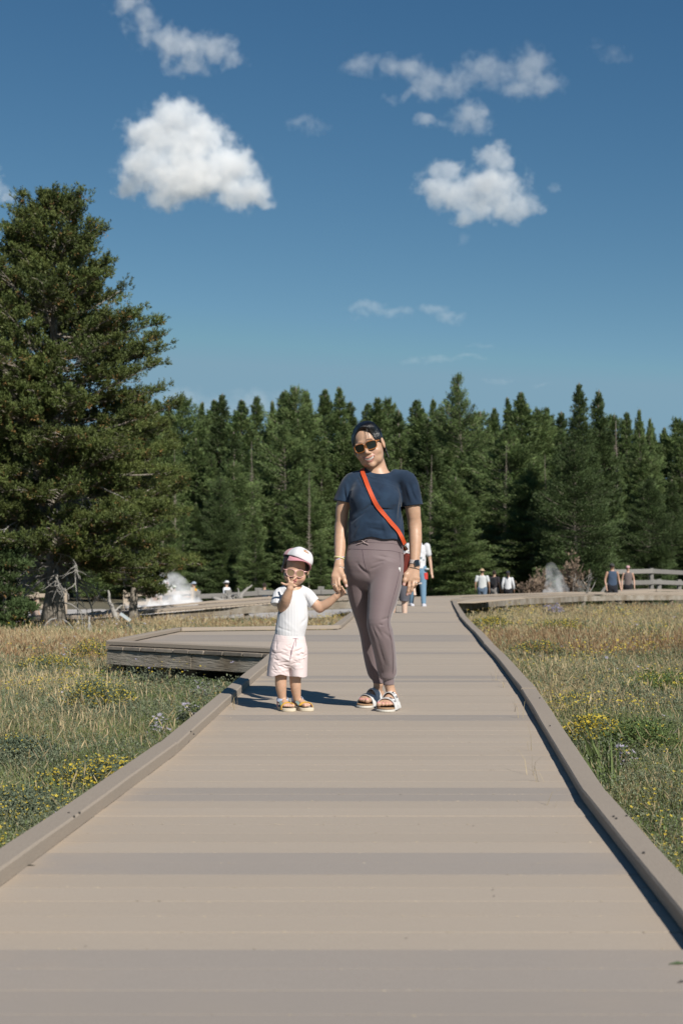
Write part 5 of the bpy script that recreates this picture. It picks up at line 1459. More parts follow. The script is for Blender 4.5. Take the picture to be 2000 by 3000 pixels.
lock([(.072, -.03, .0), (.076, -.03, -.05), (.078, -.025, -.085)], .012, .003); lock([(.068, -.045, -.02), (.074, -.045, -.07), (.082, -.035, -.112)], .010, .0015)
lock([(-.070, -.005, .02), (-.074, .0, -.03), (-.080, .0, -.060)], .008, .0015)
Vh, Qh = HF.mesh(); Vh = relax(Vh, Qh, 1, .4)
M_hair = mat('black_hair', (.010, .009, .009), .30, spec=.55, tone=.4, bump=(45, 1.0, .006, (8, 1, 1)))
hair = mesh_np('hair', Vh, Qh, M_hair, woman, True)
sm = MB()
for pts in ([(.035, .07, .10), (.03, .095, .06), (.012, .108, .022), (-.002, .112, .012)], [(.04, .07, .098), (.04, .096, .055), (.024, .108, .018), (.004, .112, .004)], [(.045, .065, .095), (.055, .088, .05), (.054, .095, .018)],
            [(.05, .06, .09), (.064, .078, .05), (.066, .082, .022)], [(.036, .07, .10), (.034, .097, .05), (.02, .109, .02), (.006, .112, .008)], [(-.08, .0, .0), (-.10, .005, -.05), (-.118, 0, -.075)], [(.085, -.02, -.08), (.10, -.02, -.11), (.108, -.02, -.145)],
            [(.0, .02, .13), (-.05, .02, .122), (-.085, .0, .07)], [(.0, .0, .135), (.05, .0, .122), (.087, -.01, .07)]):
    sm.tube(smooth_path([Hh(*p) for p in pts], 14, 2), np.linspace(.0011, .0004, 14), 4)
EC = np.array((.002, -.020, .034))
bk_ = np.array((.1, -1.0, -.25)); bk_ /= np.linalg.norm(bk_)
def skull(d_, off):
    """outermost point of hair or skin along a direction from the middle of the head"""
    w_ = HW @ d_; o_ = Hh(*EC) + w_ * .15
    c_ = [q for q in (HF.cast(o_, -w_, .12), B.cast(o_, -w_, .12)) if q is not None]
    if not c_: return Hh(*(EC + d_ * .095))
    q = max(c_, key=lambda p: np.linalg.norm(p - Hh(*EC))); return q + w_ * off
for k in range(560):        # strands combed from the hairline back over the skull
    a = rh.uniform(-1.6, 1.6); hi = .50 + .02 * abs(a) + rh.normal() * .05
    s0 = np.array((math.sin(a) * .80, hi * (1 if abs(a) < 1.1 else .55), max(.10, math.cos(a * .86) * .8))); s0 /= np.linalg.norm(s0)
    om = math.acos(np.clip(s0.dot(bk_), -1, 1)); wv = rh.normal() * .05; st0 = rh.uniform(0, .30); en = rh.uniform(.45, .85)
    pts = []; n_ = 7; off = rh.uniform(.0003, .0022)
    for i_, q in enumerate(np.linspace(st0, en, n_)):
        d_ = (math.sin((1 - q) * om) * s0 + math.sin(q * om) * bk_) / math.sin(om) + np.array((wv * math.sin(q * 5 + a), 0, .10 * math.sin(q * math.pi))); d_ /= np.linalg.norm(d_)
        pts.append(skull(d_, off * (.2 if i_ == 0 else 1)))
    sm.tube(smooth_path(pts, 9, 1), np.linspace(.0012, .0007, 9), 3, caps=False, tone=rh.rand())
sm.build('loose_strands', M_hair, hair)
# sunglasses
M_amber = mat('amber_frame', (.40, .135, .02), .25, spec=.6, coat=.5)
M_lens = mat('dark_lens', (.014, .015, .010), .10, spec=.5)
gl = MB(); ln = []
def rrect(cx, cz, w, h, n=28, p=3.2, taper=.08):
    t = np.linspace(0, 2 * math.pi, n, endpoint=False)
    x = np.sign(np.cos(t)) * np.abs(np.cos(t)) ** (2 / p) * w / 2; z = np.sign(np.sin(t)) * np.abs(np.sin(t)) ** (2 / p) * h / 2
    x = x * (1 + taper * z / h * 2)
    return np.stack([cx + x, z + cz], 1)
def glasses(Hf, name, frame_m, lens_m, w, h, sep, y, z, rt_, parent, taper=.08, pw=3.2, ear_x=.072, ear_y=-.01, wrap=.35, label=None):
    g = MB(); g2 = MB()
    for s_ in (-1, 1):
        q = rrect(s_ * sep, z, w, h, p=pw, taper=taper)
        yy = lambda x: y - wrap * x * x / .07
        path = [Hf(x, yy(x), zz) for x, zz in q]; path.append(path[0]); path.append(path[1])
        g.tube(path, rt_, 8, caps=False)
        c = Hf(s_ * sep, yy(s_ * sep) - .0006, z)
        V = [c] + [Hf(x, yy(x), zz) for x, zz in q]; n = len(q)
        V2 = [v + 0 for v in V]
        g2.add(V, None, [(0, 1 + (k + 1) % n, 1 + k) for k in range(n)])
        V3 = [np.array(v) + (Hf(0, -.002, 0) - Hf(0, 0, 0)) for v in V]
        g2.add(V3, None, [(0, 1 + k, 1 + (k + 1) % n) for k in range(n)])
        g.tube([Hf(s_ * (sep + w / 2 - .002), yy(sep + w / 2), z + h * .30), Hf(s_ * (ear_x - .004), y - .03, z + h * .28), Hf(s_ * ear_x, ear_y, z + .012), Hf(s_ * ear_x, ear_y - .02, z - .008)], [rt_ * 1.25, rt_ * .9, rt_ * .8, rt_ * .8], 6, flat=1.6)
    g.tube([Hf(-(sep - w / 2 + .001), yy(.008), z + h * .18), Hf(0, y + .0015, z + h * .26), Hf(sep - w / 2 + .001, yy(.008), z + h * .18)], rt_ * 1.15, 6)
    fr = g.build('sunglasses', frame_m, parent, smooth=True)
    g2.build('lens', lens_m, fr, smooth=True)
    return fr
glasses(Hh, 'sunglasses', M_amber, M_lens, .0565, .045, .0325, .101, -.004, .0024, woman)

# ---------------------------------------------------------------- t-shirt
S = Field((-.08, 7.78, .80), (.50, 8.26, 1.50), .0035)
S.chain([Wp(1104, 1408, .015), Wp(1097, 1450, -.002), Wp(1099, 1500, -.006), Wp(1101, 1556, -.004), Wp(1099, 1625, .0)], [(.125, .075), (.142, .108), (.148, .113), (.157, .114), (.158, .114)], k=.03)
S.ell(Wp(1064, 1462, -.062), (.066, .058, .062), k=.04); S.ell(Wp(1134, 1462, -.062), (.066, .058, .062), k=.04)
S.chain([Wp(1064, 1402, .02), Wp(1029, 1411, .03), Wp(1006, 1462, .045), Wp(1002, 1482, .048)], [.036, .049, .052, .054], k=.022)
S.chain([Wp(1158, 1394, .01), Wp(1193, 1408, .01), Wp(1208, 1474, .015), Wp(1210, 1492, .015)], [.036, .051, .0565, .059], k=.022)
# folds
cr = lambda a, b, w, amp, dy=-.10: S.crease(on_front(S, 0, *a, DW - .11, .0), on_front(S, 0, *b, DW - .11, .0), w, amp)
for a, b, w, amp in [((1025, 1462), (1082, 1428), .010, .005), ((1030, 1474), (1096, 1436), .008, -.005), ((1022, 1478), (1060, 1462), .007, .004),
                     ((1098, 1472), (1172, 1442), .008, .006), ((1104, 1466), (1160, 1434), .007, -.006), ((1100, 1482), (1160, 1476), .008, .005), ((1104, 1490), (1150, 1494), .007, -.005),
                     ((1060, 1500), (1092, 1474), .008, -.005), ((1042, 1540), (1090, 1484), .009, .005), ((1030, 1530), (1070, 1500), .008, -.004), ((1040, 1570), (1060, 1530), .010, .004),
                     ((1172, 1452), (1170, 1520), .008, -.009), ((1166, 1460), (1160, 1530), .009, .005), ((1130, 1500), (1150, 1560), .010, -.005), ((1120, 1520), (1132, 1570), .010, .005), ((1176, 1520), (1180, 1580), .010, -.006),
                     ((1021, 1450), (1024, 1500), .007, -.007), ((1014, 1420), (1020, 1470), .008, .004), ((1008, 1430), (1012, 1470), .006, -.004), ((1190, 1420), (1204, 1470), .010, .005), ((1200, 1420), (1216, 1466), .009, -.005), ((1210, 1440), (1228, 1470), .007, .004),
                     ((1070, 1410), (1110, 1450), .012, .004), ((1130, 1404), (1100, 1440), .012, -.003), ((1046, 1400), (1068, 1440), .010, -.003), ((1080, 1548), (1130, 1556), .010, -.004), ((1074, 1530), (1120, 1534), .012, .003), ((1090, 1566), (1160, 1570), .008, .003)]:
    cr(a, b, w * .85, amp * 1.55)
X, Y, Z = S.grid()
S.f -= (.0016 * fbm(X, Y, Z, 9, 3, 2)).astype(np.float32)
zh = P(1100, 1577, DW - .1)[2]
hem = zh - .030 * np.clip(np.abs((X - Wp(1099, 1577)[0]) / .155), 0, 1.2) ** 3 - .035 * np.clip((Y - 7.95) / .12, 0, 1) + .006 * np.sin(X * 42 + 1)
S.f = np.maximum(S.f, (hem - Z).astype(np.float32))
cutplane(S, Wp(1002, 1470, .04), Wp(996, 1500, .04) - Wp(1003, 1460, .04), .085)
cutplane(S, Wp(1209, 1481, .015), Wp(1213, 1510, .015) - Wp(1208, 1470, .015), .090)
# hollow ends so the cloth shows its edge
S.segcut(Wp(1101, 1614, .002), Wp(1099, 1660, .002), (.150, .107), (.153, .109)); S.segcut(Wp(1001, 1489, .045), Wp(995, 1520, .05), .0455, .049); S.segcut(Wp(1211, 1500, .015), Wp(1216, 1530, .015), .0505, .055)
S.ellcut(Wp(1114, 1364, -.015), (.081, .105, .050), frame(math.radians(3), 0, 0), k=.004)
S.segcut(Wp(1113, 1404, .02), Wp(1108, 1350, .02), (.064, .058), (.07, .07), k=.0)
Vs, Qs = S.mesh(); Vs = relax(Vs, Qs, 2, .45)
M_navy = fabric('navy_cotton', (.012, .028, .058), (.02, .045, .085), rough=.85, noise=[(6, .8, (.030, .062, .112), 5, (1, 1, 1)), (14, .5, (.006, .014, .031), 4, (1, 1, 1))], bump=(26, .35, .004, (1, 1, 1)))
shirt = mesh_np('t_shirt', Vs, Qs, M_navy, woman, True)
# hem and collar stitching lines
st = MB()
def hemline(pts_px, off, r=.0012, D=DW - .11):
    pts = [on_front(S, 0, px, py, D, off) for px, py in pts_px]; st.tube(smooth_path(pts, 30, 2), r, 4, caps=False)
hemline([(1024, 1575), (1045, 1566), (1075, 1566), (1110, 1567), (1140, 1568), (1165, 1570), (1180, 1576)], .0006)
hemline([(1064, 1381), (1072, 1391), (1086, 1399), (1102, 1402), (1120, 1400), (1140, 1391), (1158, 1379)], .0006)
st.build('stitching', mat('navy_thread', (.012, .026, .055), .9), shirt)

# ---------------------------------------------------------------- trousers
T_ = Field((-.02, 7.78, .13), (.44, 8.36, 1.02), .0035)
T_.chain([Wp(1100, 1560, .0), Wp(1100, 1590, .0), Wp(1099, 1612, .0), Wp(1097, 1645, .0), Wp(1096, 1668, .01)], [(.148, .100), (.152, .102), (.158, .108), (.166, .118), (.162, .115)], k=.03)
T_.ell(Wp(1060, 1655, .065), (.085, .085, .09), k=.05); T_.ell(Wp(1136, 1655, .065), (.085, .085, .09), k=.05)
T_.chain([Wp(1058, 1668, .03), Wp(1048, 1700, .05), Wp(1058, 1765, .09), Wp(1074, 1822, .13), Wp(1083, 1860, .15), Wp(1091, 1920, .18), Wp(1101, 1968, .195), Wp(1107, 1988, .20)],
         [(.090, .10), (.072, .09), (.064, .078), (.058, .066), (.056, .06), (.053, .056), (.050, .053), (.034, .036)], k=.02)
T_.chain([Wp(1130, 1668, -.01), Wp(1130, 1695, -.03), Wp(1121, 1750, -.07), Wp(1111, 1800, -.10), Wp(1109, 1830, -.11), Wp(1117, 1862, -.095), Wp(1126, 1908, -.055), Wp(1132, 1950, .0), Wp(1135, 1975, .015), Wp(1137, 1985, .02)],
         [(.095, .11), (.092, .10), (.085, .088), (.069, .076), (.066, .07), (.067, .068), (.062, .062), (.057, .058), (.052, .053), (.035, .036)], k=.02)
# cuffs
T_.seg(Wp(1107, 1988, .195), Wp(1109, 2018, .20), (.0315, .034), (.0305, .033), k=.004)
T_.seg(Wp(1137, 1984, .02), Wp(1139, 2014, .02), (.0335, .036), (.032, .034), k=.004)
tc_ = lambda a, b, w, amp: T_.crease(on_front(T_, 0, *a, DW - .1, .0), on_front(T_, 0, *b, DW - .1, .0), w, amp)
for a, b, w, amp in [((1110, 1628), (1160, 1640), .005, -.004), ((1090, 1630), (1150, 1648), .006, .003), ((1092, 1650), (1128, 1642), .005, -.0045), ((1084, 1668), (1118, 1652), .006, -.007), ((1090, 1662), (1112, 1654), .005, .004),
                     ((1048, 1655), (1074, 1680), .007, -.008), ((1052, 1650), (1074, 1672), .006, .004), ((1074, 1672), (1080, 1690), .007, -.008), ((1052, 1648), (1040, 1650), .006, -.003),
                     ((1143, 1806), (1118, 1816), .006, -.006), ((1146, 1840), (1112, 1830), .006, -.009), ((1150, 1846), (1120, 1836), .006, .006), ((1100, 1834), (1118, 1866), .008, -.005), ((1078, 1838), (1092, 1880), .007, .004), ((1090, 1834), (1108, 1880), .007, -.004),
                     ((1120, 1850), (1146, 1872), .008, -.004), ((1140, 1850), (1150, 1880), .007, .004), ((1098, 1880), (1120, 1960), .008, .004), ((1108, 1880), (1128, 1950), .007, -.004), ((1122, 1880), (1140, 1945), .008, .003), ((1144, 1890), (1146, 1950), .008, -.002),
                     ((1122, 1982), (1114, 1955), .004, -.004), ((1127, 1983), (1122, 1950), .004, -.005), ((1132, 1983), (1130, 1955), .004, -.004), ((1137, 1983), (1136, 1950), .004, -.005), ((1142, 1982), (1144, 1955), .004, -.004), ((1147, 1981), (1150, 1958), .004, -.004), ((1152, 1980), (1156, 1962), .004, -.003),
                     ((1030, 1720), (1044, 1790), .009, .0015), ((1066, 1880), (1084, 1960), .008, .0015), ((1090, 1990), (1086, 1965), .004, -.004), ((1098, 1990), (1096, 1965), .004, -.004), ((1106, 1990), (1106, 1968), .004, -.004)]:
    tc_(a, b, w, amp)
X, Y, Z = T_.grid()
T_.f -= (.0006 * fbm(X, Y, Z, 8, 6, 2)).astype(np.float32)
cutplane(T_, Wp(1109, 2015, .20), (0, 0, -1), .07); cutplane(T_, Wp(1139, 2008, .02), (-.04, -.12, -1), .07)
T_.segcut(Wp(1109, 2008, .20), Wp(1110, 2040, .20), (.0275, .030)); T_.segcut(Wp(1139, 2002, .02), Wp(1140, 2030, .02), (.0265, .0285))
Vt, Qt = T_.mesh(); Vt = relax(Vt, Qt, 3, .5)
M_mauve = fabric('mauve_jersey', (.200, .152, .156), (.188, .142, .147), rough=.62, sheen=.35, bump=(14, .2, .004, (1, 1, 1)))
pants = mesh_np('trousers', Vt, Qt, M_mauve, woman, True)
M_seam = mat('dark_mauve_thread', (.105, .07, .085), .9)
sm = MB()
def tline(pp_, r=.0011, off=.0006, D=DW - .1, mb=None):
    pp_ = resample(pp_, max(3, int(np.linalg.norm(np.diff(np.array(pp_, float), axis=0), axis=1).sum() / 4)))
    pts = [on_front(T_, 0, px, py, D, off) for px, py in pp_]; (mb or sm).tube(smooth_path(pts, 40, 2), r * 1.2, 4, caps=False)
tline([(1020, 1608), (1050, 1609), (1100, 1611), (1150, 1614), (1182, 1622)]); tline([(1040, 1588), (1100, 1590), (1150, 1592), (1178, 1600)], .0007)
tline([(1061, 1611), (1065, 1640), (1071, 1664), (1078, 1680)]); tline([(1170, 1618), (1171, 1650), (1170, 1672), (1162, 1710), (1150, 1752), (1138, 1796), (1134, 1822), (1140, 1850), (1148, 1890), (1152, 1930), (1150, 1975)], .0012)
sm.build('seams', M_seam, pants)
dr = MB()
for pp_ in ([(1064, 1588), (1056, 1592), (1046, 1594)], [(1064, 1588), (1070, 1582), (1077, 1582)], [(1064, 1588), (1072, 1592), (1079, 1595)], [(1064, 1588), (1058, 1583), (1050, 1585)], [(1061, 1584), (1065, 1588), (1068, 1592)]):
    tline(pp_, .0022, .006, mb=dr)
dr.build('drawstring', mat('mauve_cord', (.36, .28, .27), .8), pants)
lb = MB(); c = on_front(T_, 0, 1169.5, 1668, DW - .1, .0015); lb.box(c, (.0135, .002, .022), M=np.array(Matrix.Rotation(.12, 3, 'Y')) @ np.array(Matrix.Rotation(.5, 3, 'Z'))); lb.build('tag', mat('white_tag', (.72, .71, .70), .7), pants)

# ---------------------------------------------------------------- sandals
M_white = mat('white_leather', (.74, .73, .71), .5, spec=.4, noise=[(40, .25, (.66, .65, .63), 3, (1, 1, 1))])
M_cork = mat('cork', (.42, .27, .15), .9, noise=[(160, .8, (.28, .17, .09), 3, (1, 1, 1))])
M_sole = mat('pale_sole', (.66, .63, .56), .7, noise=[(30, .3, (.56, .53, .46), 3, (1, 1, 1))])
M_metal = mat('dull_silver', (.55, .55, .56), .28, metal=1.0)
def slip_on(H, L, m):
    s1 = MB(); sole(s1, H, L, .001, .014, grow=1.04); base = s1.build('sandal', M_sole, woman, smooth=False)
    s2 = MB(); sole(s2, H, L, .0142, .023, grow=.98); s2.build('footbed', M_cork, base)
    sb = MB()
    band(sb, H, L, .655, .064, .055, .063, .008, th=.004, skew=.006, power=.8)
    band(sb, H, L, .40, .055, .049, .090, .008, th=.004, skew=.016, power=.85)
    for sgn in (-1, 1):        # the side panel joining the two bands
        V = [H(sgn * .0555 / L, .30, .012 / L), H(sgn * .0565 / L, .76, .012 / L), H(sgn * .0545 / L, .70, .040 / L), H(sgn * .0500 / L, .50, .028 / L), H(sgn * .0500 / L, .35, .045 / L)]
        V2 = [v + (H(sgn * .004 / L, 0, 0) - H(0, 0, 0)) for v in V]; n = 5
        sb.add(V + V2, [(k, (k + 1) % n, n + (k + 1) % n, n + k) for k in range(n)], [(0, 1, 2), (0, 2, 3), (0, 3, 4), (5, 7, 6), (5, 8, 7), (5, 9, 8)])
    sb.build('straps', M_white, base, smooth=False)
    bk = MB()
    for yc, hx, hz, w, pw, sk in ((.655, .0605, .0685, .030, .8, .006), (.40, .0545, .0955, .028, .85, .016)):
        for t0 in ((.95 if m > 0 else math.pi - .95),):
            def q(t, dy_): return H(hx * math.cos(t) / L, yc + (sk * math.cos(t) + dy_) / L, (.008 + hz * abs(math.sin(t)) ** pw) / L)
            a = .30
            bk.tube([q(t0 - a, -w / 2), q(t0, -w / 2), q(t0 + a, -w / 2), q(t0 + a, 0), q(t0 + a, w / 2), q(t0, w / 2), q(t0 - a, w / 2), q(t0 - a, 0), q(t0 - a, -w / 2)], .0021, 6)
            bk.tube([q(t0 - a, 0), q(t0 + a * .9, 0)], .0016, 5)
    bk.build('buckles', M_metal, base, smooth=True)
slip_on(lambda x, y, z: np.array((hlL[0], hlL[1], 0)) + np.array((math.cos(angL), math.sin(angL), 0)) * x * .238 + np.array((math.sin(angL), -math.cos(angL), 0)) * y * .238 + np.array((0, 0, z * .238)), .238, 1)
slip_on(lambda x, y, z: np.array((hlR[0], hlR[1], 0)) + np.array((math.cos(angR), math.sin(angR), 0)) * x * .238 + np.array((math.sin(angR), -math.cos(angR), 0)) * y * .238 + np.array((0, 0, z * .238)), .238, -1)

# ---------------------------------------------------------------- watch, bracelets, rings
wr = Wp(1215, 1648, -.035)
wt = MB(); ax_ = Wp(1213, 1660, -.035) - Wp(1216, 1640, -.03); ax_ /= np.linalg.norm(ax_)
def ring(mb, c, n_, rx, ry, rad, flat=1.0, n=26, tone=.5):
    n_ = np.array(n_, float) / np.linalg.norm(n_); s1 = np.cross(n_, (0, 1, 0)); s1 /= np.linalg.norm(s1); s2 = np.cross(n_, s1)
    t = np.linspace(0, 2 * math.pi, n); mb.tube([c + s1 * rx * math.cos(a) + s2 * ry * math.sin(a) for a in t], rad, 6, caps=False, tone=tone, flat=flat, up=n_)
for o in np.linspace(-.0085, .0085, 7): ring(wt, wr + ax_ * o, ax_, .0300, .0265, .0022)
watch = wt.build('wristwatch', mat('pale_watch_strap', (.62, .55, .52), .5), woman, smooth=True)
wm = MB(); Mw = np.array(Matrix.Rotation(math.radians(-10), 3, 'Y')) @ np.array(Matrix.Rotation(math.radians(28), 3, 'Z'))
wm.box(Wp(1221.5, 1649.5, -.062), (.032, .010, .037), M=Mw, bev=.005); wm.build('watch_case', mat('watch_case_metal', (.62, .60, .60), .25, metal=1.0), watch)
wm = MB(); wm.box(Wp(1221.0, 1649.5, -.0665), (.027, .004, .032), M=Mw, bev=.0018); wm.build('watch_face', mat('dark_glass', (.012, .016, .024), .08, spec=.8), watch)
bd = MB(); ring(bd, Wp(1212, 1668, -.04), Wp(1213, 1680, -.045) - Wp(1218, 1655, -.03), .0325, .024, .0021); bd.build('hair_tie', mat('black_elastic', (.015, .014, .016), .7), woman, smooth=True)
for nm, (px, py), nrm, col, rad, tilt in (('braided_bracelet', (993, 1636), .35, (.50, .47, .28), .0034, .18), ('lilac_bracelet', (994, 1640), .35, (.36, .32, .56), .0026, -.55), ('beaded_bracelet', (993.5, 1662), 0, (.68, .60, .52), .0044, .22)):
    b_ = MB(); c = Wp(px, py, -.045 if py < 1650 else -.062)
    if nm == 'beaded_bracelet':
        n_ = np.array((tilt, .25, 1.)); n_ /= np.linalg.norm(n_); s1 = np.cross(n_, (0, 1, 0)); s1 /= np.linalg.norm(s1); s2 = np.cross(n_, s1)
        for a in np.linspace(0, 2 * math.pi, 34, endpoint=False): b_.box(c + s1 * .0275 * math.cos(a) + s2 * .0225 * math.sin(a), (.0045, .0045, .007), rz=a, bev=.001, tone=rs.rand())
    else: ring(b_, c, (tilt, .25, 1), .0285, .025, rad, tone=.5); ring(b_, c + (0, 0, .004), (tilt + .05, .2, 1), .0285, .025, rad * .7, tone=.9)
    b_.build(nm, mat(nm + '_threads', col, .7, tone=.35, noise=[(260, .7, (.75, .68, .25) if nm[0] == 'b' and nm[1] == 'r' else (.72, .62, .62), 1, (1, 1, 1))]), woman, smooth=True)
for c, nrm in ((Wp(1218, 1709, -.060), (.1, .3, 1)), (Wp(977.5, 1713, -.10), (0, .3, 1))):
    b_ = MB(); ring(b_, c, nrm, .0105, .0105, .0016); b_.build('finger_ring', M_metal, woman, smooth=True)

# ---------------------------------------------------------------- shoulder bag (carried: a thing of its own)
bag = empty('shoulder_bag', tuple(Wp(1192, 1670, .06)), 'dark red leather crossbody bag with orange strap hanging at the woman\'s hip', 'bag')
M_strap = mat('orange_red_strap', (.62, .085, .022), .65, spec=.3, noise=[(300, .3, (.50, .06, .018), 2, (1, 1, 1))])
M_leather = mat('shaded_red_leather', (.16, .026, .016), .5, spec=.4, noise=[(60, .4, (.11, .018, .012), 3, (1, 1, 1))])  # shade on the back of the bag is put into this dark red
M_sunlit = mat('sunlit_leather', (.60, .10, .03), .5, spec=.4)  # sunlight on the bag's leather, put into the colour
spx = [(1061, 1381), (1063.5, 1388), (1067, 1397), (1071, 1407), (1076, 1422), (1082.3, 1439), (1089, 1454), (1098.4, 1471.6), (1108, 1487), (1119, 1501), (1130, 1516), (1142, 1529), (1152, 1540), (1160.4, 1549.6), (1168, 1561)]
spx = resample(spx, 34)
pts = [on_front(S, 0, px, py, DW - .1, .001) for px, py in spx]
def top_at(x, y):
    q = S.cast((x, y, 1.47), (0, 0, -1), .3); return q if q is not None else np.array((x, y, 1.36))
xs = pts[0][0]
over = [top_at(xs + .004, y) for y in (DW + .075, DW + .05, DW + .025, DW + .0, DW - .02)]
pts = np.concatenate([over, pts, [Wp(1174, 1572, -.085), Wp(1179.5, 1584, -.07), Wp(1183.5, 1594, -.055)]])
pts = smooth_path(pts, 60, 4)
nr = np.array([S.normal(p) for p in pts]); nr[-7:] = (.35, -.9, .1)
for _ in range(6): nr[1:-1] = (nr[:-2] + nr[1:-1] * 2 + nr[2:]) / 4
nr /= np.linalg.norm(nr, axis=1)[:, None]
rb = MB(); ribbon(rb, pts + nr * .0045, nr, .0235, .003)
bkp = smooth_path([over[0], Wp(1078, 1420, .125), Wp(1110, 1490, .14), Wp(1160, 1570, .125), Wp(1190, 1612, .10)], 20, 1)
ribbon(rb, bkp, [(0, 1, .1)] * 20, .0235, .003)
rb.build('strap', M_strap, bag)
bb = MB(); Mb = np.array(Matrix.Rotation(math.radians(7), 3, 'Y')) @ np.array(Matrix.Rotation(math.radians(-10), 3, 'Z'))
bb.box(Wp(1191.5, 1668, .06), (.040, .185, .180), M=Mb, bev=.012); bb.build('pouch', M_leather, bag)
bb = MB(); bb.box(Wp(1190.5, 1708, -.01), (.034, .05, .035), M=Mb, bev=.01); bb.build('sunlit_corner', M_sunlit, bag)  # separate block coloured as the corner of the pouch that catches the sun
rg = MB(); c = Wp(1191.5, 1616, -.035); ring(rg, c, (.2, 1, .1), .0092, .0092, .0013); rg.tube([Wp(1184, 1596, -.05), Wp(1187, 1604, -.045), Wp(1190.5, 1612, -.037)], [.0035, .0022, .0026], 6); rg.box(Wp(1184.5, 1598, -.05), (.012, .006, .006), bev=.0015)
rg.build('clip', mat('brass_clip', (.50, .42, .28), .25, metal=1.0), bag, smooth=True)

# ---------------------------------------------------------------- the toddler
DT = 7.97
def Tp(px, py, dy=0.0): return P(px, py, DT + dy)
kid = empty('person', (Tp(860, 2080)[0], 7.97, 0), 'toddler in a pink and white cap, white ribbed shirt and pink shorts, hand over mouth', 'person')
K = Field((-.42, 7.66, -.005), (.06, 8.18, .95), .0024)
HK = frame(math.radians(-6), math.radians(-4), math.radians(6))
ks = 1.0
ko = Tp(865, 1679, -.085) - HK[:, 1] * .078
def Kh(x, y, z): return ko + HK @ (np.array((x, y, z)) * ks)
e = lambda c, r, k=.010: K.ell(Kh(*c), tuple(np.array(r) * ks), HK, k=k)
e((0, -.015, .045), (.067, .082, .078)); e((0, .010, -.015), (.062, .066, .056)); e((0, .022, -.042), (.045, .042, .028), .016)
for s_ in (-1, 1):
    e((s_ * .034, .040, -.026), (.026, .026, .024), .012)
    e((s_ * .071, -.006, .006), (.008, .015, .022), .004)
    K.ellcut(Kh(s_ * .079, .002, .008), (.006, .008, .012), HK, k=.002)
    e((s_ * .008, .074, -.024), (.006, .006, .005), .004)
K.seg(Kh(0, .064, .004), Kh(0, .076, -.018), .006, .008, k=.008)
e((0, .052, -.060), (.016, .014, .012), .012); e((0, .062, -.038), (.018, .010, .009), .008)
K.seg(Tp(857, 1738, .01), Kh(0, -.015, -.045), (.042, .038), (.038, .038), k=.015)
K.chain([Tp(856, 1742, .0), Tp(857, 1790, .0), Tp(850, 1860, .0), Tp(848, 1900, .0)], [(.068, .05), (.072, .06), (.076, .062), (.080, .062)], k=.02)
# raised right arm, hand spread over the mouth
K.chain([Tp(822, 1738, .0), Tp(825, 1765, -.025), Tp(829, 1778, -.04)], [.030, .029, .0285], k=.012)
K.chain([Tp(829, 1779, -.04), Tp(838, 1755, -.09), Tp(850, 1724, -.125)], [.0285, .029, .0185], k=.012)
hz = -.128
K.seg(Tp(850, 1722, hz), Tp(854, 1708, hz - .004), (.017, .0115), (.0205, .0105), k=.006)
for q in ([(846, 1712), (838, 1713), (830, 1710.5), (825, 1708)], [(848, 1705), (846, 1698), (844, 1691.5)], [(855, 1703), (861, 1696), (867.5, 1690)], [(860, 1708), (865, 1704), (870, 1701.5)], [(860, 1715), (864, 1716.5), (868, 1716.5)]):
    finger(K, [Tp(x, y, hz - .006 + .008 * (i == len(q) - 1) * (x > 840)) for i, (x, y) in enumerate(q)], .0066, .0054, k=.003)
# left arm out to her mother's hand
K.chain([Tp(896, 1740, .0), Tp(917, 1764, -.01), Tp(936, 1780, -.02)], [.030, .028, .027], k=.012)
K.chain([Tp(936, 1780, -.02), Tp(960, 1767, -.035), Tp(984, 1748, -.055)], [.027, .0255, .0185], k=.012)
K.seg(Tp(985, 1747, -.056), Tp(998, 1738, -.062), (.0165, .016), (.0195, .017), k=.006)
for q in ([(998, 1729, -.07), (1000, 1722, -.085), (1001, 1718.5, -.095)], [(1001, 1732, -.075), (1004, 1726, -.09), (1004, 1724, -.102)], [(1004, 1736, -.075), (1008, 1731, -.09), (1007.5, 1729.5, -.102)], [(1006, 1740, -.07), (1011, 1737, -.085), (1010.5, 1735.5, -.096)], [(994, 1736, -.075), (992, 1731, -.085), (995, 1727, -.09)]):
    finger(K, [Tp(*p) for p in q], .0066, .0058, k=.003)
# legs and feet
K.chain([Tp(826, 1930, .0), Tp(823, 1985, .0), Tp(823, 2012, .005), Tp(827, 2046, .02)], [.040, .0335, .031, .0215], k=.012)
K.chain([Tp(868, 1930, .0), Tp(865, 1985, .0), Tp(866, 2012, .005), Tp(870, 2046, .02)], [.040, .0325, .030, .0215], k=.012)
kL = .148
a1, a2 = math.radians(24), math.radians(34)
h1 = np.array((Tp(826, 2060)[0] - .008, 8.02, .022)); h2 = np.array((Tp(869, 2060)[0] - .010, 8.035, .022))
t1, K1 = foot(K, h1, a1, kL, Tp(827, 2046, .025), .022, k=.006, mirror=1)
t2, K2 = foot(K, h2, a2, kL, Tp(870, 2046, .03), .022, k=.006, mirror=-1)
Vk, Qk = K.mesh(); Vk = relax(Vk, Qk, 2, .4)
SKK = (.60, .375, .255)
spots = [(Kh(-.034, .06, -.03), .018, (.70, .36, .27), .35), (Kh(.034, .06, -.03), .018, (.70, .36, .27), .35), (Kh(0, .075, -.022), .008, (.68, .36, .27), .3), (Tp(830, 1786, -.05), .016, (.66, .36, .26), .4), (Tp(938, 1790, -.03), .016, (.66, .36, .26), .4)]
for t_ in t1 + t2: spots.append((t_ + (0, -.003, .0), .005, (.78, .48, .42), .8))
mesh_np('body', Vk, Qk, M_skin, kid, True, col=paint(Vk, SKK, spots))
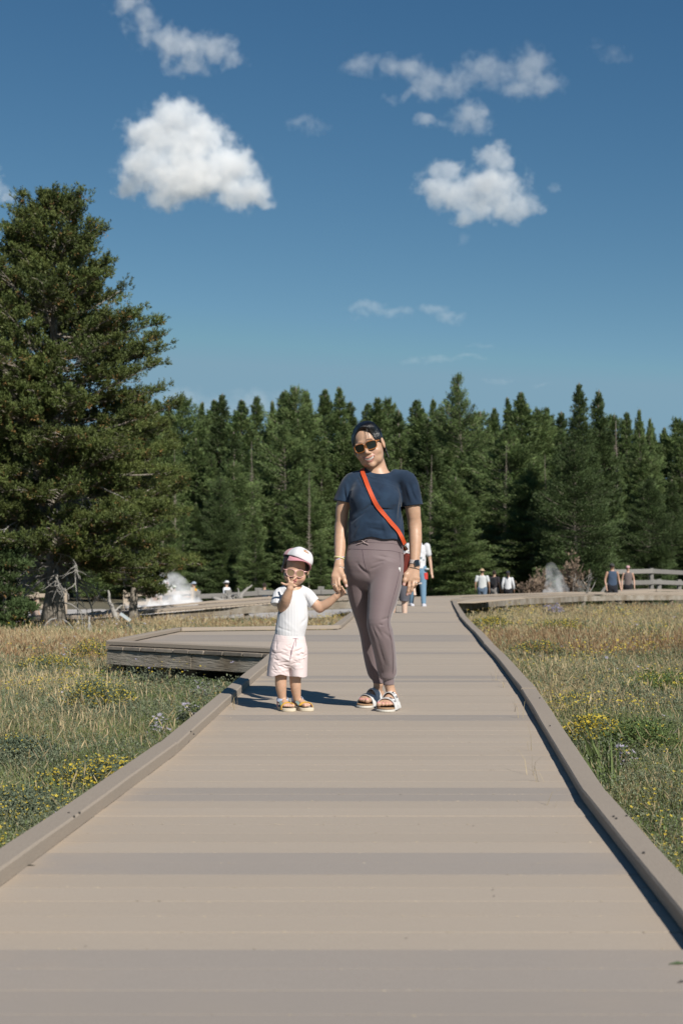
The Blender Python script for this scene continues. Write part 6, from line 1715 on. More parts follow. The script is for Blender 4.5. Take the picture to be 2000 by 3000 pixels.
mouth(K, Kh, HK, kid, hw=.0115, z=-.0375, teeth=False, lipcol=(.50, .19, .16), q=.9)
# dark short hair under the cap
Q_ = Field(ko - .15, ko + .15, .0025)
q_ = lambda c, r, k=.01: Q_.ell(Kh(*c), tuple(np.array(r) * ks), HK, k=k)
q_((0, -.020, .048), (.0705, .084, .080)); q_((0, -.045, .0), (.062, .050, .045), .015); q_((-.063, .004, .035), (.010, .026, .034)); q_((.063, .004, .035), (.010, .026, .034))
Q_.ellcut(Kh(.004, .085, .010), (.060, .062, .056), HK, k=.010); Q_.ellcut(Kh(-.078, .0, .0), (.014, .022, .026), HK, k=.004); Q_.ellcut(Kh(.078, .0, .0), (.014, .022, .026), HK, k=.004)
for k in range(26):
    a = rh.uniform(-1.2, 1.2); Q_.crease(Kh(math.sin(a) * .05, .055, .085), Kh(math.sin(a) * .066, .03, .045), .003, rh.choice((-.002, .002)))
Vh, Qh = Q_.mesh(); mesh_np('hair', relax(Vh, Qh, 1, .4), Qh, mat('dark_brown_hair', (.035, .022, .016), .45, spec=.4, bump=(60, .6, .002, (6, 1, 1))), kid, True)
# cap: crown, turned and tipped to the viewer's right, with a curved brim
HC = frame(math.radians(-30), math.radians(-30), math.radians(-12))
co = Kh(.004, -.010, .064)
def Ch(x, y, z): return co + HC @ np.array((x, y, z))
A = Field(co - .19, co + .19, .0024)
A.ell(Ch(0, -.006, .000), (.077, .086, .066), HC, k=0); A.seg(Ch(-.028, .050, .012), Ch(.028, .050, .012), .036, k=.03); A.seg(Ch(-.02, .036, .036), Ch(.02, .036, .036), .030, k=.03)
A.ellcut(Ch(0, -.008, -.006), (.0715, .080, .060), HC)
for a_ in (-.55, .55): A.crease(Ch(math.sin(a_) * .078, .072, .0), Ch(0, -.004, .070), .0025, -.0016)
A.crease(Ch(-.078, .004, .0), Ch(-.03, .0, .062), .0025, -.0018); A.crease(Ch(.078, .004, .0), Ch(.03, .0, .062), .0025, -.0018)
cutplane(A, Ch(0, 0, -.004), -HC[:, 2] + HC[:, 1] * .06, .3)
Va, Qa = A.mesh(); Va = relax(Va, Qa, 2, .45)
loc = (Va - co) @ HC
fc = loc[Qa].mean(1)
mi = np.where(fc[:, 1] > .008 + .25 * np.maximum(fc[:, 2] - .04, 0), 0, 1)
M_capw = fabric('white_cap_cotton', (.72, .72, .74), (.68, .68, .71), rough=.8, bump=(50, .15, .002, (1, 1, 1)))
M_capp = fabric('pink_mesh', (.62, .33, .36), (.56, .29, .32), rough=.85, bump=(400, .5, .002, (1, 1, 1)))
M_pink = fabric('pink_brim_cloth', (.66, .30, .35), (.62, .28, .32), rough=.8)
cap = mesh_np('cap', Va, Qa, [M_capw, M_capp], kid, True, midx=mi)
bt = MB(); bt.tube([Ch(0, -.004, .066), Ch(0, -.004, .071)], [.006, .004], 10); bt.build('button', M_capp, cap)
# brim: a curved tongue
V = []; nu, nv = 25, 9
for i in range(nu):
    u = -1 + 2 * i / (nu - 1); a = u * 1.18
    bx, by = math.sin(a) * .075, math.cos(a) * .083 - .002
    ext = .043 * (max(0, math.cos(u * math.pi / 2)) ** .55)
    for j in range(nv):
        w = j / (nv - 1)
        x = bx * (1 + .02 * w); y = by + ext * w; z = -.001 - .42 * x * x / .077 * w - .004 * w * w
        V.append((x, y, z))
V = np.array(V); top = np.array([Ch(*p) for p in V]); bot = np.array([Ch(p[0], p[1], p[2] - .0035) for p in V]); n0 = len(V)
g = lambda i, j: i * nv + j
Qt_ = [(g(i, j), g(i, j + 1), g(i + 1, j + 1), g(i + 1, j)) for i in range(nu - 1) for j in range(nv - 1)]
Qb_ = [tuple(n0 + k for k in q[::-1]) for q in Qt_]
rim = [g(i, nv - 1) for i in range(nu)]
Qr = [(rim[k], n0 + rim[k], n0 + rim[k + 1], rim[k + 1]) for k in range(nu - 1)]
mb = MB(); mb.add(np.concatenate([top, bot]), Qt_ + Qb_ + Qr)
mb.tube([top[r_] - HC[:, 2] * .0018 for r_ in rim], .0026, 6)
mb.build('brim', M_pink, cap, smooth=True)
# sunburst print on the front panel: rays, sun, wavy ground line and an arc of small lettering
pr = {'ray': MB(), 'sun': MB(), 'ink': MB(), 'gold': MB()}
def on_cap(az, el, off=.0012):
    d = np.array((math.sin(az) * math.cos(el), math.cos(az) * math.cos(el), math.sin(el)))
    o_ = np.array((0, 0, .012)); p = A.cast(Ch(*(o_ + d * .16)), -(HC @ d), .16)
    return (p if p is not None else Ch(*(o_ + d * .085))) + (HC @ d) * off
az0, el0, sc_ = -.12, .50, .235
cp_ = lambda u, v: on_cap(az0 + u * sc_ / math.cos(el0), el0 + v * sc_)
for k in range(11):
    a = math.radians(12 + 156 * k / 10); c_, s_ = math.cos(a), math.sin(a)
    pr['ray'].tube([cp_(c_ * .34, s_ * .34 - .25), cp_(c_ * .72, s_ * .72 - .25)], .0007, 4)
sv = [cp_(0, -.25)] + [cp_(.2 * math.cos(t), .2 * math.sin(t) - .25) for t in np.linspace(0, math.pi, 9)]
pr['sun'].add(sv, None, [(0, k, k + 1) for k in range(1, 9)])
pr['gold'].tube([cp_(x, -.30 + .05 * math.sin(x * 5)) for x in np.linspace(-.95, .95, 14)], .0011, 4)
import string
def glyph(mb, u, v, rot, s, ch):
    """tiny stroke letters"""
    G_ = {'H': [[(-1, -1), (-1, 1)], [(1, -1), (1, 1)], [(-1, 0), (1, 0)]], 'E': [[(1, 1), (-1, 1), (-1, -1), (1, -1)], [(-1, 0), (.6, 0)]], 'L': [[(-1, 1), (-1, -1), (1, -1)]], 'O': [[(-1, -1), (-1, 1), (1, 1), (1, -1), (-1, -1)]],
          'S': [[(1, 1), (-1, 1), (-1, 0), (1, 0), (1, -1), (-1, -1)]], 'U': [[(-1, 1), (-1, -1), (1, -1), (1, 1)]], 'N': [[(-1, -1), (-1, 1), (1, -1), (1, 1)]], 'I': [[(0, -1), (0, 1)]]}
    c_, s_ = math.cos(rot), math.sin(rot)
    for stroke in G_[ch]:
        mb.tube([cp_(u + (x * c_ - y * s_) * s, v + (x * s_ + y * c_) * s * 1.2) for x, y in stroke], .0004, 3)
for k, ch in enumerate('HELLOSUNSHINE'):
    a = math.radians(160 - 140 * k / 12); glyph(pr['ink'], .98 * math.cos(a), .98 * math.sin(a) - .25, a - math.pi / 2, .048, ch)
pm = {'ray': mat('print_pink', (.72, .36, .30), .8), 'sun': mat('print_orange', (.75, .28, .05), .8), 'ink': mat('print_dark', (.05, .05, .07), .8), 'gold': mat('print_gold', (.50, .30, .07), .8)}
lg = pr['gold'].build('printed_badge', pm['gold'], cap)
mbx = MB()
for k_ in ('ray', 'sun'): mbx.V += pr[k_].V; mbx.tone += pr[k_].tone; [mbx.Q.append(np.asarray(q) + mbx.n) for q in pr[k_].Q]; [mbx.T.append(np.asarray(t) + mbx.n) for t in pr[k_].T]; mbx.n += pr[k_].n
mbx.build('printed_sun', pm['sun'], cap)['kind'] = 'stuff'
pr['ink'].build('printed_lettering', pm['ink'], cap)['kind'] = 'stuff'
glasses(Kh, 'sunglasses', mat('clear_pink_frame', (.72, .40, .38), .2, spec=.6, coat=.4), mat('rose_gold_lens', (.60, .42, .27), .2, metal=.7), .046, .042, .0265, .082, -.001, .0019, kid, taper=.05, pw=2.3, ear_x=.068, ear_y=.0, wrap=.45)

# ribbed shirt
R_ = Field((-.42, 7.80, .36), (-.02, 8.12, .86), .0025)
R_.chain([Tp(857, 1736, .005), Tp(858, 1762, .0), Tp(857, 1812, -.002), Tp(850, 1848, -.002), Tp(849, 1872, .0)], [(.068, .056), (.078, .068), (.086, .074), (.084, .074), (.082, .072)], k=.02)
R_.chain([Tp(836, 1731, .0), Tp(820, 1741, .0), Tp(815, 1760, -.02), Tp(813, 1771, -.026)], [.030, .036, .0385, .0390], k=.015)
R_.chain([Tp(880, 1730, .0), Tp(899, 1742, .0), Tp(921, 1768, -.012), Tp(926, 1774, -.014)], [.030, .036, .0355, .0355], k=.015)
kr = lambda a, b, w, amp: R_.crease(on_front(R_, 0, *a, DT - .08, .0), on_front(R_, 0, *b, DT - .08, .0), w, amp)
for a, b, w, amp in [((815, 1838), (850, 1850), .006, -.004), ((812, 1846), (870, 1858), .006, .004), ((808, 1815), (830, 1800), .007, -.004), ((900, 1762), (905, 1800), .006, -.006), ((890, 1745), (904, 1772), .006, -.004), ((835, 1820), (870, 1850), .009, .003), ((880, 1830), (898, 1810), .008, -.003), ((822, 1745), (836, 1765), .006, -.004), ((812, 1750), (806, 1768), .005, .003)]:
    kr(a, b, w, amp)
cutplane(R_, Tp(812, 1772, -.028), Tp(812, 1790, -.035) - Tp(817, 1750, -.01), .052); cutplane(R_, Tp(920, 1769, -.012), (.75, -.1, -.62), .06)
R_.segcut(Tp(930, 1781, -.018), Tp(940, 1795, -.02), .030, .031)
R_.ellcut(Tp(860, 1716, -.012), (.047, .066, .030), k=.003); R_.segcut(Tp(858, 1742, .01), Tp(860, 1700, .0), .042, .046)
Vr, Qr2 = R_.mesh(); Vr = relax(Vr, Qr2, 2, .45)
M_rib = mat('white_ribbed_knit', (.74, .74, .76), .85, spec=.2, sheen=.2)
N, L = M_rib.node_tree.nodes, M_rib.node_tree.links
wv = N.new('ShaderNodeTexWave'); wv.inputs['Scale'].default_value = 38; wv.bands_direction = 'X'; wv.inputs['Distortion'].default_value = .3
tc2 = N.new('ShaderNodeTexCoord'); bp = N.new('ShaderNodeBump'); bp.inputs['Strength'].default_value = .45; bp.inputs['Distance'].default_value = .003
L.new(tc2.outputs['Object'], wv.inputs[0]); L.new(wv.outputs['Fac'], bp.inputs['Height']); L.new(bp.outputs[0], N['Principled BSDF'].inputs['Normal'])
mesh_np('ribbed_shirt', Vr, Qr2, M_rib, kid, True)
# shorts
H_ = Field((-.44, 7.82, .12), (-.04, 8.12, .54), .0026)
H_.chain([Tp(849, 1860, .0), Tp(848, 1872, .0), Tp(846, 1900, .0), Tp(845, 1922, .0)], [(.083, .073), (.090, .080), (.102, .088), (.103, .088)], k=.02)
H_.chain([Tp(828, 1905, .0), Tp(819, 1945, .0), Tp(815, 1992, -.002)], [(.062, .08), (.064, .078), (.0665, .074)], k=.012)
H_.chain([Tp(868, 1905, .0), Tp(873, 1945, .0), Tp(874, 1992, .0)], [(.058, .08), (.052, .076), (.0475, .070)], k=.012)
hr = lambda a, b, w, amp: H_.crease(on_front(H_, 0, *a, DT - .08, .0), on_front(H_, 0, *b, DT - .08, .0), w, amp)
r5 = np.random.RandomState(31)
for k in range(60):
    px, py = r5.uniform(795, 893), r5.uniform(1890, 1970); L5 = r5.uniform(8, 22); t5 = r5.normal(.15 if px < 846 else -.35, .35); sg = 1 if px < 846 else -1
    a, b = (px, py), (px + L5 * math.cos(t5), py + L5 * math.sin(t5) + 2)
    hr(a, b, r5.uniform(.003, .0048), r5.choice((-1, 1, -1)) * r5.uniform(.003, .0055))
for a, b, w, amp in [((851, 1905), (850, 1978), .006, -.008), ((858, 1900), (850, 1940), .005, .004), ((810, 1880), (808, 1905), .005, -.005), ((803, 1900), (820, 1885), .005, .004), ((862, 1912), (886, 1900), .006, -.006), ((862, 1908), (880, 1918), .005, .004)]: hr(a, b, w, amp)
for px in np.arange(806, 892, 4.2): hr((px, 1853), (px + r5.normal(), 1868 + r5.uniform(0, 5)), .0022, -.0026)
zc = Tp(850, 1979)[2]; X, Y, Z = H_.grid()
hemz = zc - .006 * np.sin((X - Tp(850, 1979)[0]) * 30) + .004 * np.sin(X * 70)
H_.f = np.maximum(H_.f, (hemz - Z).astype(np.float32))
wz_ = Tp(850, 1856)[2] - .06 * (X - Tp(850, 1856)[0]) + .35 * (Y - 7.97) * 0
H_.f = np.maximum(H_.f, (Z - wz_ + 0 * Y).astype(np.float32))
H_.segcut(Tp(816, 1970, .0), Tp(814, 2030, .0), (.055, .066)); H_.segcut(Tp(874, 1968, .0), Tp(874, 2030, .0), (.043, .065))
Vz, Qz = H_.mesh(); Vz = relax(Vz, Qz, 1, .35)
shorts = mesh_np('shorts', Vz, Qz, fabric('pale_pink_cotton', (.80, .68, .67), (.77, .64, .63), rough=.85, bump=(40, .4, .003, (1, 1, 1))), kid, True)
cordm = MB()
for pp_ in ([(866, 1871), (862, 1884), (857, 1902), (852, 1922), (849, 1935)], [(867, 1871), (868, 1882), (866, 1894)], [(866, 1871), (860, 1888), (853, 1908), (851, 1930)], [(858, 1871), (866, 1870), (874, 1872)]):
    cordm.tube(smooth_path([on_front(H_, 0, px, py, DT - .08, .003) for px, py in pp_], 16, 1), .0011, 5)
cordm.build('drawstring', mat('mauve_string', (.42, .30, .36), .8), shorts)
# sandals with many coloured straps
cols = {'sky_blue_strap': (.50, .56, .70), 'teal_strap': (.28, .40, .38), 'violet_strap': (.30, .16, .52), 'yellow_strap': (.80, .46, .04), 'orange_strap': (.78, .22, .02), 'rose_strap': (.66, .36, .33)}
km = {k: fabric(k, c, c, rough=.7, sheen=.1) for k, c in cols.items()}
for hh, aa, mir in ((h1, a1, 1), (h2, a2, -1)):
    Hs = (lambda hh, aa: (lambda x, y, z: np.array((hh[0], hh[1], 0)) + np.array((math.cos(aa), math.sin(aa), 0)) * x * kL + np.array((math.sin(aa), -math.cos(aa), 0)) * y * kL + np.array((0, 0, z * kL))))(hh, aa)
    s1 = MB(); sole(s1, Hs, kL, .001, .019, grow=1.1)
    sn = s1.build('sandal', mat('cream_rubber_sole', (.70, .61, .46), .8, bump=(140, .6, .002, (6, 1, .3))), kid)
    def strap(nm, *a, **kw):
        m_ = MB(); band(m_, Hs, kL, *a, **kw); m_.build(nm, km[nm], sn)
    strap('yellow_strap', .72, .018, .0385, .038, .010, th=.0028, a0=.5 if mir > 0 else 0, a1=math.pi if mir > 0 else math.pi - .5, skew=.006, power=.8)
    strap('violet_strap', .70, .017, .0375, .036, .010, th=.0024, a0=0 if mir < 0 else 2.4, a1=.75 if mir < 0 else math.pi, skew=.004, power=.8)
    m_ = MB()
    for sg in (-1, 1): ribbon(m_, [Hs(sg * .030 / kL, .64, .030 / kL), Hs(sg * .029 / kL, .5, .044 / kL), Hs(sg * .026 / kL, .34, .050 / kL)], [(sg * math.cos(aa), sg * math.sin(aa), .7)] * 3, .014, .0024)
    m_.build('teal_strap', km['teal_strap'], sn)
    m_ = MB(); tt = np.linspace(-2.2, 2.2, 22)
    ribbon(m_, [Hs(.0285 * math.sin(t) / kL, .17 + .0345 * math.cos(t) / kL, (.060 - .008 * math.cos(t)) / kL) for t in tt], [(math.sin(t + aa), -math.cos(t + aa), .35) for t in tt], .019, .003)
    m_.build('sky_blue_strap', km['sky_blue_strap'], sn)
    m_ = MB(); tt = np.linspace(2.1, 4.18, 12)
    ribbon(m_, [Hs(.0285 * math.sin(t) / kL, .14 + .0285 * math.cos(t) / kL, .048 / kL) for t in tt], [(math.sin(t + aa), -math.cos(t + aa), .1) for t in tt], .024, .003)
    m_.build('orange_strap', km['orange_strap'], sn)
    m_ = MB()
    for sg in (-1, 1): ribbon(m_, [Hs(sg * .028 / kL, .14, .050 / kL), Hs(sg * .031 / kL, .20, .018 / kL)], [(sg * math.cos(aa), sg * math.sin(aa), .1)] * 2, .015, .0024)
    m_.build('rose_strap', km['rose_strap'], sn)

# ---------------------------------------------------------------- people farther off: one builder, every one its own pose and clothes
def walker(px, py_top, d, H, label, top, bottom, skinc=(.52, .33, .23), facing=0.0, hat=None, haircol=(.03, .02, .015), sleeve='short', shorts=False, shoes=(.6, .6, .6), arms=(0, 0), stride=.10, name='person', pack=None, lean=0.0, hz=None, foot_z=None, long_hair=False, skirt=False, group='visitors walking in the distance', hs_=1.0, h=None, build_=1.0):
    """px, py_top: top of the head in the photo; H: height; facing: degrees turned from facing the camera (180 = back)"""
    tp = P(px, py_top, d); z0 = tp[2] - H
    t = empty(name, (tp[0], d, z0), label, 'person', group)
    o = np.array((tp[0], d, z0)); fa = math.radians(facing)
    R = np.array(((math.cos(fa), -math.sin(fa), 0), (math.sin(fa), math.cos(fa), 0), (0, 0, 1)))
    q = lambda x, y, z: o + R @ np.array((x * H * build_ if abs(x) < .3 else x * H, y * H, z * H))
    side = R @ np.array((1., 0, 0))
    h = h or max(.012, d * .00028)
    fld = lambda: Field(o - (.45 * H, .45 * H, .02), o + (.45 * H, .45 * H, H * 1.04), h)
    b = fld()
    def legs(f, g, z1=.0, k=.02):
        for s in (-1, 1):
            st = stride * s
            f.chain([q(s * .055, 0, .50), q(s * .055, -st * .45, .28), q(s * .052, -st * .9 + .02 * (s < 0), max(.045, z1))], [.055 * H * g, .038 * H * g, .026 * H * g], side=side, k=k)
    def arm(f, s, g, upto=1.0):
        bend = arms[0 if s < 0 else 1]
        sh = q(s * .112, 0, .80); el = q(s * .150, -.02 * bend + .015, .635 + .01 * bend); wr_ = q(s * (.155 - .05 * bend), -.06 - .12 * bend, .48 + .15 * bend)
        if upto < 1: 
            f.chain([sh, sh + (el - sh) * upto], [.034 * H * g, .031 * H * g], side=side, k=.02)
        else:
            f.chain([sh, el, wr_], [.029 * H * g, .024 * H * g, .017 * H * g], side=side, k=.02)
            if g == 1.0:
                f.seg(wr_, wr_ + (wr_ - el) * .35, (.02 * H, .013 * H), (.017 * H, .010 * H), side=side, k=.01)
                for w in (-1, 0, 1, 2): f.seg(wr_ + (wr_ - el) * .3 + side * w * .006 * H, wr_ + (wr_ - el) * .62 + side * w * .007 * H, .006 * H, .005 * H, k=.005)
    b.chain([q(0, 0, .52), q(0, 0, .66), q(0, 0, .79), q(0, .0, .82)], [(.085 * H, .055 * H), (.080 * H, .055 * H), (.095 * H, .055 * H), (.06 * H, .045 * H)], side=side, k=.04)
    b.chain([q(0, .005, .82), q(0, 0, .89)], [.034 * H, .032 * H], k=.02)
    b.ell(q(0, 0, .935), (.046 * H * hs_, .055 * H * hs_, .064 * H * hs_), np.stack([side, np.cross((0, 0, 1), side), (0, 0, 1)], 1), k=.02)
    b.ell(q(0, -.052, .925), (.010 * H, .014 * H, .012 * H), k=.01)
    legs(b, .86); arm(b, -1, 1.0); arm(b, 1, 1.0)
    V, Q = b.mesh(); mesh_np('body', relax(V, Q, 1), Q, M_skin, t, True, col=np.tile(np.array(skinc) / EXPO, (len(V), 1)))
    # top
    f = fld()
    f.chain([q(0, 0, .50), q(0, 0, .62), q(0, 0, .78), q(0, .0, .815)], [(.102 * H * build_, .074 * H), (.098 * H * build_, .070 * H), (.106 * H, .066 * H), (.07 * H, .05 * H)], side=side, k=.04)
    if sleeve == 'short': arm(f, -1, 1.25, .62); arm(f, 1, 1.25, .62)
    elif sleeve == 'long': arm(f, -1, 1.4); arm(f, 1, 1.4)
    else: f.seg(q(-.07, 0, .80), q(.07, 0, .80), .028 * H, k=.02)
    X, Y, Z = f.grid(); f.f -= (.006 * fbm(X, Y, Z, 5, int(px), 2)).astype(np.float32)
    f.f = np.maximum(f.f, (q(0, 0, .505)[2] - Z + 0 * X + 0 * Y).astype(np.float32)); f.segcut(q(0, 0, .85), q(0, 0, .95), .045 * H)
    V, Q = f.mesh(); topm = mesh_np('shirt' if sleeve != 'none' else 'tank_top', relax(V, Q, 1), Q, fabric('walker_top', top, tuple(k_ * .85 for k_ in top)), t, True)
    # bottom
    f = fld()
    f.chain([q(0, 0, .46), q(0, 0, .52), q(0, 0, .555)], [(.098 * H * build_, .074 * H), (.094 * H * build_, .07 * H), (.088 * H * build_, .065 * H)], side=side, k=.03)
    legs(f, 1.28 if shorts else 1.18, .30 if shorts else .05)
    zc = .315 if shorts else .045
    X, Y, Z = f.grid(); f.f = np.maximum(f.f, (q(0, 0, zc)[2] - Z + 0 * X + 0 * Y).astype(np.float32))
    V, Q = f.mesh(); mesh_np('shorts' if shorts else 'trousers', relax(V, Q, 1), Q, fabric('walker_bottom', bottom, tuple(k_ * .8 for k_ in bottom)), t, True)
    # shoes
    for s in (-1, 1):
        f = Field(q(s * .052, 0, 0) - .28, q(s * .052, 0, 0) + .28, min(h, .014)); st = stride * s
        c = q(s * .052, -st * .9 + .02 * (s < 0), .0); fw = R @ np.array((0, -1., 0))
        f.seg(c + (0, 0, .028 * H) - fw * .02 * H, c + fw * .10 * H + (0, 0, .018 * H), (.026 * H, .026 * H), (.027 * H, .018 * H), side=side, k=.01); f.seg(c + (0, 0, .03 * H), c + (0, 0, .055 * H), .026 * H, k=.01)
        X, Y, Z = f.grid(); f.f = np.maximum(f.f, (c[2] + .001 - Z + 0 * X + 0 * Y).astype(np.float32))
        V, Q = f.mesh(); mesh_np('shoe', relax(V, Q, 1), Q, fabric('walker_shoe', shoes, shoes), t, True)
    # hair, hat
    f = fld()
    f.ell(q(0, .006, .946), (.053 * H * hs_, .061 * H * hs_, .066 * H * hs_), np.stack([side, np.cross((0, 0, 1), side), (0, 0, 1)], 1), k=.01)
    if long_hair: f.chain([q(0, .045, .93), q(0, .06, .86), q(0, .06, .80)], [.035 * H, .03 * H, .016 * H], k=.02)
    f.ellcut(q(0, -.080, .902), (.05 * H, .06 * H, .048 * H), np.stack([side, np.cross((0, 0, 1), side), (0, 0, 1)], 1)); 
    X, Y, Z = f.grid()
    if not long_hair: f.f = np.maximum(f.f, (q(0, 0, .905)[2] - Z + 0 * X + 0 * Y).astype(np.float32))
    V, Q = f.mesh(); mesh_np('hair', V, Q, fabric('walker_hair', haircol, haircol), t, True)
    if hat:
        kind_, hc = hat; f = fld(); M3 = np.stack([side, np.cross((0, 0, 1), side), (0, 0, 1)], 1)
        f.ell(q(0, .004, .962), (.054 * H, .062 * H, .052 * H), M3, k=0)
        f.f = np.maximum(f.f, (q(0, 0, .952)[2] - Z + 0 * X + 0 * Y).astype(np.float32))
        if kind_ == 'brim': f.ell(q(0, 0, .957), (.098 * H, .105 * H, .0085 * H), M3, k=.01)
        else: f.ell(q(0, -.066, .956), (.040 * H, .050 * H, .0075 * H), M3, k=.008)
        V, Q = f.mesh(); mesh_np('hat' if kind_ == 'brim' else 'cap', relax(V, Q, 1), Q, fabric('walker_hat', hc, hc), t, True)
    if pack:
        f = fld(); f.ell(q(0, .085, .70), (.085 * H, .055 * H, .125 * H), np.stack([side, np.cross((0, 0, 1), side), (0, 0, 1)], 1), k=0); f.ell(q(0, .12, .66), (.06 * H, .04 * H, .06 * H), k=.02)
        f.chain([q(-.06, .05, .80), q(-.065, -.045, .79), q(-.06, -.065, .70), q(-.07, .05, .62)], [.011 * H] * 4, k=.005); f.chain([q(.06, .05, .80), q(.065, -.045, .79), q(.06, -.065, .70), q(.07, .05, .62)], [.011 * H] * 4, k=.005)
        V, Q = f.mesh(); bp_ = mesh_np('backpack', relax(V, Q, 1), Q, fabric('pack_cloth', pack[0], pack[0])); tag(bp_, pack[1], 'backpack')
    return t
GW = 'visitors on the boardwalks in the background'
# the couple walking up right behind the woman: heads hidden by her, legs and one side show
w1 = walker(1222, 1556, 31.6, 1.68, 'person in white printed t-shirt and ripped blue jeans walking behind the woman', (.70, .71, .74), (.16, .28, .40), facing=8, shoes=(.66, .67, .74), stride=.13, group=GW, h=.010, build_=1.12, haircol=(.05, .03, .02))
w2 = walker(1168, 1580, 26.2, 1.66, 'person in shorts and blue canvas shoes, almost hidden behind the woman', (.55, .34, .30), (.10, .10, .12), facing=6, shorts=True, shoes=(.09, .13, .17), stride=.10, group=GW, h=.009, skinc=(.62, .44, .34))
ph = MB(); ph.box(P(1247, 1688, 31.5), (.085, .03, .15), rz=.3, bev=.01); ph = ph.build('phone', mat('red_phone_case', (.60, .04, .03), .5)); tag(ph, 'red phone held by the person in ripped jeans', 'phone')
mbp = MB()
for (px, py), (w, hh_) in (((1229, 1612), (.05, .12)), ((1231, 1635), (.07, .05)), ((1222, 1608), (.02, .10)), ((1240, 1641), (.04, .03))):
    mbp.box(P(px, py, 31.47 - .13), (w, .004, hh_), bev=.001)
mbp.build('shirt_print', mat('grey_print', (.20, .26, .30), .8), w1)['kind'] = 'stuff'
rp = MB(); rp.box(P(1228, 1709, 31.2), (.11, .006, .03), bev=.002); rp.build('ripped_knee', mat('pale_threads', (.62, .52, .48), .9), w1)
wb = MB(); ring(wb, P(1250, 1667, 31.5), (0, 0, 1), .034, .03, .016); wb.build('wrist_band', mat('white_band', (.7, .7, .7), .6), w1)
# right: three walking away, two near the railing
walker(1411.5, 1667, 62, 1.72, 'man in straw hat, pale patterned shirt and denim shorts walking away on the right', (.62, .64, .64), (.12, .17, .24), facing=170, hat=('brim', (.50, .36, .22)), shorts=True, stride=.12, group=GW, build_=1.12)
walker(1447, 1672, 63, 1.66, 'person in dark top and grey shorts with a black backpack, middle of the trio', (.035, .03, .035), (.33, .31, .29), facing=150, shorts=True, pack=((.012, .013, .017), 'black backpack on the middle walker of the trio on the right'), group=GW)
walker(1487, 1674, 62.5, 1.60, 'woman in long white shirt and black trousers with a dark cap, right of the trio', (.72, .73, .75), (.02, .02, .024), facing=165, sleeve='long', hat=('cap', (.03, .035, .045)), long_hair=True, group=GW)
walker(1792, 1652, 58, 1.80, 'man in blue tank top and grey cap walking beside the railing end', (.055, .085, .14), (.02, .022, .03), facing=12, sleeve='none', hat=('cap', (.055, .055, .05)), skinc=(.50, .30, .21), group=GW, build_=1.1)
walker(1838, 1658, 60, 1.64, 'woman in grey tank top and pink cap walking behind the railing', (.16, .13, .125), (.02, .02, .024), facing=-8, sleeve='none', hat=('cap', (.60, .36, .37)), skinc=(.54, .34, .25), group=GW)
# left
walker(568, 1705, 62, 1.74, 'man in orange yellow t-shirt with a grey cap looking at his phone by the steam', (.72, .36, .02), (.02, .02, .024), facing=-62, hat=('cap', (.33, .38, .45)), arms=(1, 1), pack=((.28, .30, .34), 'grey backpack on the man in the orange yellow t-shirt'), group=GW)
walker(664, 1702, 63, 1.76, 'man in white t-shirt and white cap behind the driftwood', (.74, .76, .80), (.55, .56, .58), facing=-110, hat=('cap', (.72, .73, .76)), group=GW, build_=1.1)
walker(775, 1709, 62, 1.72, 'man in dark blue t-shirt standing left of the toddler in the background', (.022, .045, .075), (.03, .03, .035), facing=150, group=GW)
walker(489, 1706, 66, 1.75, 'person in a red cap and dark top half hidden by steam', (.06, .06, .07), (.08, .08, .1), facing=20, hat=('cap', (.50, .05, .04)), group=GW)
walker(511, 1716, 65, 1.66, 'person in a pale top and whitish cap half hidden by steam', (.60, .62, .66), (.10, .12, .16), facing=10, hat=('cap', (.55, .60, .50)), group=GW)
walker(457, 1730, 64, 1.5, 'person in brown clothes partly hidden by the pine boughs left of the steam', (.28, .17, .12), (.2, .2, .2), facing=40, group=GW)
walker(58, 1725, 44, 1.60, 'walker in pink top and shorts behind the low branches of the biggest pine', (.40, .18, .26), (.05, .05, .07), facing=70, shorts=True, stride=.2, group=GW)
walker(104, 1752, 45, 1.2, 'child in pale clothes behind the biggest pine beside the fence', (.46, .36, .30), (.3, .25, .2), facing=60, shorts=True, group=GW)

# ---------------------------------------------------------------- fences, sign, driftwood, dead shrubs, steam
def rail_fence(name, posts, rails, ph_, label, m_, cat='fence', pw=.13, rail=(.09, .20), cap=False, seed=1, posts2=None):
    """posts: list of (x, y, z ground); rails at the given heights"""
    r = np.random.RandomState(seed); t = empty(name, posts[0], label, cat)
    posts = [np.array(p, float) for p in posts]
    for p in posts:
        m = MB(); hh = ph_ + r.normal() * .015; m.box(p + (0, 0, hh / 2 - .05), (pw, pw, hh + .1), rz=r.normal() * .1, bev=.012, tone=r.uniform(.3, .7)); m.build('post', m_, t)
    for a, b in zip(posts[:-1], posts[1:]):
        for z in rails:
            m = MB(); u = (b - a) / np.linalg.norm(b - a)
            off = np.array((0, -(pw / 2 + rail[0] / 2 + .003), 0)); zz = r.normal(0, .012, 2)
            m.beam(a + off + (0, 0, z + zz[0]) + u * .004, b + off + (0, 0, z + zz[1]) - u * .004, rail[0], rail[1], bev=.015, tone=r.uniform(.3, .7)); m.build('rail', m_, t)
    return t
pg = lambda px, py, d: P(px, py, d)
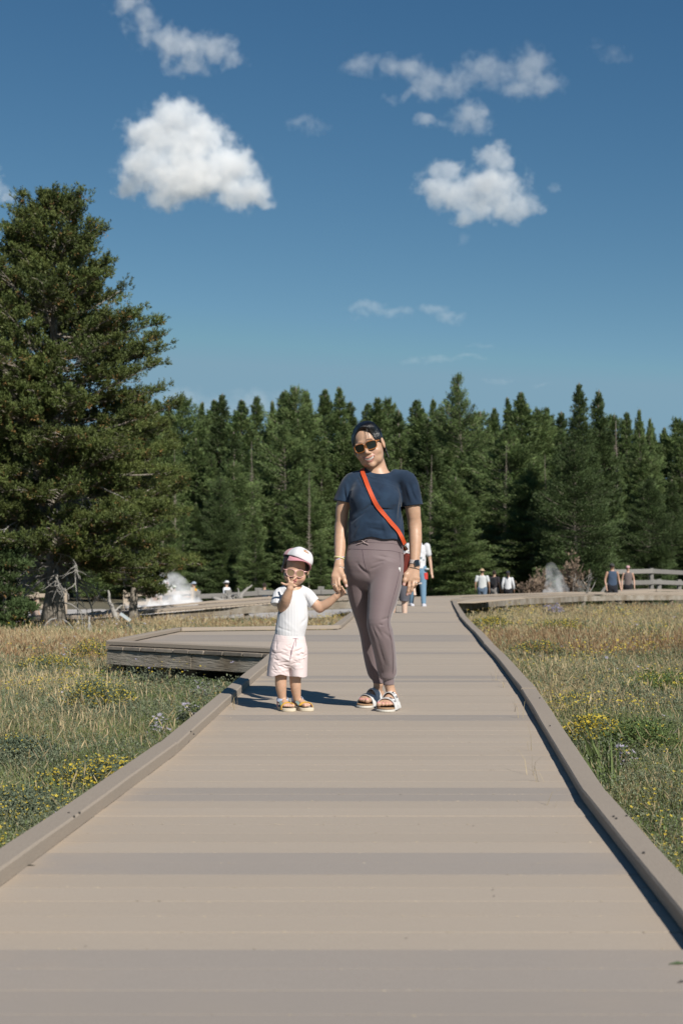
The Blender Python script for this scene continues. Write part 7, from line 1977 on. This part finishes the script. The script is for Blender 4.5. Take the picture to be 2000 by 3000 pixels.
# right hand viewing rail, two runs meeting at a corner post
ry = 62.5
A_ = pg(1795, 1733, 60.5); B_ = pg(1907, 1729, 63); C_ = pg(2010, 1732, 66); D_ = pg(2130, 1736, 70)
t = rail_fence('wooden_railing', [A_, B_, C_, D_], [.36, .84], .96, 'weathered grey two rail wooden railing at the right edge of the photo', M_rail, 'railing', pw=.16, rail=(.10, .20), seed=4)
br = MB(); br.beam(A_ + (-.5, 0, -.05), A_ + (0, 0, .62), .09, .12, bev=.01); br.build('brace', M_rail, t)
t = rail_fence('wooden_railing', [pg(1842, 1733, 70), pg(1929, 1731, 72), pg(1988, 1732, 73.5), pg(2060, 1734, 75)], [.42], .60, 'lower grey railing behind the two rail one on the right', M_rail, 'railing', pw=.2, rail=(.10, .22), seed=5)
mb = MB(); mb.beam(pg(1790, 1735, 58.5), pg(1900, 1728.5, 60), .7, .10, tone=.6); mb.beam(pg(1900, 1728.5, 60), pg(2050, 1731, 63), .7, .10, tone=.5); o_ = mb.build('railing_step', M_kerb, bw); 
# left fences behind the steam
t = rail_fence('rail_fence', [pg(x, y, 56) for x, y in ((368, 1797), (434, 1795), (500, 1792), (564, 1789))], [.36, .72], .92, 'pale two rail fence behind the steam on the left', M_railtan, seed=6, pw=.17, rail=(.10, .15))
t = rail_fence('rail_fence', [pg(x, y, 55) for x, y in ((578, 1786), (668, 1782), (757, 1776), (850, 1774), (940, 1772), (1030, 1770))], [.50], .70, 'low single rail wooden fence behind the toddler and the driftwood', M_rail, seed=7, pw=.24, rail=(.12, .18))
t = rail_fence('rail_fence', [pg(x, y, 47) for x, y in ((-20, 1812), (60, 1810), (108, 1808), (190, 1806))], [.35, .70], .85, 'pale fence seen under the branches of the biggest pine', M_railtan, seed=8, pw=.15, rail=(.08, .13))
# interpretive sign
ss = G(404, 1856, lambda q: float(zg(-2.9, q))); sg = empty('information_sign', ss, 'small tilted white information panel on a leaning metal post by the platform', 'sign')
top_ = P(372, 1822, ss[1]); m = MB(); m.beam(ss + (0, 0, -.1), top_, .035, .05, bev=.004); m.build('post', mat('grey_metal_post', (.10, .10, .11), .5, metal=.6), sg)
pc = P(367, 1808, ss[1])
ax1 = np.array((.21, .02, -.155)); ax1 /= np.linalg.norm(ax1); ax2 = np.array((.20, -.24, -.16)); ax2 -= ax1 * ax2.dot(ax1); ax2 /= np.linalg.norm(ax2); ax3 = np.cross(ax1, ax2); ax3 = ax3 if ax3[2] > 0 else -ax3
Ms = np.stack([ax1, ax2 * (1 if np.linalg.det(np.stack([ax1, ax2, ax3], 1)) > 0 else -1), ax3], 1)
m = MB(); m.box(pc, (.26, .31, .018), M=Ms, bev=.003); m.build('panel', mat('panel_edge', (.50, .51, .52), .5), sg)
m = MB(); m.box(pc + ax3 * .0108, (.245, .295, .003), M=Ms, bev=.0008); pf = m.build('panel_face', mat('pale_panel_face', (.66, .70, .70), .4, noise=[(14, .5, (.52, .60, .59), 2, (1, 1, 1))]), sg)
m = MB()
for r_ in range(9):
    m.box(pc + ax3 * .0130 + ax1 * (-.10 + .024 * r_) + ax2 * rs.uniform(-.01, .01), (.008, rs.uniform(.14, .24), .0012), M=Ms)
m.build('printed_lines', mat('sign_ink', (.34, .42, .42), .6), sg)['kind'] = 'stuff'
# driftwood pile, stumps, small dead trunk
def deadwood(name, px, py, d, label, seed, limbs, cat='dead wood', th=.07):
    r = np.random.RandomState(seed); p = P(px, py, d); t = empty(name, p, label, cat)
    for nm, pts, rad in limbs:
        m = MB(); q_ = smooth_path([P(x, y, d + dd) for x, y, dd in pts], 10, 1); q_ = q_ + r.normal(0, .012 * d / 40, q_.shape); m.tube(q_, np.linspace(rad, rad * .25, 10), 7, tone=r.uniform(.4, .8)); m.build(nm, M_dead, t, smooth=True)
    return t
r6 = np.random.RandomState(6)
lm = [('trunk', [(700, 1772, 0), (672, 1764, -.3), (650, 1760, -.5), (622, 1750, -.4)], .17), ('branch', [(690, 1768, 0), (706, 1745, 0), (720, 1728, .2), (738, 1714, .3)], .10), ('branch', [(694, 1765, 0), (700, 1750, -.3), (698, 1722, -.2)], .06)]
for k in range(16):
    x0, y0 = r6.uniform(650, 705), r6.uniform(1755, 1772); a = r6.uniform(-2.9, -.2); L6 = r6.uniform(14, 40); lm.append(('root', [(x0, y0, r6.uniform(-.5, .3)), (x0 + math.cos(a) * L6 * .5, y0 + math.sin(a) * L6 * .5, r6.uniform(-.5, .3)), (x0 + math.cos(a + .4) * L6, y0 + math.sin(a + .4) * L6 * .8 + 3, r6.uniform(-.5, .3))], r6.uniform(.03, .07)))
deadwood('driftwood', 675, 1775, 50, 'bleached uprooted driftwood with a raised branch in front of the far fence', 3, lm)
deadwood('tree_stump', 257, 1852, 28.5, 'pale splintered stump standing in dry grass beside the big pine', 4, [('trunk', [(262, 1856, 0), (262, 1830, 0), (260, 1806, .02)], .05), ('splinter', [(250, 1856, 0), (249, 1835, 0), (246, 1822, 0)], .03), ('splinter', [(268, 1856, 0), (268, 1838, .03), (266, 1826, .03)], .025)])
deadwood('leaning_snag', 345, 1832, 36, 'grey leaning dead trunk behind the information sign', 5, [('trunk', [(348, 1836, 0), (345, 1815, 0), (333, 1790, 0), (322, 1760, .1), (318, 1730, .2)], .09), ('branch', [(335, 1792, 0), (352, 1775, .1), (372, 1772, .2)], .03), ('branch', [(328, 1775, 0), (312, 1758, .2), (300, 1755, .2)], .03)])
deadwood('bare_branch', 236, 1850, 29.5, 'bare grey branch hanging to the ground right of the big pine trunk', 6, [('branch', [(188, 1766, .2), (215, 1775, 0), (238, 1790, -.1), (240, 1820, -.1), (240, 1852, -.1)], .018), ('branch', [(232, 1786, 0), (250, 1800, -.1), (254, 1792, 0)], .016), ('branch', [(240, 1815, 0), (252, 1800, 0), (256, 1786, 0)], .014), ('branch', [(165, 1812, .1), (138, 1822, -.1), (131, 1840, -.1), (137, 1860, -.1)], .022), ('branch', [(185, 1815, .1), (208, 1830, -.1), (222, 1850, -.1)], .02)])
# brown dead shrubs round the right hand vent
def dead_shrub(px, py, d, W_, Hh_, label, seed, n=260, brown=.5):
    r = np.random.RandomState(seed); p = P(px, py, d); t = empty('dead_shrub', p, label, 'shrub', None)
    m = MB(); ends = []
    for k in range(34 if n > 100 else 16):
        a = r.normal(0, .8); u = np.array((math.sin(a), r.normal() * .4, abs(math.cos(a)) + .1)); u /= np.linalg.norm(u); L_ = r.uniform(.4, 1.0)
        q_ = [p + (r.normal() * W_ * .25, r.normal() * .2, 0)]
        for s_ in range(5): u = u + r.normal(size=3) * .22; u /= np.linalg.norm(u); q_.append(q_[-1] + u * np.array((W_, W_ * .5, Hh_)) * L_ / 5)
        m.tube(q_, np.linspace(.020, .006, 6), 4, caps=False, tone=r.uniform(.2, .9)); ends += q_[2:]
        for s_ in range(3): i0 = r.randint(2, 6); m.tube([q_[i0], q_[i0] + r.normal(size=3) * .18 + (0, 0, .08)], .008, 3, caps=False, tone=.8)
    m.build('twigs', M_dead if n < 100 else M_deadbrown, t)
    E = np.array(ends)[r.randint(0, len(ends), n)] + r.normal(size=(n, 3)) * .09
    D3 = r.normal(size=(n, 3)) * .5 + (0, 0, .6); D3 /= np.linalg.norm(D3, axis=1)[:, None]
    mesh_np('dry_foliage', kites(E, D3, r.uniform(.10, .24, n), .045, r), kite_faces(n), M_brownleaf, t, False, col=np.repeat(r.uniform(.2, .9, n), 4))['kind'] = 'stuff'
    return t
M_deadbrown = mat('brown_dead_wood', (.20, .145, .11), .9, tone=.4)
M_brownleaf = leaf_mat('brown_dry_foliage', [(.25, .18, .125), (.17, .12, .085), (.32, .25, .18)], scale=2)
dead_shrub(1562, 1742, 63, 1.0, .75, 'low brown dead shrub left of the right hand steam plume', 3, 320)
dead_shrub(1582, 1742, 64, .42, 1.35, 'upright curled brown dead shrub just left of the steam', 4, 200)
dead_shrub(1675, 1742, 63, .6, 1.9, 'tall rust brown dead juniper right of the steam', 5, 560)
dead_shrub(1722, 1742, 62, 1.1, 1.1, 'bare grey twiggy shrub between the rusty juniper and the railing', 6, 30)
# steam: real vapour
def steam(px, py, d, W_, H_, label, seed, dens):
    p = P(px, py, d)
    f = Field(p - (W_ * 1.0, W_ * .6, .2), p + (W_ * 1.0, W_ * .6, H_ * 1.05), H_ / 18)
    f.chain([p + (0, 0, .1 * H_), p + (-.05 * W_, 0, .45 * H_), p + (-.25 * W_, 0, .85 * H_)], [(W_ * .62, W_ * .4), (W_ * .42, W_ * .3), (W_ * .25, W_ * .18)], k=.1)
    V, Q = f.mesh(); V[:, 2] = np.maximum(V[:, 2], p[2] - .1)
    m = bpy.data.materials.new('steam_vapour'); m.use_nodes = True; N, L = m.node_tree.nodes, m.node_tree.links; N.clear()
    out = N.new('ShaderNodeOutputMaterial'); pv = N.new('ShaderNodeVolumeScatter'); pv.inputs['Color'].default_value = (.97, .98, 1, 1); pv.inputs['Anisotropy'].default_value = -.2
    tc = N.new('ShaderNodeTexCoord'); nz = N.new('ShaderNodeTexNoise'); nz.inputs['Scale'].default_value = 1.6; nz.inputs['Detail'].default_value = 5; nz.inputs['Distortion'].default_value = .8
    L.new(tc.outputs['Object'], nz.inputs[0])
    g2 = N.new('ShaderNodeTexGradient'); g2.gradient_type = 'SPHERICAL'
    mp = N.new('ShaderNodeMapping'); mp.vector_type = 'POINT'; mp.inputs['Scale'].default_value = (1 / (W_ * .85), 1 / (W_ * .6), 1 / (H_ * 1.0)); mp.inputs['Location'].default_value = (0.1, 0, -.12)
    L.new(tc.outputs['Object'], mp.inputs[0]); L.new(mp.outputs[0], g2.inputs[0])
    ml = N.new('ShaderNodeMath'); ml.operation = 'MULTIPLY_ADD'; ml.inputs[1].default_value = 3.2; ml.inputs[2].default_value = -1.25; L.new(nz.outputs[0], ml.inputs[0])
    m2 = N.new('ShaderNodeMath'); m2.operation = 'MULTIPLY'; m2.use_clamp = True; L.new(ml.outputs[0], m2.inputs[0]); L.new(g2.outputs[1], m2.inputs[1])
    m3 = N.new('ShaderNodeMath'); m3.operation = 'MULTIPLY'; m3.inputs[1].default_value = dens; L.new(m2.outputs[0], m3.inputs[0]); L.new(m3.outputs[0], pv.inputs['Density']); L.new(pv.outputs[0], out.inputs['Volume'])
    o = mesh_np('steam', V - p, Q, m); o.location = p
    return tag(o, label, 'steam')
steam(512, 1795, 54, 1.9, 1.7, 'white steam plume rising behind the fence left of the toddler', 1, 6.5)
steam(430, 1798, 53, 1.9, .55, 'low wide steam drifting over the pale ground on the left', 2, 5.0)
steam(1628, 1745, 61, 1.0, 1.5, 'steam plume rising between the brown dead shrubs on the right', 3, 5.5)
